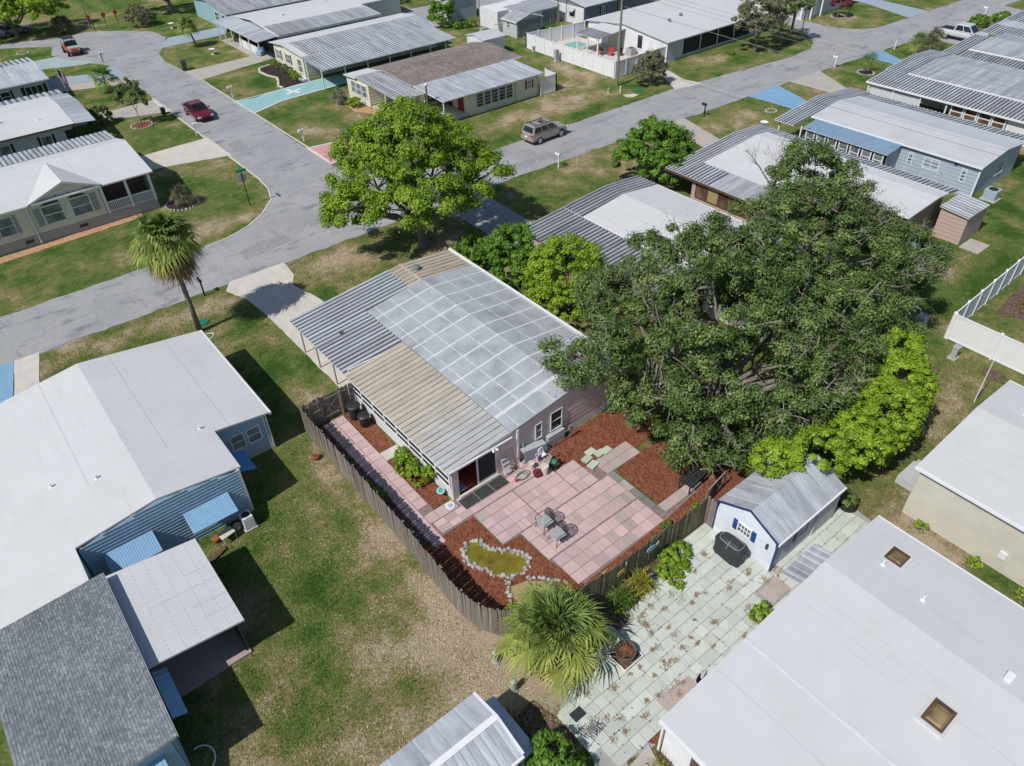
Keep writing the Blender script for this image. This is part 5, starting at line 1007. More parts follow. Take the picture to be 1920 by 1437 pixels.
def limb(b, p0, p1, r0, r1, k=5, wob=.12, rr=RNG):
    p0, p1 = Vector(p0), Vector(p1); L = (p1-p0).length; pts = []; 
    for i in range(k+1):
        t = i/k; p = p0.lerp(p1,t); w_ = wob*L*.25*math.sin(math.pi*t); p = p+Vector((rr.uniform(-w_,w_),rr.uniform(-w_,w_),rr.uniform(-w_,w_)+.12*L*t*(1-t))); pts.append(p)
    b.tube(pts, [r0+(r1-r0)*i/k for i in range(k+1)], 6); return pts
def tree(name, label, base, blobs, n, mat, size=(.16,.30), trunk_r=.3, clump=.45, dens=1.3, cat='tree', fork=1.6, low=-.45, twigs=0, group=None, extra=None, bark='bark', stems=1, gap=-1.7):
    root = thing(name, label, cat, (base[0],base[1],0), 0, group)
    b = B(); bx = Vector((base[0],base[1],-.05)); cen = Vector(np.array(blobs)[:,:3].mean(0))
    for s in range(stems):
        bo = bx + (Vector((RNG.uniform(-.3,.3),RNG.uniform(-.3,.3),0)) if stems > 1 else Vector((0,0,0)))
        f = bo.lerp(Vector((cen.x,cen.y,fork)), .35); f.z = fork; b.tube([bo, bo+Vector((0,0,.15)), bo.lerp(f,.5)+Vector((RNG.uniform(-.05,.05),0,0)), f], [trunk_r*1.45,trunk_r*1.1,trunk_r*.95,trunk_r*.85], 10)
        for q in blobs[s::stems]:
            e = Vector(q[:3]); pts = limb(b, f-Vector((0,0,.1)), e, trunk_r*.55, trunk_r*.12)
            for _ in range(3): d = Vector((RNG.uniform(-1,1),RNG.uniform(-1,1),RNG.uniform(-.2,.9)))*q[3]*.8; limb(b, pts[-2], e+d, trunk_r*.2, .02, 4)
    part('trunk', b, MT[bark], root, smooth=True)
    if cat in ('shrub','plant','hedge'): dens *= 3.5; clump *= .75; n = int(n*1.4); size = (size[0]*.8, size[1]*.8)
    pos, nr, rnd, C = crown_points(blobs, n, clump, dens, low=low, gap=gap); sz = NPR.uniform(size[0],size[1],n)
    o = bpy.data.objects.new('crown', leaf_mesh('crown', pos-np.array(root.location), nr, sz, [MT[mat]], rnd)); COL.objects.link(o); o.parent = root
    if twigs:
        b = B()
        for i in NPR.randint(0,len(C),twigs):
            c = Vector(C[i]); d = Vector(NPR.normal(size=3)); d.z = abs(d.z)*.6-.1; d.normalize(); L = RNG.uniform(.5,1.3); e = c+d*L; b.tube([c-d*.5, c+d*L*.4+Vector((RNG.uniform(-.1,.1),RNG.uniform(-.1,.1),.05)), e], [.022,.014,.006], 4)
            for _ in range(4): t = RNG.uniform(.2,.9); q = c+d*L*t; u = Vector(NPR.normal(size=3))*.35; b.tube([q,q+u*.6,q+u+Vector((0,0,-.06))], [.010,.007,.004], 3)
        part('dead_twigs', b, MT['twig'], root)
    return root
# -- the corner tree
tree('shade_tree', 'big bright green shade tree on the lawn at the street corner', (25.7,43.4), [(25.7,43.6,7.6,3.0,3.0,2.4),(22.8,45.3,5.6,2.4,2.4,1.9),(21.2,44.3,4.6,2.1,2.1,1.7),(24.2,47.2,6.9,2.4,2.4,1.9),(27.8,46.0,7.2,2.7,2.7,2.1),(29.4,43.4,6.2,2.4,2.4,1.9),(30.3,41.4,4.9,1.9,1.9,1.6),(28.4,41.0,4.4,1.8,1.8,1.5),(25.4,40.6,5.4,2.0,2.0,1.8),(23.2,41.6,4.6,1.9,1.9,1.7),(26.8,42.2,6.2,2.2,2.2,1.9),(21.0,46.2,3.6,1.7,1.7,1.4),(29.8,46.5,5.4,2.0,2.0,1.6),(24.4,44.5,8.2,2.1,2.1,1.5),(26.6,45.2,8.9,2.0,2.0,1.5)], 120000, 'leaf_green', (.12,.25), .38, .58, .85, twigs=60, fork=1.7, gap=.05)
# -- the live oaks
OA = [(26.4,17.2,7.6,3.0,3.0,2.1),(23.6,18.8,6.0,2.6,2.6,1.9),(22.6,20.6,4.6,1.9,1.9,1.4),(25.0,21.2,6.2,2.6,2.6,1.9),(28.0,20.4,7.6,2.8,2.8,2.0),(24.4,15.6,4.8,2.3,2.3,1.9),(22.9,17.0,3.4,1.8,1.8,1.6),(27.0,14.4,5.2,2.5,2.5,2.0),(24.8,13.9,3.0,1.7,1.7,1.5),(29.8,15.6,6.4,2.6,2.6,2.0),(29.4,13.0,4.6,2.2,2.2,1.7),(25.8,23.8,5.0,2.0,2.0,1.6),(28.6,23.6,6.0,2.2,2.2,1.7),(21.6,22.3,3.8,1.3,1.3,.9),(23.1,14.9,2.2,1.3,1.3,1.1),(30.6,18.6,7.4,2.5,2.5,1.9),(27.6,18.2,5.6,3.2,3.2,1.6),(30.4,21.6,6.0,2.2,2.2,1.6),(32.2,18.4,5.2,2.4,2.4,1.5),(22.6,14.9,1.3,1.1,1.1,.9),(24.3,13.3,2.0,1.3,1.1,1.1),(21.0,22.8,4.0,1.0,1.0,.7),(20.4,21.2,3.7,.7,.7,.5),(22.0,18.6,3.2,1.3,1.3,1.0),(28.4,12.3,4.6,2.0,1.6,1.5),(31.4,12.6,4.9,1.9,1.6,1.5),(26.4,12.1,4.0,1.5,1.2,1.1)]
tree('live_oak', 'great dark green live oak hung with grey moss beside the pink house', (25.9,15.9), OA, 135000, 'leaf_oak', (.09,.21), .48, .50, 1.0, twigs=300, fork=2.2, gap=.12)
OB = [(35.2,18.6,8.2,3.0,3.0,2.3),(38.2,20.2,9.0,2.6,2.6,2.2),(39.6,21.6,8.8,2.0,2.0,1.7),(36.6,16.2,6.8,2.8,2.8,2.1),(39.6,17.4,6.6,2.5,2.5,1.9),(41.8,15.6,5.4,2.2,2.2,1.5),(39.0,14.4,5.0,2.1,2.1,1.6),(33.4,20.4,7.8,2.4,2.4,1.9),(32.6,16.2,6.2,2.2,2.2,1.8),(34.4,14.0,5.0,2.2,2.2,1.8),(43.4,16.4,5.0,1.5,1.5,1.0),(36.8,13.2,3.6,1.7,1.7,1.4),(41.0,19.6,7.2,1.8,1.8,1.5),(37.2,19.2,6.2,2.8,2.8,1.8),(35.0,16.0,4.8,2.6,2.6,1.6),(34.4,21.8,5.6,1.8,1.8,1.4)]
tree('live_oak', 'taller live oak with bare twiggy edges behind the mossy oak, right', (35.2,17.0), OB, 110000, 'leaf_oak', (.09,.21), .45, .50, .95, twigs=320, fork=2.4, gap=.12)
# hanging moss
def moss(root_label, spots):
    pass
oak = [o for o in COL.objects if o.name == 'live_oak'][0]
b = B()
for cx, cy, cz, k in ((27.0,11.6,3.4,90),(25.4,12.2,3.0,90),(23.6,15.6,3.6,60),(30.2,11.9,4.2,50),(33.5,12.8,4.8,50),(26.2,12.0,2.6,90),(23.4,18.4,4.6,50),(28.8,14.2,6.4,40)):
    for _ in range(k):
        x, y = cx+RNG.gauss(0,.6), cy+RNG.gauss(0,.5); z = cz+RNG.uniform(-.4,.5); L = RNG.uniform(.5,1.6); w_ = RNG.uniform(.015,.045); a = RNG.random()*3
        u = Vector((math.cos(a),math.sin(a),0))*w_; p = Vector((x,y,z)); q = p-Vector((RNG.uniform(-.08,.08),RNG.uniform(-.08,.08),L)); mid = p.lerp(q,.5)+Vector((RNG.uniform(-.06,.06),RNG.uniform(-.06,.06),0))
        b.poly([p-u,p+u,mid+u*.9,mid-u*.9]); b.poly([mid-u*.9,mid+u*.9,q+u*.2,q-u*.2])
o = part('hanging_moss', b, MT['moss'], oak, kind='stuff'); at = o.data.attributes.new('rnd','FLOAT','FACE'); at.data.foreach_set('value', NPR.rand(len(o.data.polygons)).astype(np.float32))
# dead grey snag above the oak
b = B(); t_ = thing('dead_tree', 'bare grey dead tree sticking up behind the oaks', 'tree', (39.0,23.6,0)); b.tube([(39.0,23.6,0),(39.2,23.6,4),(39.6,23.7,6.6),(39.9,23.8,8.0)], [.2,.17,.12,.09], 7)
def twig_rec(p, d, L, r, lev):
    e = p+d*L; b.tube([p,p.lerp(e,.5)+Vector((RNG.uniform(-.06,.06),RNG.uniform(-.06,.06),.03))*L,e],[r,r*.75,r*.5],5 if lev > 1 else 3)
    if lev: 
        for _ in range(3): twig_rec(p.lerp(e,RNG.uniform(.45,1)), (d+Vector((RNG.uniform(-.8,.8),RNG.uniform(-.8,.8),RNG.uniform(-.25,.6)))).normalized(), L*RNG.uniform(.5,.75), r*.5, lev-1)
for d in ((.75,.5,.55),(-.45,.35,.75),(.15,-.1,1),(.6,.2,.4)): twig_rec(Vector((39.7,23.75,7.2)), Vector(d).normalized(), 1.9, .07, 3)
part('trunk', b, MT['twig'], t_)
# -- lime green trees
tree('lime_tree', 'rounded lime green tree between pink house and oak', (27.7,29.6), [(27.7,29.6,3.3,2.35,2.35,2.3),(27.0,30.4,2.4,1.8,1.8,1.8),(28.4,28.6,2.4,1.9,1.9,1.9),(27.2,28.5,1.9,1.6,1.6,1.5),(28.6,30.4,2.6,1.7,1.7,1.8)], 34000, 'leaf_lime', (.09,.19), .16, .25, 5.0, fork=.9, gap=-2)
tree('lime_tree', 'low lime green tree curving round the painted shed under the oak', (30.2,11.6), [(24.2,11.5,3.1,1.15,.9,.8),(25.9,10.3,3.3,1.5,1.1,.9),(28.2,9.7,3.0,1.7,1.4,1.3),(30.6,9.7,3.1,1.9,1.5,1.6),(32.9,10.2,3.4,1.7,1.5,1.6),(34.4,11.3,3.9,1.4,1.3,1.4),(29.6,9.6,2.2,1.6,1.2,1.2),(32.2,9.8,2.4,1.6,1.4,1.4)], 80000, 'leaf_lime', (.09,.19), .2, .26, 4.6, fork=1.3, gap=-2)
tree('dense_shrub_tree', 'dark glossy green shrub tree beside the lime tree', (27.0,34.1), [(27.0,34.1,3.2,1.5,1.5,1.9),(26.7,33.5,2.2,1.4,1.4,1.7),(27.3,34.7,2.2,1.4,1.4,1.7),(27.0,34.0,1.2,1.4,1.4,1.1)], 17000, 'leaf_mid', (.13,.24), .12, .3, 2.2, fork=.6)
tree('hedge_tree', 'rounded dense green tree between the two white roofed houses', (47.1,39.6), [(47.0,39.8,3.1,2.3,2.3,2.2),(45.8,40.6,2.2,1.9,1.9,2.0),(48.3,39.0,2.4,1.9,1.9,2.0),(46.8,38.6,1.8,1.9,1.9,1.7),(47.8,41.0,2.2,1.7,1.7,1.7)], 22000, 'leaf_mid', (.16,.30), .2, .35, 1.8, fork=.8)
tree('round_shrub', 'loose green shrub by the north end of the pink house', (26.9,38.4), [(26.9,38.4,1.3,1.2,1.2,1.1),(26.1,38.9,1.0,1.0,1.0,.9),(27.6,37.8,1.0,1.0,1.0,.9)], 5500, 'leaf_mid', (.13,.26), .06, .3, 2.2, 'shrub', .4, stems=2)
tree('crape_myrtle', 'dusky crape myrtle beside the utility pole', (65.1,56.8), [(65.1,56.8,2.2,1.4,1.4,1.4),(64.4,57.2,1.6,1.1,1.1,1.1),(66.0,56.5,1.6,1.1,1.1,1.1),(65.2,57.6,2.0,1.1,1.1,1.1)], 7500, 'leaf_dusty', (.14,.28), .07, .35, 1.8, 'tree', .5, twigs=40, stems=3)
tree('flowering_tree', 'dusty pink flowering tree in front of the screened pool house porch', (83.7,56.4), [(83.7,56.4,4.4,2.1,2.1,1.7),(82.4,57.3,3.6,1.7,1.7,1.4),(85.4,56.2,3.9,1.7,1.7,1.4),(84.4,58.0,4.6,1.6,1.6,1.3),(83.2,55.2,3.3,1.3,1.3,1.1)], 9500, 'leaf_dusty', (.16,.32), .16, .4, 1.2, twigs=60, fork=1.4)
tree('roadside_tree', 'sparse green tree at the bend beside the branch road', (88.4,56.0), [(88.4,56.2,4.9,2.2,2.2,1.7),(87.0,57.0,4.0,1.8,1.8,1.4),(90.0,55.6,4.2,1.7,1.7,1.4),(88.8,58,5.2,1.8,1.8,1.4)], 9500, 'leaf_oak', (.17,.34), .14, .45, 1.2, twigs=40, fork=1.5)
tree('young_tree', 'thin staked young tree in a stone ring by the red car', (17.7,84.4), [(17.6,84.6,3.4,1.1,1.1,1.3),(17.2,85.2,2.5,.9,.9,.9),(18.1,84.2,2.5,.9,.9,.9)], 3000, 'leaf_oak', (.14,.26), .05, .35, 1.2, fork=1.6, twigs=20)
tree('broad_tree', 'wide bright green tree at the top left corner of the photo', (15.6,131.2), [(18.2,130.2,3.6,3.0,3.0,2.2),(14.5,131,3.8,3.4,3.4,2.4),(10.5,132,3.5,3.4,3.4,2.4),(16,134,5.0,3.6,3.6,2.6),(21,133.2,3.4,2.6,2.6,2.0),(12,135,5,3.6,3.6,2.6)], 30000, 'leaf_green', (.2,.42), .3, .6, .9, fork=1.5, gap=-.4)
tree('edge_tree', 'dark tree crown at the top edge above the cul-de-sac lawn', (37.2,129.2), [(36.2,130,4.2,3.2,3.2,2.4),(33,131.5,4.2,2.8,2.8,2.2),(39.2,130.5,4.0,2.6,2.6,2.0)], 9000, 'leaf_oak', (.25,.45), .3, .55, .8, fork=1.6)
tree('edge_tree', 'bright green tree at the top edge behind the white roofed house', (60.5,112.5), [(60.5,112.5,3.2,3.2,3.2,2.2),(63.8,111,3.2,2.6,2.6,2.2)], 9000, 'leaf_green', (.22,.4), .25, .5, .9, fork=1.4)
tree('conical_tree', 'dense round green tree beside the grey box building', (62.4,93.2), [(62.4,93.2,2.6,1.6,1.6,2.0),(62.1,93.4,1.5,1.7,1.7,1.4)], 6500, 'leaf_mid', (.18,.32), .12, .35, 1.8, fork=.7)
tree('field_bush', 'dark loose bush on the lawn past the cul-de-sac', (30.6,124.8), [(30.6,124.8,1.5,1.7,1.7,1.4),(31.8,124.4,1.1,1.2,1.2,1.0)], 3500, 'leaf_dusty', (.2,.36), .08, .4, 1.4, 'shrub', .4, twigs=30, stems=2)
tree('verge_bush', 'dry brownish bush beside the cul-de-sac kerb', (21.2,129.3), [(21.2,129.3,1.1,1.3,1.3,1.1)], 2200, 'leaf_dusty', (.2,.34), .06, .35, 1.4, 'shrub', .3, stems=2)
tree('wine_shrub', 'wine red round shrub in a white stone ring, top right', (104.9,58.3), [(104.9,58.3,1.7,1.3,1.3,1.1)], 3000, 'leaf_red', (.18,.32), .08, .3, 1.8, 'shrub', .6, stems=2)
tree('low_bush', 'low green bush beside the street past the white pickup', (113.2,43.0), [(113.2,43,.7,1.2,1.2,.7)], 1600, 'leaf_mid', (.18,.3), .05, .3, 2, 'shrub', .2)
tree('low_bush', 'dark low bush nearest the farthest right roof', (117.6,42.2), [(117.6,42.2,.6,1.3,1.0,.6)], 1400, 'leaf_mid', (.18,.3), .05, .3, 2, 'shrub', .2)
for i, (x, y, s) in enumerate(((36.9,92.6,.42),(36.7,91.6,.40),(36.9,90.6,.45),(36.6,89.6,.42),(36.7,88.6,.5),(36.6,87.6,.45),(36.4,86.6,.48),(36.3,85.7,.5))):
    tree('foundation_shrub', ('farthest','second','third','fourth','fifth','sixth','seventh','nearest')[i]+' clipped ball shrub in the row before the pale yellow house', (x,y), [(x,y,.45*s/.42,s,s,s*.9)], 500, 'leaf_green' if i > 4 else 'leaf_oak', (.1,.2), .03, .12, 8, 'shrub', .15, group='clipped shrubs along the yellow house')
for x, y, s, lab in ((12.0,24.3,.55,'leafy green shrub against the glazed lean-to wall of the pink house'),):
    tree('garden_shrub', lab, (x,y), [(x,y,.5,.62,.75,.5),(12.0,23.4,.45,.5,.6,.45),(12.2,25.1,.45,.4,.5,.45),(12.35,22.9,.8,.3,.3,.5)], 3200, 'leaf_green', (.1,.2), .03, .18, 5, 'shrub', .2, stems=2)
tree('garden_shrub', 'dark leggy plant in the shade of the grey picket fence', (9.75,23.6), [(9.75,23.6,.5,.4,.5,.5),(9.7,24.4,.35,.3,.4,.35)], 900, 'leaf_mid', (.1,.22), .03, .18, 4, 'shrub', .2)
tree('vine_patch', 'sprawling bright green vine over the mossy fence foot', (18.0,11.75), [(18.1,11.75,.35,.9,.5,.35),(17.4,11.55,.3,.6,.45,.3),(18.7,11.9,.3,.5,.35,.3),(17.9,11.2,.2,.5,.35,.2),(17.3,10.9,.12,.25,.35,.12)], 4200, 'leaf_green', (.1,.2), .03, .15, 6, 'plant', .12)
tree('round_bush', 'round glossy green bush at the bottom edge by the shed', (7.9,8.6), [(7.9,8.6,.95,.8,.8,.9),(7.5,8.0,.7,.7,.7,.7),(8.2,7.9,.6,.6,.6,.6)], 5200, 'leaf_mid', (.1,.2), .05, .2, 4, 'shrub', .3, stems=2)
tree('corner_bush', 'small green bush under the eave of the big white roof', (18.75,7.45), [(18.75,7.45,.35,.55,.4,.4)], 1100, 'leaf_green', (.09,.18), .02, .14, 6, 'shrub', .12)
tree('pot_shrub', 'green shrub beside the tyre planter behind the painted shed', (26.9,8.6), [(26.9,8.6,.6,.45,.4,.4)], 900, 'leaf_oak', (.1,.2), .02, .14, 6, 'shrub', .15)
for x, y, lab in ((28.2,5.55,'yellow-green seedling shrub by the beige wall, left one'),(28.1,3.0,'yellow-green seedling shrub by the beige wall, middle one'),(28.0,.9,'yellow-green seedling shrub by the beige wall at the right edge')):
    tree('seedling_shrub', lab, (x,y), [(x,y,.3,.25,.3,.3)], 420, 'leaf_lime', (.08,.17), .02, .1, 10, 'shrub', .1)
tree('corner_plant', 'bright tuft of leaves inside the fence corner by the pond', (10.75,14.4), [(10.75,14.4,.3,.35,.3,.25)], 700, 'leaf_lime', (.09,.18), .02, .12, 8, 'plant', .1)
tree('fence_weed', 'small weedy plant in the patio mulch by the mossy fence', (19.35,13.3), [(19.35,13.3,.2,.35,.2,.15)], 260, 'leaf_mid', (.1,.2), .01, .1, 8, 'plant', .08)
tree('fence_weed', 'leafy weed by the fence under the oak shade', (21.2,12.9), [(21.2,12.9,.3,.4,.3,.25)], 420, 'leaf_green', (.1,.2), .01, .12, 8, 'plant', .08)
tree('porch_shrub', 'dark palm-like shrub beside the white roofed house on the left', (14.7,87.4), [(14.7,87.4,1.0,1.1,1.1,.9),(13.9,86.6,.6,.7,.7,.5)], 2600, 'leaf_oak', (.16,.3), .06, .3, 2.5, 'shrub', .3, stems=2)
tree('porch_shrub', 'yellow-green low shrub beside the black shuttered window wall', (13.6,81.6), [(13.6,81.6,.5,.8,.6,.4)], 1100, 'leaf_lime', (.13,.25), .04, .2, 4, 'shrub', .15)
tree('carport_shrub', 'dark green shrub inside the white posted carport', (37.9,107.6), [(37.9,107.6,.9,.9,1.3,.8)], 2200, 'leaf_mid', (.16,.3), .05, .3, 2.5, 'shrub', .3)
tree('porch_shrub', 'pale ornamental shrub at the corner of the brown shingle house', (37.0,73.6), [(37.0,73.6,.5,.7,.8,.45)], 1300, 'leaf_green', (.13,.25), .04, .2, 4, 'shrub', .15)
tree('ornamental_grass', 'grey feathery shrub in the gravel bed by the aqua drive', (36.4,75.6), [(36.4,75.6,.7,.6,.8,.7)], 1200, 'leaf_dusty', (.15,.28), .04, .25, 4, 'shrub', .2, twigs=25)
tree('shed_hedge', 'small dark hedge at the foot of the round tree by the grey box building', (63.6,90.6), [(63.2,90.8,.5,.7,.5,.4),(64.4,90.4,.5,.6,.5,.4),(65.2,90.0,.5,.5,.4,.4)], 1500, 'leaf_mid', (.16,.3), .04, .22, 4, 'hedge', .15)
tree('lawn_weed', 'small dark weed on the lawn before the screened porch', (80.6,57.6), [(80.6,57.6,.25,.4,.4,.2)], 260, 'leaf_mid', (.14,.24), .02, .15, 6, 'plant', .08)
# ---------------- palms
def fan(b, o, d, up, L, R, n, droop, vals, val, pet=.02, wid=.030):
    """fan frond: petiole then n pointed leaflets, folded a little along the middle"""
    d = d.normalized(); side = d.cross(up).normalized(); tw = RNG.uniform(-.5,.5); nn = side.cross(d).normalized(); side = (side*math.cos(tw)+nn*math.sin(tw)).normalized(); c = o+d*L+Vector((0,0,-droop*L*.35))
    k0 = len(b.f); b.tube([o, o.lerp(c,.5)+Vector((0,0,.06*L)), c], [pet,pet*.8,pet*.6], 3); vals += [val]*(len(b.f)-k0)
    d2 = (d+Vector((0,0,-droop*.8))).normalized(); nn = side.cross(d2).normalized()
    for i in range(n):
        a = (i/(n-1)-.5)*math.pi*1.35+RNG.uniform(-.05,.05); r = R*(1-.2*abs(a)/1.6)*RNG.uniform(.8,1.12); e = d2*math.cos(a)+side*math.sin(a)
        w_ = nn.cross(e).normalized()*R*wid; m1 = c+e*r*.58+nn*(.10*R*abs(math.sin(a))); tip = c+e*r+Vector((0,0,-r*(.15+.4*droop)*RNG.uniform(.6,1.4)))
        b.poly([c, m1-w_, m1+w_]); b.poly([m1-w_, tip, m1+w_]); v = min(1,max(0,val+RNG.uniform(-.25,.25))); vals += [v,v]
def palm(name, label, base, h, nf, L, R, nleaf, lean=(0,0), dead=0, mat='leaf_palm', low=-.35, trunk=.16, group=None, elev=None, cat='palm', seed=1, wid=.030, grow=0, yel=.5, dr=1.0):
    root = thing(name, label, cat, (base[0],base[1],0), 0, group); rr = random.Random(seed)
    top = Vector((base[0]+lean[0],base[1]+lean[1],h))
    if h > .5:
        b = B(); bb = Vector((base[0],base[1],-.05)); b.tube([bb, bb.lerp(top,.33)+Vector((lean[0]*-.1,lean[1]*-.1,0)), bb.lerp(top,.66)+Vector((lean[0]*-.06,lean[1]*-.06,0)), top], [trunk*1.25,trunk,trunk*.92,trunk], 10); part('trunk', b, MT['palm_trunk'], root, smooth=True)
    b = B(); vals = []
    for i in range(nf):
        t = i/nf; el = math.radians(85)*(1-t)**.8+math.asin(max(-1,low))*t if elev is None else math.radians(rr.uniform(*elev)); az = i*2.39996+rr.uniform(-.2,.2)
        d = Vector((math.cos(az)*math.cos(el),math.sin(az)*math.cos(el),math.sin(el))); fan(b, top+d*.08, d, Vector((0,0,1)) if abs(d.z) < .95 else Vector((1,0,0)), L*rr.uniform(.75,1.15)*(1-grow+grow*1.5*t), R*rr.uniform(.8,1.15), nleaf, (.2+.5*t)*dr, vals, .2+yel*t+rr.uniform(-.12,.12), wid=wid)
    o = part('crown', b, MT[mat], root); at = o.data.attributes.new('rnd','FLOAT','FACE'); at.data.foreach_set('value', np.array(vals, np.float32))
    if dead:
        b = B(); vals = []
        for i in range(dead):
            az = i*2.39996; el = math.radians(rr.uniform(-80,-8)); d = Vector((math.cos(az)*math.cos(el),math.sin(az)*math.cos(el),math.sin(el))); fan(b, top+Vector((0,0,-.3))+d*.1, d, Vector((0,0,1)), L*rr.uniform(.6,1.1), R*rr.uniform(.7,1.0), max(8,nleaf-8), .8, vals, rr.random())
        o = part('dead_skirt', b, MT['leaf_dead'], root); at = o.data.attributes.new('rnd','FLOAT','FACE'); at.data.foreach_set('value', np.array(vals, np.float32))
    return root
palm('cabbage_palm', 'tall cabbage palm with a skirt of brown dead fronds by the street', (8.37,43.8), 6.9, 44, 1.1, 1.25, 26, (-.1,-.1), 80, seed=3, low=-.35, wid=.046, grow=.25, yel=.6)
palm('cabbage_palm', 'bushy fan palm over the fence corner beside the pond', (11.0,11.9), 1.7, 44, 1.15, 1.2, 26, (0,0), 8, seed=5, low=-.28, mat='leaf_palm', trunk=.2, wid=.036, grow=.6, yel=.6, dr=.45)
palm('fan_palm', 'grey-green fan palm in a stone ring by the cream house porch', (14.4,62.9), .9, 26, .6, .75, 18, seed=7, mat='leaf_dusty', low=-.5)
palm('small_palm', 'small leaning palm on the lawn by the cul-de-sac', (32.75,108.3), 2.6, 22, .7, 1.0, 14, (-.5,.3), 0, seed=9, low=-.6, trunk=.13, wid=.07)
palm('small_palm', 'feathery green palm beside the blue-grey painted drive, left', (18.2,97.6), 1.5, 18, .9, .9, 16, seed=11, low=-.4, mat='leaf_mid', wid=.06)
palm('fan_palm', 'tall palm at the branch road corner', (92.7,57.5), 3.6, 22, .6, .7, 14, seed=13, dead=10)
palm('fan_palm', 'clump palm by the far driveway, leftmost of three', (95.6,42.2), 1.4, 20, .9, .9, 16, seed=15, low=-.5); palm('fan_palm', 'clump palm by the far driveway, middle of three', (97.4,41.6), 1.1, 20, .9, .9, 16, seed=16, low=-.5, mat='leaf_dusty'); palm('fan_palm', 'clump palm by the far driveway, nearest the metal roof', (99.2,42.0), 1.2, 20, .9, .9, 16, seed=17, low=-.5, mat='leaf_dusty')
palm('pygmy_palm', 'left pygmy palm in the white stone ring', (85.6,42.8), 1.4, 16, .5, .55, 12, (-.2,0), seed=19, low=-.5, trunk=.08, mat='leaf_mid'); palm('pygmy_palm', 'right pygmy palm in the white stone ring', (86.3,42.7), 1.3, 16, .5, .55, 12, (.2,0), seed=20, low=-.5, trunk=.08, mat='leaf_mid')
palm('strap_plant', 'spiky yellow-green strap plant at the mossy fence foot', (16.0,11.75), .15, 26, .35, .75, 7, seed=23, mat='leaf_yellow', cat='plant'); palm('strap_plant', 'small strap plant in the mulch beside the big white roof', (10.75,6.0), .1, 12, .25, .5, 6, seed=25, mat='leaf_yellow', cat='plant'); palm('strap_plant', 'dark strap plant in the shade beside the fan palm', (14.7,11.7), .2, 22, .35, .7, 7, seed=27, mat='leaf_mid', cat='plant')
# ---------------- grass tufts on the near lawns (uncountable)
def lawn_ok(x, y):
    ok = np.ones(len(x), bool)
    for x0,x1,y0,y1 in ((-8,7.7,26.9,40.1),(-8,-2,16,27),(-2.3,1.5,19.8,25.3),(9.0,25,12.2,38.2),(12.2,16.6,38,48.5),(-60,200,48.0,54.8),(9.3,28,-10,12.4),(1.4,8.1,8.7,11.9),(28.2,38,-9,7.9),(30,43,20,37.6),(45.5,60,17,37.6),(60.8,74,20,38),(30.1,34.6,36,48.4),(55.5,60.3,36,47.6),(70,75.3,36,47.2),(-4,-.2,40,48.6),(64,72,11.5,13),(43.2,60,12,12.8)): ok &= ~((x > x0) & (x < x1) & (y > y0) & (y < y1))
    return ok
def tufts(n, x0, x1, y0, y1):
    x, y = NPR.uniform(x0,x1,n), NPR.uniform(y0,y1,n); k = lawn_ok(x,y); x, y = x[k], y[k]; d = dryness(x,y)
    g = .26*vnoise(x+7.7, y+3.1, .55) + .13*vnoise(x+1.7, y+9.1, .22)      # tufts of straw and of green
    return np.stack([x,y,NPR.uniform(.005,.035,len(x))],1), np.clip(d*.95+g+NPR.normal(0,.13,len(x)),0,1)
TT = [tufts(130000,-8,12.5,6,30.5), tufts(50000,-2,30,38,48.2), tufts(60000,26,60,2,34), tufts(20000,28,60,37,48)]
P = np.concatenate([t[0] for t in TT]); d = np.concatenate([t[1] for t in TT]); nr = NPR.normal(size=P.shape); nr[:,2] = np.abs(nr[:,2])*.9+.2; nr /= np.linalg.norm(nr,axis=1,keepdims=True)
def blade_mat():
    t = NT('grass_blades'); a = t.attr('rnd'); col = t.ramp(a, [(.1,(.045,.105,.018)),(.35,(.12,.20,.04)),(.55,(.22,.25,.07)),(.74,(.36,.31,.155)),(.95,(.54,.46,.30))])
    return t.out(col, .8, 0, .15)
o = bpy.data.objects.new('grass', leaf_mesh('grass', P, nr, NPR.uniform(.05,.13,len(P)), [blade_mat()], d, .35)); COL.objects.link(o); o['kind'] = 'stuff'
# ================= VEHICLES =================
def loft(b, st, mi=0):
    n = 10; k0 = len(b.v); rings = []
    for x, zl, zh, hw in st:
        r = [(-hw*.88,zl),(-hw,zl+(zh-zl)*.22),(-hw,zl+(zh-zl)*.6),(-hw*.96,zh-(zh-zl)*.12),(-hw*.82,zh)]
        r = r+[(-y,z) for y, z in reversed(r)]; rings.append([(x,y,z) for y, z in r])
    vs = [p for r in rings for p in r]; fs = []
    for i in range(len(st)-1):
        for j in range(n): fs.append((i*n+j, i*n+(j+1)%n, (i+1)*n+(j+1)%n, (i+1)*n+j))
    fs += [tuple(range(n)), tuple(reversed(range((len(st)-1)*n, len(st)*n)))]
    b.add(vs, fs, mi)
def quad_in(q, a, c, lo, hi, off):
    """inset patch of a quad (p00,p10,p11,p01) pushed out along its normal"""
    q = [Vector(p) for p in q]; f = lambda u, v: q[0].lerp(q[1],u).lerp(q[3].lerp(q[2],u), v)
    n = (q[1]-q[0]).cross(q[3]-q[0]).normalized()*off
    return [f(a,lo)+n, f(c,lo)+n, f(c,hi)+n, f(a,hi)+n]
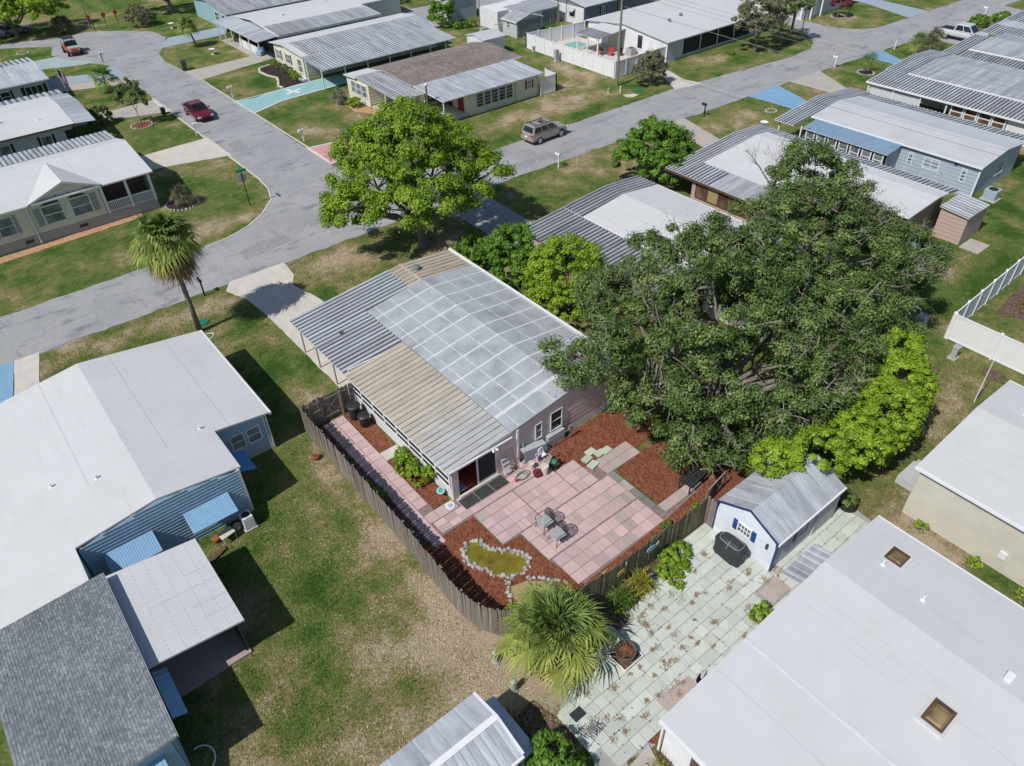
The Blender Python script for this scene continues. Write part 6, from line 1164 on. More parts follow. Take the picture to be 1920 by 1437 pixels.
def car(name, label, loc, rotz, paint, st, cab, H, wb, wr=.34, hw=.9, sidecuts=((.06,.48),(.52,.94)), cat='car', rails=False, extra=None, floor=.0):
    t = thing(name, label, cat, loc, rotz); b = B(); loft(b, st); body = part('body', b, MT[paint], t, local=True, smooth=False)
    (xr0,xf0,zb,h0), (xr1,xf1,h1) = cab
    A = [(xr0,-h0,zb),(xf0,-h0,zb),(xf0,h0,zb),(xr0,h0,zb)]; T = [(xr1,-h1,H),(xf1,-h1,H),(xf1,h1,H),(xr1,h1,H)]; Tm = [((p[0]*.94),p[1]*.93,H+.035) for p in T]
    b = B(); b.add(A+T+Tm, [(0,1,5,4),(1,2,6,5),(2,3,7,6),(3,0,4,7),(4,5,9,8),(5,6,10,9),(6,7,11,10),(7,4,8,11),(8,9,10,11)]); part('roof', b, MT[paint], t, local=True)
    def pane(nm, q): 
        part(nm, B().poly(q), MT['carglass'], t, local=True)
    R_ = [A[0],A[1],T[1],T[0]]; L_ = [A[2],A[3],T[3],T[2]]
    for q in (R_, L_):
        for a, c in sidecuts: pane('side_window', quad_in(q, a, c, .12, .88, .012))
    pane('windshield', quad_in([A[1],A[2],T[2],T[1]], .06,.94,.08,.92,.012)); pane('rear_window', quad_in([A[3],A[0],T[0],T[3]], .08,.92,.15,.88,.012))
    wm = B(); wm.cyl((0,-.11,0),(0,.11,0),wr,n=18); wt = mesh('tyre', wm, MT['tyre']); rm = B(); rm.cyl((0,.112,0),(0,.125,0),wr*.68,wr*.6,n=14); rm.cyl((0,-.125,0),(0,-.112,0),wr*.6,wr*.68,n=14)
    for k in range(5): a = k*2*math.pi/5; rm.obox((math.cos(a)*wr*.4,.0,math.sin(a)*wr*.4),(math.cos(a)*wr*.25,0,math.sin(a)*wr*.25),(0,.132,0),(-math.sin(a)*.03,0,math.cos(a)*.03))
    wrim = mesh('rim', rm, MT['rim']); am = B(); am.cyl((0,-.08,0),(0,.08,0),wr+.06,n=18); wa = mesh('wheel_arch', am, MT['black'])
    for x in wb:
        for s in (-1,1):
            inst('wheel_arch', wa, t, (x,s*(hw-.075),wr+.02)); w_ = inst('wheel', wt, t, (x,s*(hw-.10),wr)); inst('rim', wrim, w_)
    xb, xf = st[0][0], st[-1][0]; zl = st[-2][2]; zr = st[1][2]
    for s in (-1,1):
        part('headlight', B().obox((st[-2][0]+.06,s*hw*.72,zl-.10),(.10,-s*.03,0),(0,.15,0),(0,0,.06)), MT['lamp_white'], t, local=True)
        part('tail_light', B().obox((st[1][0]-.03,s*hw*.80,zr-.14),(.06,0,0),(0,.09,0),(0,0,.10)), MT['lamp_red'], t, local=True)
        part('mirror', B().obox((xf0-.25,s*(hw+.09),zb+.1),(.05,0,0),(0,.1,0),(0,0,.06)), MT[paint], t, local=True)
    part('front_grille', B().obox((xf-.03,0,st[-1][1]+.12),(.05,0,0),(0,hw*.5,0),(0,0,.08)), MT['black'], t, local=True); part('bumper', B().obox((xb,0,st[0][1]+.08),(.05,0,0),(0,hw*.8,0),(0,0,.08)), MT['black' if not rails else paint], t, local=True)
    part('number_plate', B().obox((xb-.03,0,st[0][1]+.28),(.03,0,0),(0,.16,0),(0,0,.08)), MT['trim'], t, local=True)
    part('door_seam', B().obox((.15,-hw-.001,.62),(.006,0,0),(0,.004,0),(0,0,.25)).obox((.15,hw+.001,.62),(.006,0,0),(0,.004,0),(0,0,.25)).obox((-.75,-hw-.001,.62),(.006,0,0),(0,.004,0),(0,0,.25)).obox((-.75,hw+.001,.62),(.006,0,0),(0,.004,0),(0,0,.25)).obox((-.05,-hw-.012,.78),(.08,0,0),(0,.01,0),(0,0,.014)).obox((-.05,hw+.012,.78),(.08,0,0),(0,.01,0),(0,0,.014)), MT['black'], t, local=True)
    if rails: part('roof_rail', B().box(xr1+.15,xf1-.1,-h1*.86-.02,-h1*.86+.02,H+.04,H+.09).box(xr1+.15,xf1-.1,h1*.86-.02,h1*.86+.02,H+.04,H+.09).box(xr1+.4,xr1+.45,-h1*.86,h1*.86,H+.07,H+.1).box(xf1-.6,xf1-.55,-h1*.86,h1*.86,H+.07,H+.1).box(xf1-1.1,xf1-.7,-.35,.35,H+.036,H+.045), MT['black'], t, local=True)
    return t
SED = [(-2.38,.48,.86,.62),(-2.28,.36,.98,.80),(-1.7,.26,1.02,.90),(-.6,.22,.98,.92),(.8,.22,.95,.92),(1.3,.24,.92,.91),(1.9,.27,.82,.87),(2.25,.34,.72,.76),(2.38,.42,.64,.56)]
car('red_sedan', 'dark red sedan driving down the side street', (23.22,82.6,.016), -math.pi/2, 'car_red', SED, ((-1.75,1.15,.95,.86),(-.95,.35,.66)), 1.44, (-1.35,1.33), .33, .91)
SUV = [(-2.36,.50,1.02,.76),(-2.28,.38,1.10,.88),(-1.6,.30,1.10,.92),(0,.28,1.06,.92),(1.0,.28,1.06,.92),(1.3,.3,1.05,.91),(1.95,.34,.96,.87),(2.26,.42,.84,.76),(2.36,.5,.74,.56)]
car('beige_suv', 'champagne beige estate SUV parked on the main street', (46.4,53.15,.02), .02, 'car_tan', SUV, ((-2.22,1.15,1.06,.88),(-1.95,.35,.70)), 1.70, (-1.39,1.37), .37, .91, ((.05,.33),(.36,.62),(.65,.93)), 'car', True)
PK = [(-2.9,.6,1.05,.86),(-2.8,.5,1.12,.95),(-1.0,.45,1.12,.97),(.9,.45,1.12,.97),(1.5,.45,1.14,.97),(2.5,.5,1.10,.93),(2.8,.6,.98,.8)]
pk = car('white_pickup', 'white crew cab pickup truck parked nose-in on the far drive', (105.7,41.6,.03), -math.pi/2, 'car_white', PK, ((-.95,1.55,1.12,.90),(-.75,.75,.74)), 1.86, (-1.75,1.85), .42, .95, cat='truck')
part('truck_bed', B().box(-2.72,-1.05,-.8,.8,1.08,1.135), MT['black'], pk, local=True)
# off-road buggy at the cul-de-sac
jp = thing('utility_vehicle', 'orange-red open off-road vehicle with black cage, parked at the cul-de-sac', 'vehicle', (19.4,117.3,.016), -math.pi/2)
b = B(); loft(b, [(-1.9,.5,.95,.7),(-1.8,.45,1.0,.8),(.2,.42,1.0,.82),(1.0,.42,1.0,.8),(1.7,.48,.98,.72),(1.9,.55,.85,.6)]); part('body', b, MT['car_jeep'], jp, local=True)
part('hood', B().box(.75,1.8,-.66,.66,.98,1.08), MT['car_white'], jp, local=True); part('windshield', B().obox((.6,0,1.35),(.12,0,-.3),(0,.68,0),(.02,0,.008)), MT['carglass'], jp, local=True)
b = B(); [b.tube([(-1.6,s*.72,.95),(-1.4,s*.68,1.85),(.3,s*.66,1.88),(.75,s*.72,1.05)], .035, 5) for s in (-1,1)]; [b.cyl((x,-.68,1.86),(x,.68,1.86),.03) for x in (-1.4,-.5,.3)]; part('roll_cage', b, MT['black'], jp, local=True)
part('soft_top', B().box(-1.3,.2,-.62,.62,1.88,1.93), MT['darksteel'], jp, local=True); part('seat', B().box(-.5,-.05,-.6,-.1,.9,1.4).box(-.5,-.05,.1,.6,.9,1.4), MT['black'], jp, local=True); part('cargo', B().box(-1.75,-.8,-.6,.6,.95,1.3), MT['util_grey'], jp, local=True)
for s in (-1,1): part('headlight', B().cyl((1.86,s*.5,.82),(1.92,s*.5,.82),.1,n=10), MT['lamp_white'], jp, local=True)
for x in (-1.2,1.2):
    for s in (-1,1): w_ = part('wheel', B().cyl((x,s*.66,.4),(x,s*.92,.4),.4,n=16), MT['tyre'], jp, local=True); part('rim', B().cyl((x,s*.92,.4),(x,s*.94,.4),.22,n=12), MT['rim'], w_, local=True)
car('grey_car', 'grey car half hidden under the tree at the top left', (15.5,133.6,0), .4, 'car_grey', SED, ((-1.75,1.15,.95,.86),(-.95,.35,.66)), 1.44, (-1.35,1.33), .33, .91)
# ================= STREET FURNITURE =================
def mailbox(label, x, y, rz, post_m='trim', box_m='trim', h=1.1, arm=.25):
    t = thing('mailbox', label, 'mailbox', (x,y,0), rz); part('post', B().box(-.05,.05,-.05,.05,0,h), MT[post_m], t, local=True)
    b = B(); n = 8; pr = [(-.09,0),(.09,0)]+[(.09*math.cos(math.pi*i/n),.12+.09*math.sin(math.pi*i/n)) for i in range(n+1)]; vs = [(-.12+0,p[0],h+p[1]) for p in pr]+[(.42,p[0],h+p[1]) for p in pr]; k = len(pr)
    b.add(vs, [tuple(reversed(range(k))), tuple(range(k,2*k))]+[(i,(i+1)%k,k+(i+1)%k,k+i) for i in range(k)]); part('box', b, MT[box_m], t, local=True)
    part('flag', B().box(.1,.13,.092,.1,h+.1,h+.3).box(.13,.22,.092,.1,h+.22,h+.3), MT['stripe_red'], t, local=True); part('bracket', B().box(-.05,.36,-.06,.06,h-.04,h), MT[post_m], t, local=True)
HP = math.pi/2
mailbox('white post mailbox at the kerb opposite the red sedan', 20.95,77.4,0); mailbox('white mailbox by the aqua drive', 28.3,85.7,math.pi); mailbox('white mailbox at the corner of the pink drive', 28.35,68.4,math.pi); mailbox('white mailbox on the main street lawn below the SUV', 42.7,47.0,HP,'trim','trim',1.2); mailbox('black mailbox before the blue painted drive', 62.0,46.4,HP,'black','black',1.15); mailbox('white mailbox beside the grey drive, upper right', 85.0,46.2,HP); mailbox('pale blue mailbox on a white post, far right lawn', 96.3,45.2,HP,'trim','blue_awn',1.2); mailbox('black mailbox by the street right of the rounded tree', 54.8,47.6,HP,'black','black',1.0); mailbox('dark mailbox beside the tall cabbage palm', 10.25,47.8,HP,'black','black',1.15); mailbox('white mailbox with dark post at the cul-de-sac drive', 21.2,110.2,0,'brown_trim','trim'); mailbox('dark mailbox at the top kerb of the cul-de-sac', 24.9,127.3,-HP,'black','black'); mailbox('white mailbox far along the main street, upper right', 118.2,44.6,HP)
t = thing('stop_sign', 'stop sign seen from behind with green street name blades', 'road sign', (18.5,58.9,0), .0)
part('post', B().box(-.035,.035,-.035,.035,0,3.0), MT['darksteel'], t, local=True); n8 = [( .38*math.cos(math.pi/8+k*math.pi/4), .38*math.sin(math.pi/8+k*math.pi/4)) for k in range(8)]
b = B(); b.add([(x,.05,2.45+z) for x,z in n8]+[(x,.06,2.45+z) for x,z in n8], [tuple(range(8)), tuple(reversed(range(8,16)))]+[(i,(i+1)%8,8+(i+1)%8,8+i) for i in range(8)]); o = part('sign_plate', b, MT['util_grey'], t, local=True)
b = B(); b.add([(x*.98,.064,2.45+z*.98) for x,z in n8], [tuple(range(8))]); part('sign_face', b, MT['stripe_red'], o, local=True)
part('street_name_blade', B().box(-.45,.45,-.01,.01,3.0,3.2), MT['sign_green'], t, local=True); part('street_name_blade', B().box(-.01,.01,-.45,.45,3.22,3.42), MT['sign_green'], t, local=True)
t = thing('street_name_sign', 'street name sign post at the branch road corner', 'road sign', (95.0,57.4,0)); part('post', B().box(-.04,.04,-.04,.04,0,2.6), MT['darksteel'], t, local=True); part('blade', B().box(-.5,.5,-.012,.012,2.6,2.82), MT['sign_green'], t, local=True)
for i, (x, y) in enumerate(((24.9,129.2),(27.0,129.0),(28.8,129.4))):
    t = thing('diamond_sign', ('leftmost','middle','rightmost')[i]+' of the three red diamond signs past the cul-de-sac', 'road sign', (x,y,0), .35); part('post', B().box(-.04,.04,-.04,.04,0,1.5), MT['darksteel'], t, local=True); part('sign_plate', B().add([(0,-.06,1.0),(.42,-.06,1.42),(0,-.06,1.84),(-.42,-.06,1.42),(0,-.04,1.0),(.42,-.04,1.42),(0,-.04,1.84),(-.42,-.04,1.42)],[(0,1,2,3),(7,6,5,4),(0,4,5,1),(1,5,6,2),(2,6,7,3),(3,7,4,0)]), MT['orange'], t, local=True)
def pole(label, x, y, h, r, m='wood_pole', cat='utility pole', lean=(0,0), arm=False):
    t = thing('utility_pole', label, cat, (x,y,0)); part('pole', B().cyl((x,y,-.2),(x+lean[0],y+lean[1],h),r,r*.7,10), MT[m], t)
    if arm: part('crossarm', B().box(x-1.3,x+1.3,y-.06,y+.06,h-.7,h-.58), MT[m], t); [part('insulator', B().lathe((x+d,y,h-.58),[(.05,0),(.07,.06),(.04,.14)],8), MT['util_grey'], t) for d in (-1.2,0,1.2)]
    return t
pole('tall wooden utility pole beside the white vinyl fence', 62.2,59.0,10.6,.15,arm=True); pole('thin wooden pole behind the diamond signs', 24.7,128.6,8,.09); 
t = thing('lamp_post', 'grey wooden lamp post before the brown shingle house', 'lamp post', (44.8,69.3,0)); 
t.location = (39.9,63.5,0); part('post', B().cyl((0,0,0),(0,0,4.0),.11,.09,8), MT['wood_pole'], t, local=True); part('lamp', B().lathe((0,0,4.0),[(.1,0),(.17,.06),(.17,.16),(.06,.22)],12).box(-.05,.4,-.04,.04,3.95,4.02), MT['trim'], t, local=True)
pole('utility pole behind the vinyl shed at the top edge', 74.8,83.0,8,.1); pole('thin pole beside the grey box building', 66.6,90.2,6.5,.07)
def wire(label, pts, r=.012):
    tag(part('power_line', B().tube(pts, r, 4), MT['wire']), label, 'power line', 'overhead power lines')
for dx, z, nm in ((-1.2,10.0,'left'),(0,10.0,'middle'),(1.2,10.0,'right')):
    wire('overhead wire from the utility pole crossarm, %s strand' % nm, [(62.2+dx,59-k*4.0,z-.9*math.sin(math.pi*k/16)) for k in range(17)])
wire('lowest overhead wire strung from the utility pole', [(62.3,59-k*4.0,8.2-.7*math.sin(math.pi*k/16)) for k in range(17)], .02)
def pedestal(label, x, y, h, m='ped_green', r=.12, name='cable_pedestal'):
    t = thing(name, label, 'utility box', (x,y,0)); part('body', B().lathe((0,0,0),[(r,0),(r,h*.8),(r*1.05,h*.8),(r*1.05,h*.95),(r*.6,h)],10), MT[m], t, local=True); part('base', B().lathe((0,0,0),[(r*1.5,0),(r*1.4,.06),(r,.08)],10), MT['concrete_g'], t, local=True)
pedestal('pale round cable pedestal at the fence corner', 8.92,13.1,.75); pedestal('pale round cable pedestal beside the metal roofed shed', 8.72,11.7,.7); pedestal('white marker post near the utility pole', 60.8,57.1,.85,'trim',.06)
def ubox(label, x, y, w_, d, h, m='util_grey'):
    t = thing('utility_box', label, 'utility box', (x,y,0)); part('cabinet', B().box(-w_,w_,-d,d,.1,h), MT[m], t, local=True); part('lid', B().box(-w_-.03,w_+.03,-d-.03,d+.03,h,h+.06), MT[m], t, local=True); part('pad', B().box(-w_-.1,w_+.1,-d-.1,d+.1,0,.1), MT['concrete'], t, local=True); part('handle', B().box(-w_*.3,w_*.3,-d-.05,-d,h*.55,h*.6), MT['darksteel'], t, local=True)
ubox('grey electric pedestal half hidden by the oak near the right fence', 43.0,13.6,.3,.25,1.2); ubox('grey utility box at the foot of the right vinyl fence', 42.1,10.9,.2,.15,.8); ubox('grey meter box on legs outside the pool fence', 63.3,70.4,.25,.18,1.3); ubox('small grey box at the far pool fence', 63.9,75.4,.15,.12,.6); ubox('grey electric cabinet beside the small white shed', 62.9,84.6,.35,.3,1.2)
t = thing('fire_hydrant', 'small yellow hydrant with teal cap on the lawn by the utility pole', 'hydrant', (59.87,57.95,0)); part('barrel', B().lathe((0,0,0),[(.16,0),(.16,.06),(.11,.08),(.11,.4)],10), MT['yellow'], t, local=True); part('cap', B().lathe((0,0,.4),[(.15,0),(.14,.1),(.05,.2)],10), MT['teal_plastic'], t, local=True); part('nozzle', B().cyl((-.2,0,.28),(.2,0,.28),.05), MT['yellow'], t, local=True)
tag(part('meter_lid', B().box(62.2,63.4,56.0,56.6,0,.05), MT['green_plastic']), 'green ground lid beside the utility pole', 'lid'); tag(part('meter_lid', B().lathe((8.95,44.7,0),[(.38,0),(.36,.07),(.2,.09)],14), MT['green_plastic']), 'round green lid at the cabbage palm foot', 'lid'); tag(part('concrete_pad', B().prism([(60.6,56.4),(61.7,55.9),(61.9,55.3),(61.0,55.2),(60.4,55.8)],0,.05), MT['concrete_l']), 'pale irregular concrete pad near the marker post', 'slab')
t = thing('garden_hose_pot', 'white hose ring at the cabbage palm foot', 'hose', (8.6,42.9,0)); part('ring', B().tube([(.32*math.cos(a*.35),.32*math.sin(a*.35),.04) for a in range(19)], .03), MT['trim'], t, local=True)
# bins
def wheelie(label, x, y, rz, m='black', h=1.05, s=.29, lidm=None):
    t = thing('wheelie_bin', label, 'bin', (x,y,0), rz); b = B(); b.hexa([(-s*.8,-s*.75,.06),(s*.8,-s*.75,.06),(s*.8,s*.75,.06),(-s*.8,s*.75,.06),(-s,-s,h),(s,-s,h),(s,s,h),(-s,s,h)]); part('body', b, MT[m], t, local=True)
    part('lid', B().hexa([(-s*1.08,-s*1.1,h),(s*1.08,-s*1.1,h),(s*1.08,s*1.15,h),(-s*1.08,s*1.15,h),(-s*.9,-s*.85,h+.08),(s*.9,-s*.85,h+.08),(s*.9,s,h+.08),(-s*.9,s,h+.08)]), MT[lidm or m], t, local=True)
    for q in (-1,1): part('wheel', B().cyl((q*s*.95,s*.8,.12),(q*s*.75,s*.8,.12),.12,n=10), MT['tyre'], t, local=True)
    part('handle', B().cyl((-s*.8,s*1.18,h-.06),(s*.8,s*1.18,h-.06),.018), MT['black'], t, local=True)
wheelie('dark green-grey wheelie bin on the kerb by the cul-de-sac lawn', 27.95,99.5,1.2,'darksteel',1.1); wheelie('dark bin lying low on the kerb by the starred drive', 20.6,86.0,0,'darksteel',.6,.22)
def barrel(label, x, y, h, r):
    t = thing('trash_can', label, 'trash can', (x,y,0)); part('body', B().lathe((0,0,.03),[(r*.78,0),(r*.85,h*.3),(r*.9,h*.32),(r*.98,h*.9),(r*1.04,h*.92)],16), MT['black'], t, local=True, smooth=False); part('lid', B().lathe((0,0,h*.93+.03),[(r*1.1,0),(r*1.1,.05),(r*.9,.09),(r*.3,.12)],16).box(-.07,.07,-.015,.015,h+.05,h+.12), MT['darksteel'], t, local=True)
    for s in (-1,1): part('handle', B().box(-.06,.06,s*r*1.02-.02,s*r*1.02+.02,h*.7,h*.76), MT['black'], t, local=True)
barrel('bigger black trash can by the wood gate', 11.95,29.75,.95,.36); barrel('smaller black trash can beside the glazed lean-to', 12.05,28.85,.75,.31)
# flag
t = thing('flag_pole', 'striped red and white flag on a pole before the grey house', 'flag', (14.4,99.5,0)); part('pole', B().cyl((0,0,0),(-.3,.1,3.1),.03,.02), MT['trim'], t, local=True); fl = B(); FM = [MT['stripe_red'],MT['trim'],MT['navy']]
for i in range(13):
    z0, z1 = 3.0-i*.1, 2.9-i*.1
    for k in range(6):
        xa, xb = -.28+k*.11-.0, -.28+(k+1)*.11; ya, yb = .1+.06*math.sin(k*1.1), .1+.06*math.sin((k+1)*1.1); mi = 2 if (k < 3 and i < 7) else i % 2; d = .10*k; e = .10*(k+1)
        fl.poly([(xa,ya,z0-d),(xb,yb,z0-e),(xb,yb,z1-e),(xa,ya,z1-d)], mi)
part('cloth', fl, FM, t, local=True)
# ================= YARD THINGS =================
# pond
pond_xy = [(11.45,18.55),(11.85,18.55),(12.08,18.25),(12.10,17.7),(12.45,17.25),(12.95,16.75),(13.08,16.2),(12.9,15.88),(12.5,15.72),(11.9,15.98),(11.5,16.4),(11.3,17.1),(11.0,17.6),(11.1,18.2)]
def smooth_poly(p, k=4):
    q = []
    for i in range(len(p)):
        a, b_, c, d = p[i-1], p[i], p[(i+1)%len(p)], p[(i+2)%len(p)]
        for j in range(k):
            t = j/k; f = lambda u: .5*((2*b_[u])+(-a[u]+c[u])*t+(2*a[u]-5*b_[u]+4*c[u]-d[u])*t*t+(-a[u]+3*b_[u]-3*c[u]+d[u])*t**3); q.append((f(0),f(1)))
    return q
pxy = smooth_poly([(12+(x-12)*1.07, 17.1+(y-17.1)*1.05) for x, y in pond_xy]); pd = thing('garden_pond', 'small kidney shaped pond of murky yellow water edged with white stones', 'pond', (12,17.2,0))
part('water', B().prism(pxy, -.02, .055), MT['water'], pd)
sm = [mesh('stone', B().lathe((0,0,0),[(.12,-.03),(.15,.05),(.12,.12),(.05,.16)],n_), MT['stone']) for n_ in (5,6,7)]
def stone_line(root, pts, step, sp, s0=.6, s1=1.2):
    for (x0,y0),(x1,y1) in zip(pts[:-1], pts[1:]):
        L = math.hypot(x1-x0,y1-y0); k = max(1, round(L/step))
        for i in range(k):
            t_ = (i+RNG.random()*.6)/k; s = RNG.uniform(s0,s1); o = inst('stone', sm[RNG.randrange(3)], root, (x0+(x1-x0)*t_+RNG.uniform(-sp,sp)-root.location.x, y0+(y1-y0)*t_+RNG.uniform(-sp,sp)-root.location.y, .03), RNG.random()*6, (s,s*RNG.uniform(.6,1),s*RNG.uniform(.6,1)))
stone_line(pd, pxy+pxy[:1], .085, .12, .45, 1.0)
sr = thing('stone_border', 'white stone border leading from the pond to the fan palm', 'stone border', (11.6,15.3,0)); stone_line(sr, [(11.75,15.85),(11.3,15.3),(11.15,14.8)], .09, .10, .4, .9); stone_line(sr, [(12.4,15.4),(13.2,14.7),(13.7,14.0)], .11, .07, .4, .85)
bed([(11.5,15.6),(12.35,15.3),(13.2,14.5),(12.9,13.4),(11.4,13.8),(11.35,15.0)], 'hay', .036, 'straw_bed') if False else struct('straw_bed', B().prism([(11.5,15.5),(12.35,15.25),(13.2,14.5),(12.9,13.4),(11.4,13.8),(11.35,14.9)],-.02,.045), MT['hay'])
# cast metal chairs
def iron_chair(label, x, y, rz):
    t = thing('garden_chair', label, 'chair', (x,y,.06), rz); t.scale = (1.28,1.28,1.15); b = B()
    def rim(pts, r=.014): b.tube(pts, r, 5)
    for i in range(6): 
        u = -.22+i*.088; b.cyl((u,-.22,.43),(u,.22,.43),.009,n=4); b.cyl((-.22,u,.432),(.22,u,.432),.009,n=4); b.cyl((u-.04,-.2,.431),(u+.04,.2,.431),.008,n=4)
    rim([(-.24,-.24,.43),(.24,-.24,.43),(.24,.24,.43),(-.24,.24,.43),(-.24,-.24,.43)]); b.box(-.2,.2,-.2,.2,.42,.425); part('seat', b, MT['util_grey'], t, local=True)
    b = B(); arc = [(.24,-.25,.43)]+[(.24+.10*math.sin(a)*1.0,-.25*math.cos(a),.43+.42*(.55+.45*math.sin(a))) for a in [math.pi*k/8 for k in range(9)]]+[(.24,.25,.43)]; b.tube(arc, .022, 5)
    for k in range(7):
        y0 = -.21+k*.07; b.cyl((.245,y0,.44),(.33,y0*.8+.06,.78),.013,n=4); b.cyl((.245,y0,.44),(.33,y0*.8-.06,.78),.013,n=4)
    b.cyl((.29,-.24,.62),(.29,.24,.62),.008,n=4); part('backrest', b, MT['darksteel'], t, local=True)
    for sx, sy in ((-1,-1),(-1,1),(1,-1),(1,1)): part('leg', B().tube([(sx*.22,sy*.22,.43),(sx*.2,sy*.21,.25),(sx*.27,sy*.26,0)],.014,5), MT['darksteel'], t, local=True)
    for s in (-1,1): part('armrest', B().tube([(.27,s*.25,.66),(0,s*.28,.67),(-.2,s*.27,.64),(-.24,s*.25,.43)],.014,5), MT['darksteel'], t, local=True)
iron_chair('lattice metal garden chair on the pink patio, farther of the pair', 14.92,16.98,.0); iron_chair('lattice metal garden chair on the pink patio, nearer of the pair', 14.88,16.02,-.05)
# covered grill
t = thing('covered_grill', 'barbecue grill under a black cover by the painted shed', 'grill', (20.25,10.35,.07), 0); rings = []
for z, w_, d in ((0.02,.72,.36),(.35,.70,.35),(.75,.74,.36),(.85,.76,.37),(1.05,.55,.30),(1.14,.42,.16)):
    rings.append([(math.copysign(abs(math.cos(a))**.5,math.cos(a))*d+.02*math.sin(9*a)*(z < .6), math.copysign(abs(math.sin(a))**.5,math.sin(a))*w_+.02*math.sin(7*a)*(z < .6), z) for a in [2*math.pi*k/28 for k in range(28)]])
b = B(); b.add([p for r in rings for p in r], [(i*28+j,i*28+(j+1)%28,(i+1)*28+(j+1)%28,(i+1)*28+j) for i in range(5) for j in range(28)]+[tuple(range(140,168))]); part('cover', b, MT['grill_cover'], t, local=True); part('piping', B().tube([rings[4][k] for k in range(28)]+[rings[4][0]], .012, 4).tube([(-.38,0,.8),(-.3,0,1.07),(-.12,0,1.15)], .012, 4), MT['util_grey'], t, local=True)
# fire pit pot in a framed tray
t = thing('planter_tub', 'round brown tub full of dead plants on a framed tray', 'planter', (13.1,9.92,.06)); part('tub', B().lathe((0,0,0),[(.30,.02),(.42,.2),(.44,.42),(.40,.42),(.36,.3)],20), MT['brown_pot'], t, local=True); b = B()
for _ in range(160): a = RNG.random()*6.3; r = RNG.random()*.36; u = Vector((RNG.uniform(-1,1),RNG.uniform(-1,1),RNG.uniform(0,.6)))*.12; p = Vector((r*math.cos(a),r*math.sin(a),.36)); b.tube([p-u,p+u], .008, 3)
part('dead_stalks', b, MT['rust'], t, local=True); part('soil', B().lathe((0,0,.28),[(.37,0),(.37,.06)],16), MT['mulch_dark'], t, local=True)
t = thing('tray_frame', 'square white edged tray of soil under the brown tub', 'tray', (13.1,9.85,.0)); part('soil', B().box(-.5,.5,-.42,.45,.03,.10), MT['mulch_brown'], t, local=True); part('edging', B().box(-.54,.54,-.46,-.42,.03,.16).box(.5,.54,-.42,.45,.03,.16).box(-.54,-.5,-.42,.45,.03,.16), MT['trim'], t, local=True)
# clutter by the sliding door
def bucket(label, x, y, h, r, m, name='bucket', rim=True):
    t = thing(name, label, 'bucket', (x,y,.06)); part('pail', B().lathe((0,0,0),[(r*.8,0),(r,h),(r*.93,h),(r*.75,.03)],16), MT[m], t, local=True); part('rim', B().lathe((0,0,h-.03),[(r*1.03,0),(r*1.06,.02),(r*1.0,.035)],16), MT[m], t, local=True)
    part('handle', B().tube([(-r,0,h-.03),(-r*.8,0,h+.08),(0,0,h+.12),(r*.8,0,h+.08),(r,0,h-.03)],.008,4), MT['steel'], t, local=True)
bucket('cream plastic bucket by the gutter downpipe', 16.95,20.35,.4,.16,'cream'); bucket('tall pale bin on the patio by the hose reel', 17.2,19.6,.62,.20,'cream','waste_bin'); bucket('maroon tub with a coil inside on the patio', 16.85,19.75,.28,.24,'maroon','tub')
t = thing('hose_reel', 'black and green garden hose reel on the patio', 'hose reel', (17.95,19.65,.06), .3); part('drum', B().cyl((0,-.14,.3),(0,.14,.3),.20,n=16), MT['green_plastic'], t, local=True)
for s in (-1,1): part('reel_disc', B().cyl((0,s*.15,.3),(0,s*.18,.3),.30,n=20), MT['black'], t, local=True); part('hub', B().cyl((0,s*.18,.3),(0,s*.20,.3),.05,n=8), MT['trim'], t, local=True)
part('frame', B().tube([(-.3,-.2,0),(-.3,-.2,.3),(-.35,0,.55),(-.3,.2,.3),(-.3,.2,0)],.018,5), MT['black'], t, local=True)
t = thing('wire_rack', 'wire rack leaning among clutter beside the hose reel', 'rack', (18.0,20.3,.06), .25); b = B(); [b.cyl((-.45+k*.15,-.3,.05+k*.05),(-.45+k*.15,.3,.05+k*.05),.012,n=4) for k in range(7)]; [b.cyl((-.45,y,.05),(.45,y,.35),.014,n=4) for y in (-.3,0,.3)]; part('grid', b, MT['steel'], t, local=True); [part('leg', B().cyl((.44,y,.34),(.46,y,0),.014,n=4), MT['steel'], t, local=True) for y in (-.3,.3)]
t = thing('folding_chair', 'folded purple and white chair frame against the low siding box', 'chair', (17.6,20.5,.06), .4); b = B(); [b.tube([(x,-.05,0),(x,0,.45),(x,.12,.6)],.015,5) for x in (-.22,.22)]; [b.cyl((-.22,.02+z*.1,z),(.22,.02+z*.1,z),.012,n=4) for z in (.15,.3,.45,.58)]; part('frame', b, MT['trim'], t, local=True); part('seat', B().box(-.2,.1,-.06,-.02,.12,.42), MT['purple'], t, local=True)
t = thing('step_ladder', 'small grey step ladder leaning by the sliding door', 'ladder', (15.75,20.85,.06)); b = B(); [b.tube([(x,-.12,0),(x,.22,1.0)],.02,5) for x in (-.2,.2)]; part('rail', b, MT['trim'], t, local=True); [part('tread', B().box(-.2,.2,-.1+k*.085-.05,-.1+k*.085+.05,.2+k*.25,.22+k*.25), MT['util_grey'], t, local=True) for k in range(4)]
for i, (x, m, h, l2) in enumerate(((16.15,'hay',1.35,'long tan broom leaning by the downpipe'),(16.3,'rust',1.2,'reddish rake handle leaning by the downpipe'),(16.95,'trim',1.3,'white handled mop leaning on the siding box'))):
    t = thing('garden_tool', l2, 'tool', (x,20.8,.06)); part('shaft', B().cyl((0,0,.1),(.03,.3,h),.014,n=5), MT[m], t, local=True); part('head', B().box(-.12,.12,-.05,.05,0,.12), MT['teal_plastic' if i == 2 else m], t, local=True)
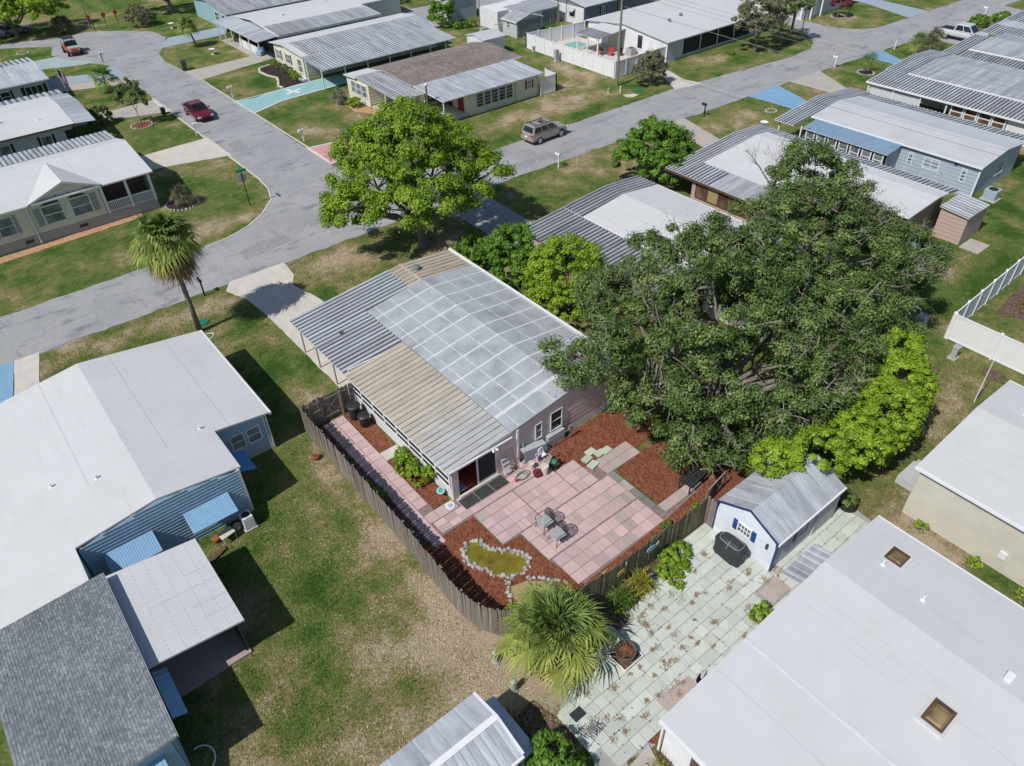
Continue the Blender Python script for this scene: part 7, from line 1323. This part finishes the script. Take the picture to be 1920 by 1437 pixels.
t = thing('garden_hose', 'green garden hose coiled by the step ladder', 'hose', (16.2,20.2,.08)); part('coil', B().tube([((.22+.01*k)*math.cos(k*.5),(.16+.004*k)*math.sin(k*.5),.02+.002*k) for k in range(30)],.016,4), MT['green_plastic'], t, local=True)
t = thing('garden_toy', 'little red and white sprinkler can on the patio edge', 'watering can', (15.75,20.15,.07)); part('can', B().lathe((0,0,0),[(.08,0),(.09,.14),(.05,.18)],10), MT['stripe_red'], t, local=True); part('spout', B().cyl((.05,0,.08),(.22,0,.18),.02,.012,6), MT['trim'], t, local=True); part('handle', B().tube([(-.05,0,.16),(-.12,0,.12),(-.08,0,.03)],.01,4), MT['trim'], t, local=True)
t = thing('white_box', 'white plastic chair back by the low siding box', 'chair', (17.85,20.62,.06)); part('frame', B().tube([(-.15,0,0),(-.15,.05,.5),(-.1,.06,.62),(.1,.06,.62),(.15,.05,.5),(.15,0,0)],.03,5), MT['trim'], t, local=True); part('seat', B().box(-.15,.15,-.25,.05,.28,.31), MT['trim'], t, local=True)
t = thing('garden_sign', 'small teal oval sign in the mulch by the corner post', 'sign', (12.25,21.75,0), -.5); part('stake', B().cyl((0,0,0),(0,.25,.75),.012,n=4), MT['steel'], t, local=True); part('plate', B().cyl((0,.10,.42),(0,.09,.46),.16,n=14), MT['teal_plastic'], t, local=True); part('plate_rim', B().cyl((0,.10,.41),(0,.095,.445),.2,n=14), MT['trim'], t, local=True)
t = thing('stepping_stone', 'pale mosaic stepping stone at the lean-to corner', 'stepping stone', (12.25,20.98,.07)); part('stone', B().lathe((0,0,0),[(.26,0),(.26,.04),(.22,.05)],8), MT['side_shed_white'], t, local=True); part('inlay', B().lathe((0,0,.05),[(.15,0),(.12,.006)],10), MT['side_blue2'], t, local=True)
t = thing('clay_pot', 'clay pot on the mulch inside the mossy fence', 'pot', (16.4,12.75,.03)); part('pot', B().lathe((0,0,0),[(.14,0),(.24,.22),(.26,.28),(.22,.28),(.18,.2)],14), MT['concrete_l'], t, local=True); part('soil', B().lathe((0,0,.2),[(.19,0),(.17,.02)],12), MT['mulch_brown'], t, local=True)
t = thing('wall_fish', 'pale blue fish ornament hung on the mossy fence', 'ornament', (17.05,12.30,1.35)); part('body', B().add([(.30*math.cos(a),-.03,.16*math.sin(a)) for a in [2*math.pi*k/14 for k in range(14)]]+[(.30*math.cos(a),0.0,.16*math.sin(a)) for a in [2*math.pi*k/14 for k in range(14)]],[tuple(range(14)),tuple(reversed(range(14,28)))]+[(i,(i+1)%14,14+(i+1)%14,14+i) for i in range(14)]), MT['blue_awn'], t, local=True); part('tail', B().add([(.26,-.03,0),(.48,-.03,.15),(.48,-.03,-.15),(.26,-.0,0),(.48,0,.15),(.48,0,-.15)],[(0,2,1),(3,4,5),(0,1,4,3),(1,2,5,4),(2,0,3,5)]), MT['util_grey'], t, local=True)
t = thing('yellow_sign', 'small yellow notice fixed to the mossy fence', 'sign', (15.2,12.34,1.2)); part('plate', B().box(-.2,.2,-.03,-.01,-.14,.14), MT['yellow'], t, local=True); part('print', B().box(-.12,.12,-.034,-.03,.02,.06).box(-.1,.1,-.034,-.03,-.06,-.03), MT['hay'], t, local=True)
t = thing('blue_pot', 'glazed dark blue pot among the plants at the fence foot', 'pot', (16.75,11.75,0)); part('pot', B().lathe((0,0,0),[(.12,0),(.2,.15),(.17,.3),(.19,.33)],12), MT['navy'], t, local=True); part('soil', B().lathe((0,0,.27),[(.16,0),(.15,.02)],10), MT['mulch_dark'], t, local=True)
t = thing('metal_hook', 'white metal hook stand in the mulch by the mossy fence end', 'garden hook', (14.7,12.9,0)); part('rod', B().tube([(0,0,0),(0,0,.9),(.1,0,1.05),(.22,0,1.0),(.22,0,.9)],.012,5), MT['trim'], t, local=True); part('foot', B().box(-.12,.12,-.01,.01,0,.03), MT['trim'], t, local=True)
for i, (x, y, w_, d, m, lab) in enumerate(((9.75,9.75,.32,.14,'paver_lime','pale flat slab left loose at the green patio corner'),(9.95,9.35,.26,.2,'grill_cover','dark square slab at the green patio corner'))): tag(part('loose_slab', B().box(x-w_,x+w_,y-d,y+d,.05,.11), MT[m]), lab, 'slab')
t = thing('iron_table', 'white wrought iron plant stand with scroll rails at the patio corner', 'plant stand', (9.7,8.5,.05), .2); b = B(); [b.cyl((-.3+k*.1,-.25,.4),(-.3+k*.1,.25,.4),.012,n=4) for k in range(7)]; [b.tube([(x,y,.4),(x,y,.0)],.015,4) for x in (-.3,.3) for y in (-.25,.25)]; part('frame', b, MT['trim'], t, local=True)
b = B(); [b.tube([(.3+.05*math.cos(a*.6+k),-.25+k*.12+.05*math.sin(a*.6+k),.45+.02*a) for a in range(8)],.012,4) for k in range(5)]; part('scroll_rail', b, MT['darksteel'], t, local=True); b = B(); [b.tube([(RNG.uniform(-.25,.25),RNG.uniform(-.2,.2),.41),(RNG.uniform(-.3,.3),RNG.uniform(-.25,.25),RNG.uniform(.5,.65))],.02,4) for _ in range(14)]; part('driftwood', b, MT['stone'], t, local=True)
t = thing('folding_chair', 'white and black folding chair under the big white roof eave', 'chair', (14.3,7.05,.08), .3); b = B(); [b.tube([(x,-.2,0),(x,.0,.4),(x,.2,.8)],.018,5) for x in (-.22,.22)]; [b.tube([(x,.2,0),(x,-.15,.42)],.018,5) for x in (-.2,.2)]; part('frame', b, MT['trim'], t, local=True); part('seat', B().box(-.2,.2,-.2,.15,.40,.43), MT['black'], t, local=True); part('backrest', B().obox((0,.14,.66),(.2,0,0),(0,.03,.08),(0,.01,-.004)), MT['black'], t, local=True)
t = thing('tyre_planter', 'old black tyre planter behind the painted shed', 'planter', (26.95,8.5,0)); part('tyre', B().lathe((0,0,0),[(.30,0),(.42,.04),(.44,.12),(.40,.2),(.28,.22),(.26,.1)],18), MT['tyre'], t, local=True); part('soil', B().lathe((0,0,.08),[(.27,0),(.25,.06)],14), MT['mulch_brown'], t, local=True)
t = thing('lattice_screen', 'dark lattice screen under the oak behind the painted shed', 'lattice', (22.6,13.1,0), .15); b = B(); [b.obox((-.5+k*.1,0,.6),(.3,0,.45),(0,.008,0),(-.012,0,.01)) for k in range(11)]; [b.obox((-.5+k*.1,.012,.6),(-.3,0,.45),(0,.008,0),(.012,0,.01)) for k in range(11)]; part('slats', b, MT['wood_grey'], t, local=True); part('frame', B().box(-.85,.85,-.03,.03,1.05,1.12).box(-.85,.85,-.03,.03,.08,.15).box(-.88,-.82,-.03,.03,0,1.12).box(.82,.88,-.03,.03,0,1.12), MT['wood_grey'], t, local=True)
t = thing('dark_table', 'dark slatted bench table in the oak shade behind the mossy fence', 'table', (22.3,14.3,0), .1); [part('slat', B().box(-.7,.7,-.4+k*.16,-.27+k*.16,.68,.72), MT['grill_cover'], t, local=True) for k in range(5)]; [part('leg', B().box(x-.03,x+.03,y-.03,y+.03,0,.68), MT['grill_cover'], t, local=True) for x in (-.6,.6) for y in (-.3,.3)]
# things at the blue house rear wall
t = thing('patio_table', 'white topped plastic table by the blue house rear wall', 'table', (3.0,26.2,0), .2); part('top', B().box(-.35,.35,-.25,.25,.45,.5), MT['cream'], t, local=True); [part('leg', B().cyl((x,y,0),(x,y,.45),.02,n=5), MT['trim'], t, local=True) for x in (-.3,.3) for y in (-.2,.2)]
for x, y, lab, m in ((3.6,26.5,'pale plant pot second from the blue house corner','concrete_l'),(2.5,26.4,'terracotta plant pot farthest along the blue house rear wall','terracotta'),(4.0,26.75,'grey plant pot nearest the blue house corner','util_grey')): t = thing('plant_pot', lab, 'pot', (x,y,0)); part('pot', B().lathe((0,0,0),[(.11,0),(.17,.26),(.19,.3),(.15,.3)],10), MT[m], t, local=True); part('soil', B().lathe((0,0,.24),[(.14,0),(.12,.02)],8), MT['mulch_dark'], t, local=True)
ac_unit('pale air conditioner tucked at the blue house rear corner', 4.1,26.3,.5,'trim')
tag(part('wood_plank', B().obox((2.2,25.6,.1),(.45,.18,0),(-.05,.12,0),(0,0,.04)), MT['wood_brown']), 'short grey-brown plank on the ground by the flat porch', 'plank')
t = thing('fence_planter', 'red-brown planter with twigs outside the grey picket fence', 'planter', (8.7,28.3,0)); part('pot', B().lathe((0,0,0),[(.14,0),(.22,.25),(.19,.25)],10), MT['terracotta'], t, local=True); b = B(); [b.tube([(0,0,.2),(RNG.uniform(-.3,.3),RNG.uniform(-.3,.3),RNG.uniform(.5,.9))],.008,3) for _ in range(14)]; part('twigs', b, MT['twig'], t, local=True)
# lawn ornaments
for x, y, lab in ((63.6,40.4,'white pedestal birdbath on the brown front lawn'),(33.0,103.4,'small white birdbath on the lawn by the long concrete drive'),(33.6,120.2,'white garden statue bench beyond the cul-de-sac')): t = thing('birdbath', lab, 'birdbath', (x,y,0)); part('pedestal', B().lathe((0,0,0),[(.22,0),(.2,.06),(.09,.12),(.1,.5),(.14,.58)],12), MT['concrete_l'], t, local=True); part('bowl', B().lathe((0,0,.58),[(.14,0),(.38,.1),(.4,.14),(.34,.12),(.1,.06)],16), MT['trim'], t, local=True)
ring_stones(68.2,42.8,.55,12,'small white stone ring on the brown front lawn'); ring_stones(14.3,122.3,.7,14,'white stone ring on the lawn left of the cul-de-sac')
for x, y, lab in ((50.6,10.6,'rust coloured potted bromeliad behind the right vinyl fence'),): palm('bromeliad', lab, (x,y), .2, 16, .15, .5, 6, seed=31, mat='leaf_dead', cat='plant')
t = thing('clothes_pole', 'white T-shaped clothes pole beside the vinyl shed', 'clothes pole', (64.2,82.8,0)); part('post', B().cyl((0,0,0),(0,0,1.9),.05,n=8), MT['trim'], t, local=True); part('crossbar', B().box(-.7,.7,-.04,.04,1.86,1.94), MT['trim'], t, local=True)
t = thing('guy_post', 'leaning white pole beside the beige house', 'pole', (39.1,8.2,0)); part('shaft', B().cyl((0,0,0),(-.2,.0,2.8),.035,.03,8), MT['trim'], t, local=True); part('hook', B().tube([(-.2,0,2.8),(-.25,0,3.0),(-.1,0,3.1),(0,0,2.95)],.02,5), MT['trim'], t, local=True)
for x, y, m, lab in ((69.0,68.6,'terracotta','brown bundle of patio things under the pool pavilion'),(69.6,67.4,'stripe_red','red cushion chair beside the pool pavilion'),(70.4,66.6,'black','dark covered chair beside the pool pavilion')): t = thing('patio_chair', lab, 'chair', (x,y,.05), RNG.random()); part('seat', B().box(-.3,.3,-.3,.3,.3,.42), MT[m], t, local=True); part('backrest', B().box(.22,.32,-.3,.3,.42,.85), MT[m], t, local=True); [part('leg', B().box(a-.03,a+.03,c-.03,c+.03,0,.3), MT['darksteel'], t, local=True) for a in (-.25,.25) for c in (-.25,.25)]
t = thing('water_tank', 'dark teal rain barrel beside the rose shed', 'barrel', (52.9,19.0,0)); part('barrel', B().lathe((0,0,0),[(.3,0),(.38,.4),(.36,.95),(.3,1.0)],14), MT['side_teal'], t, local=True); part('lid', B().lathe((0,0,1.0),[(.33,0),(.2,.05)],12), MT['darksteel'], t, local=True)
for x, y, lab in ((37.5,98.6,'pale blue covered armchair inside the white posted carport'),): t = thing('covered_chair', lab, 'chair', (x,y,.03), .5); part('seat', B().box(-.4,.4,-.4,.4,.1,.5), MT['blue_awn'], t, local=True); part('backrest', B().box(.25,.42,-.4,.4,.5,.95), MT['blue_awn'], t, local=True)
ac_unit('dark air conditioner by the corner of the carport beside the yellow house', 38.6,95.6,.6,'darksteel')
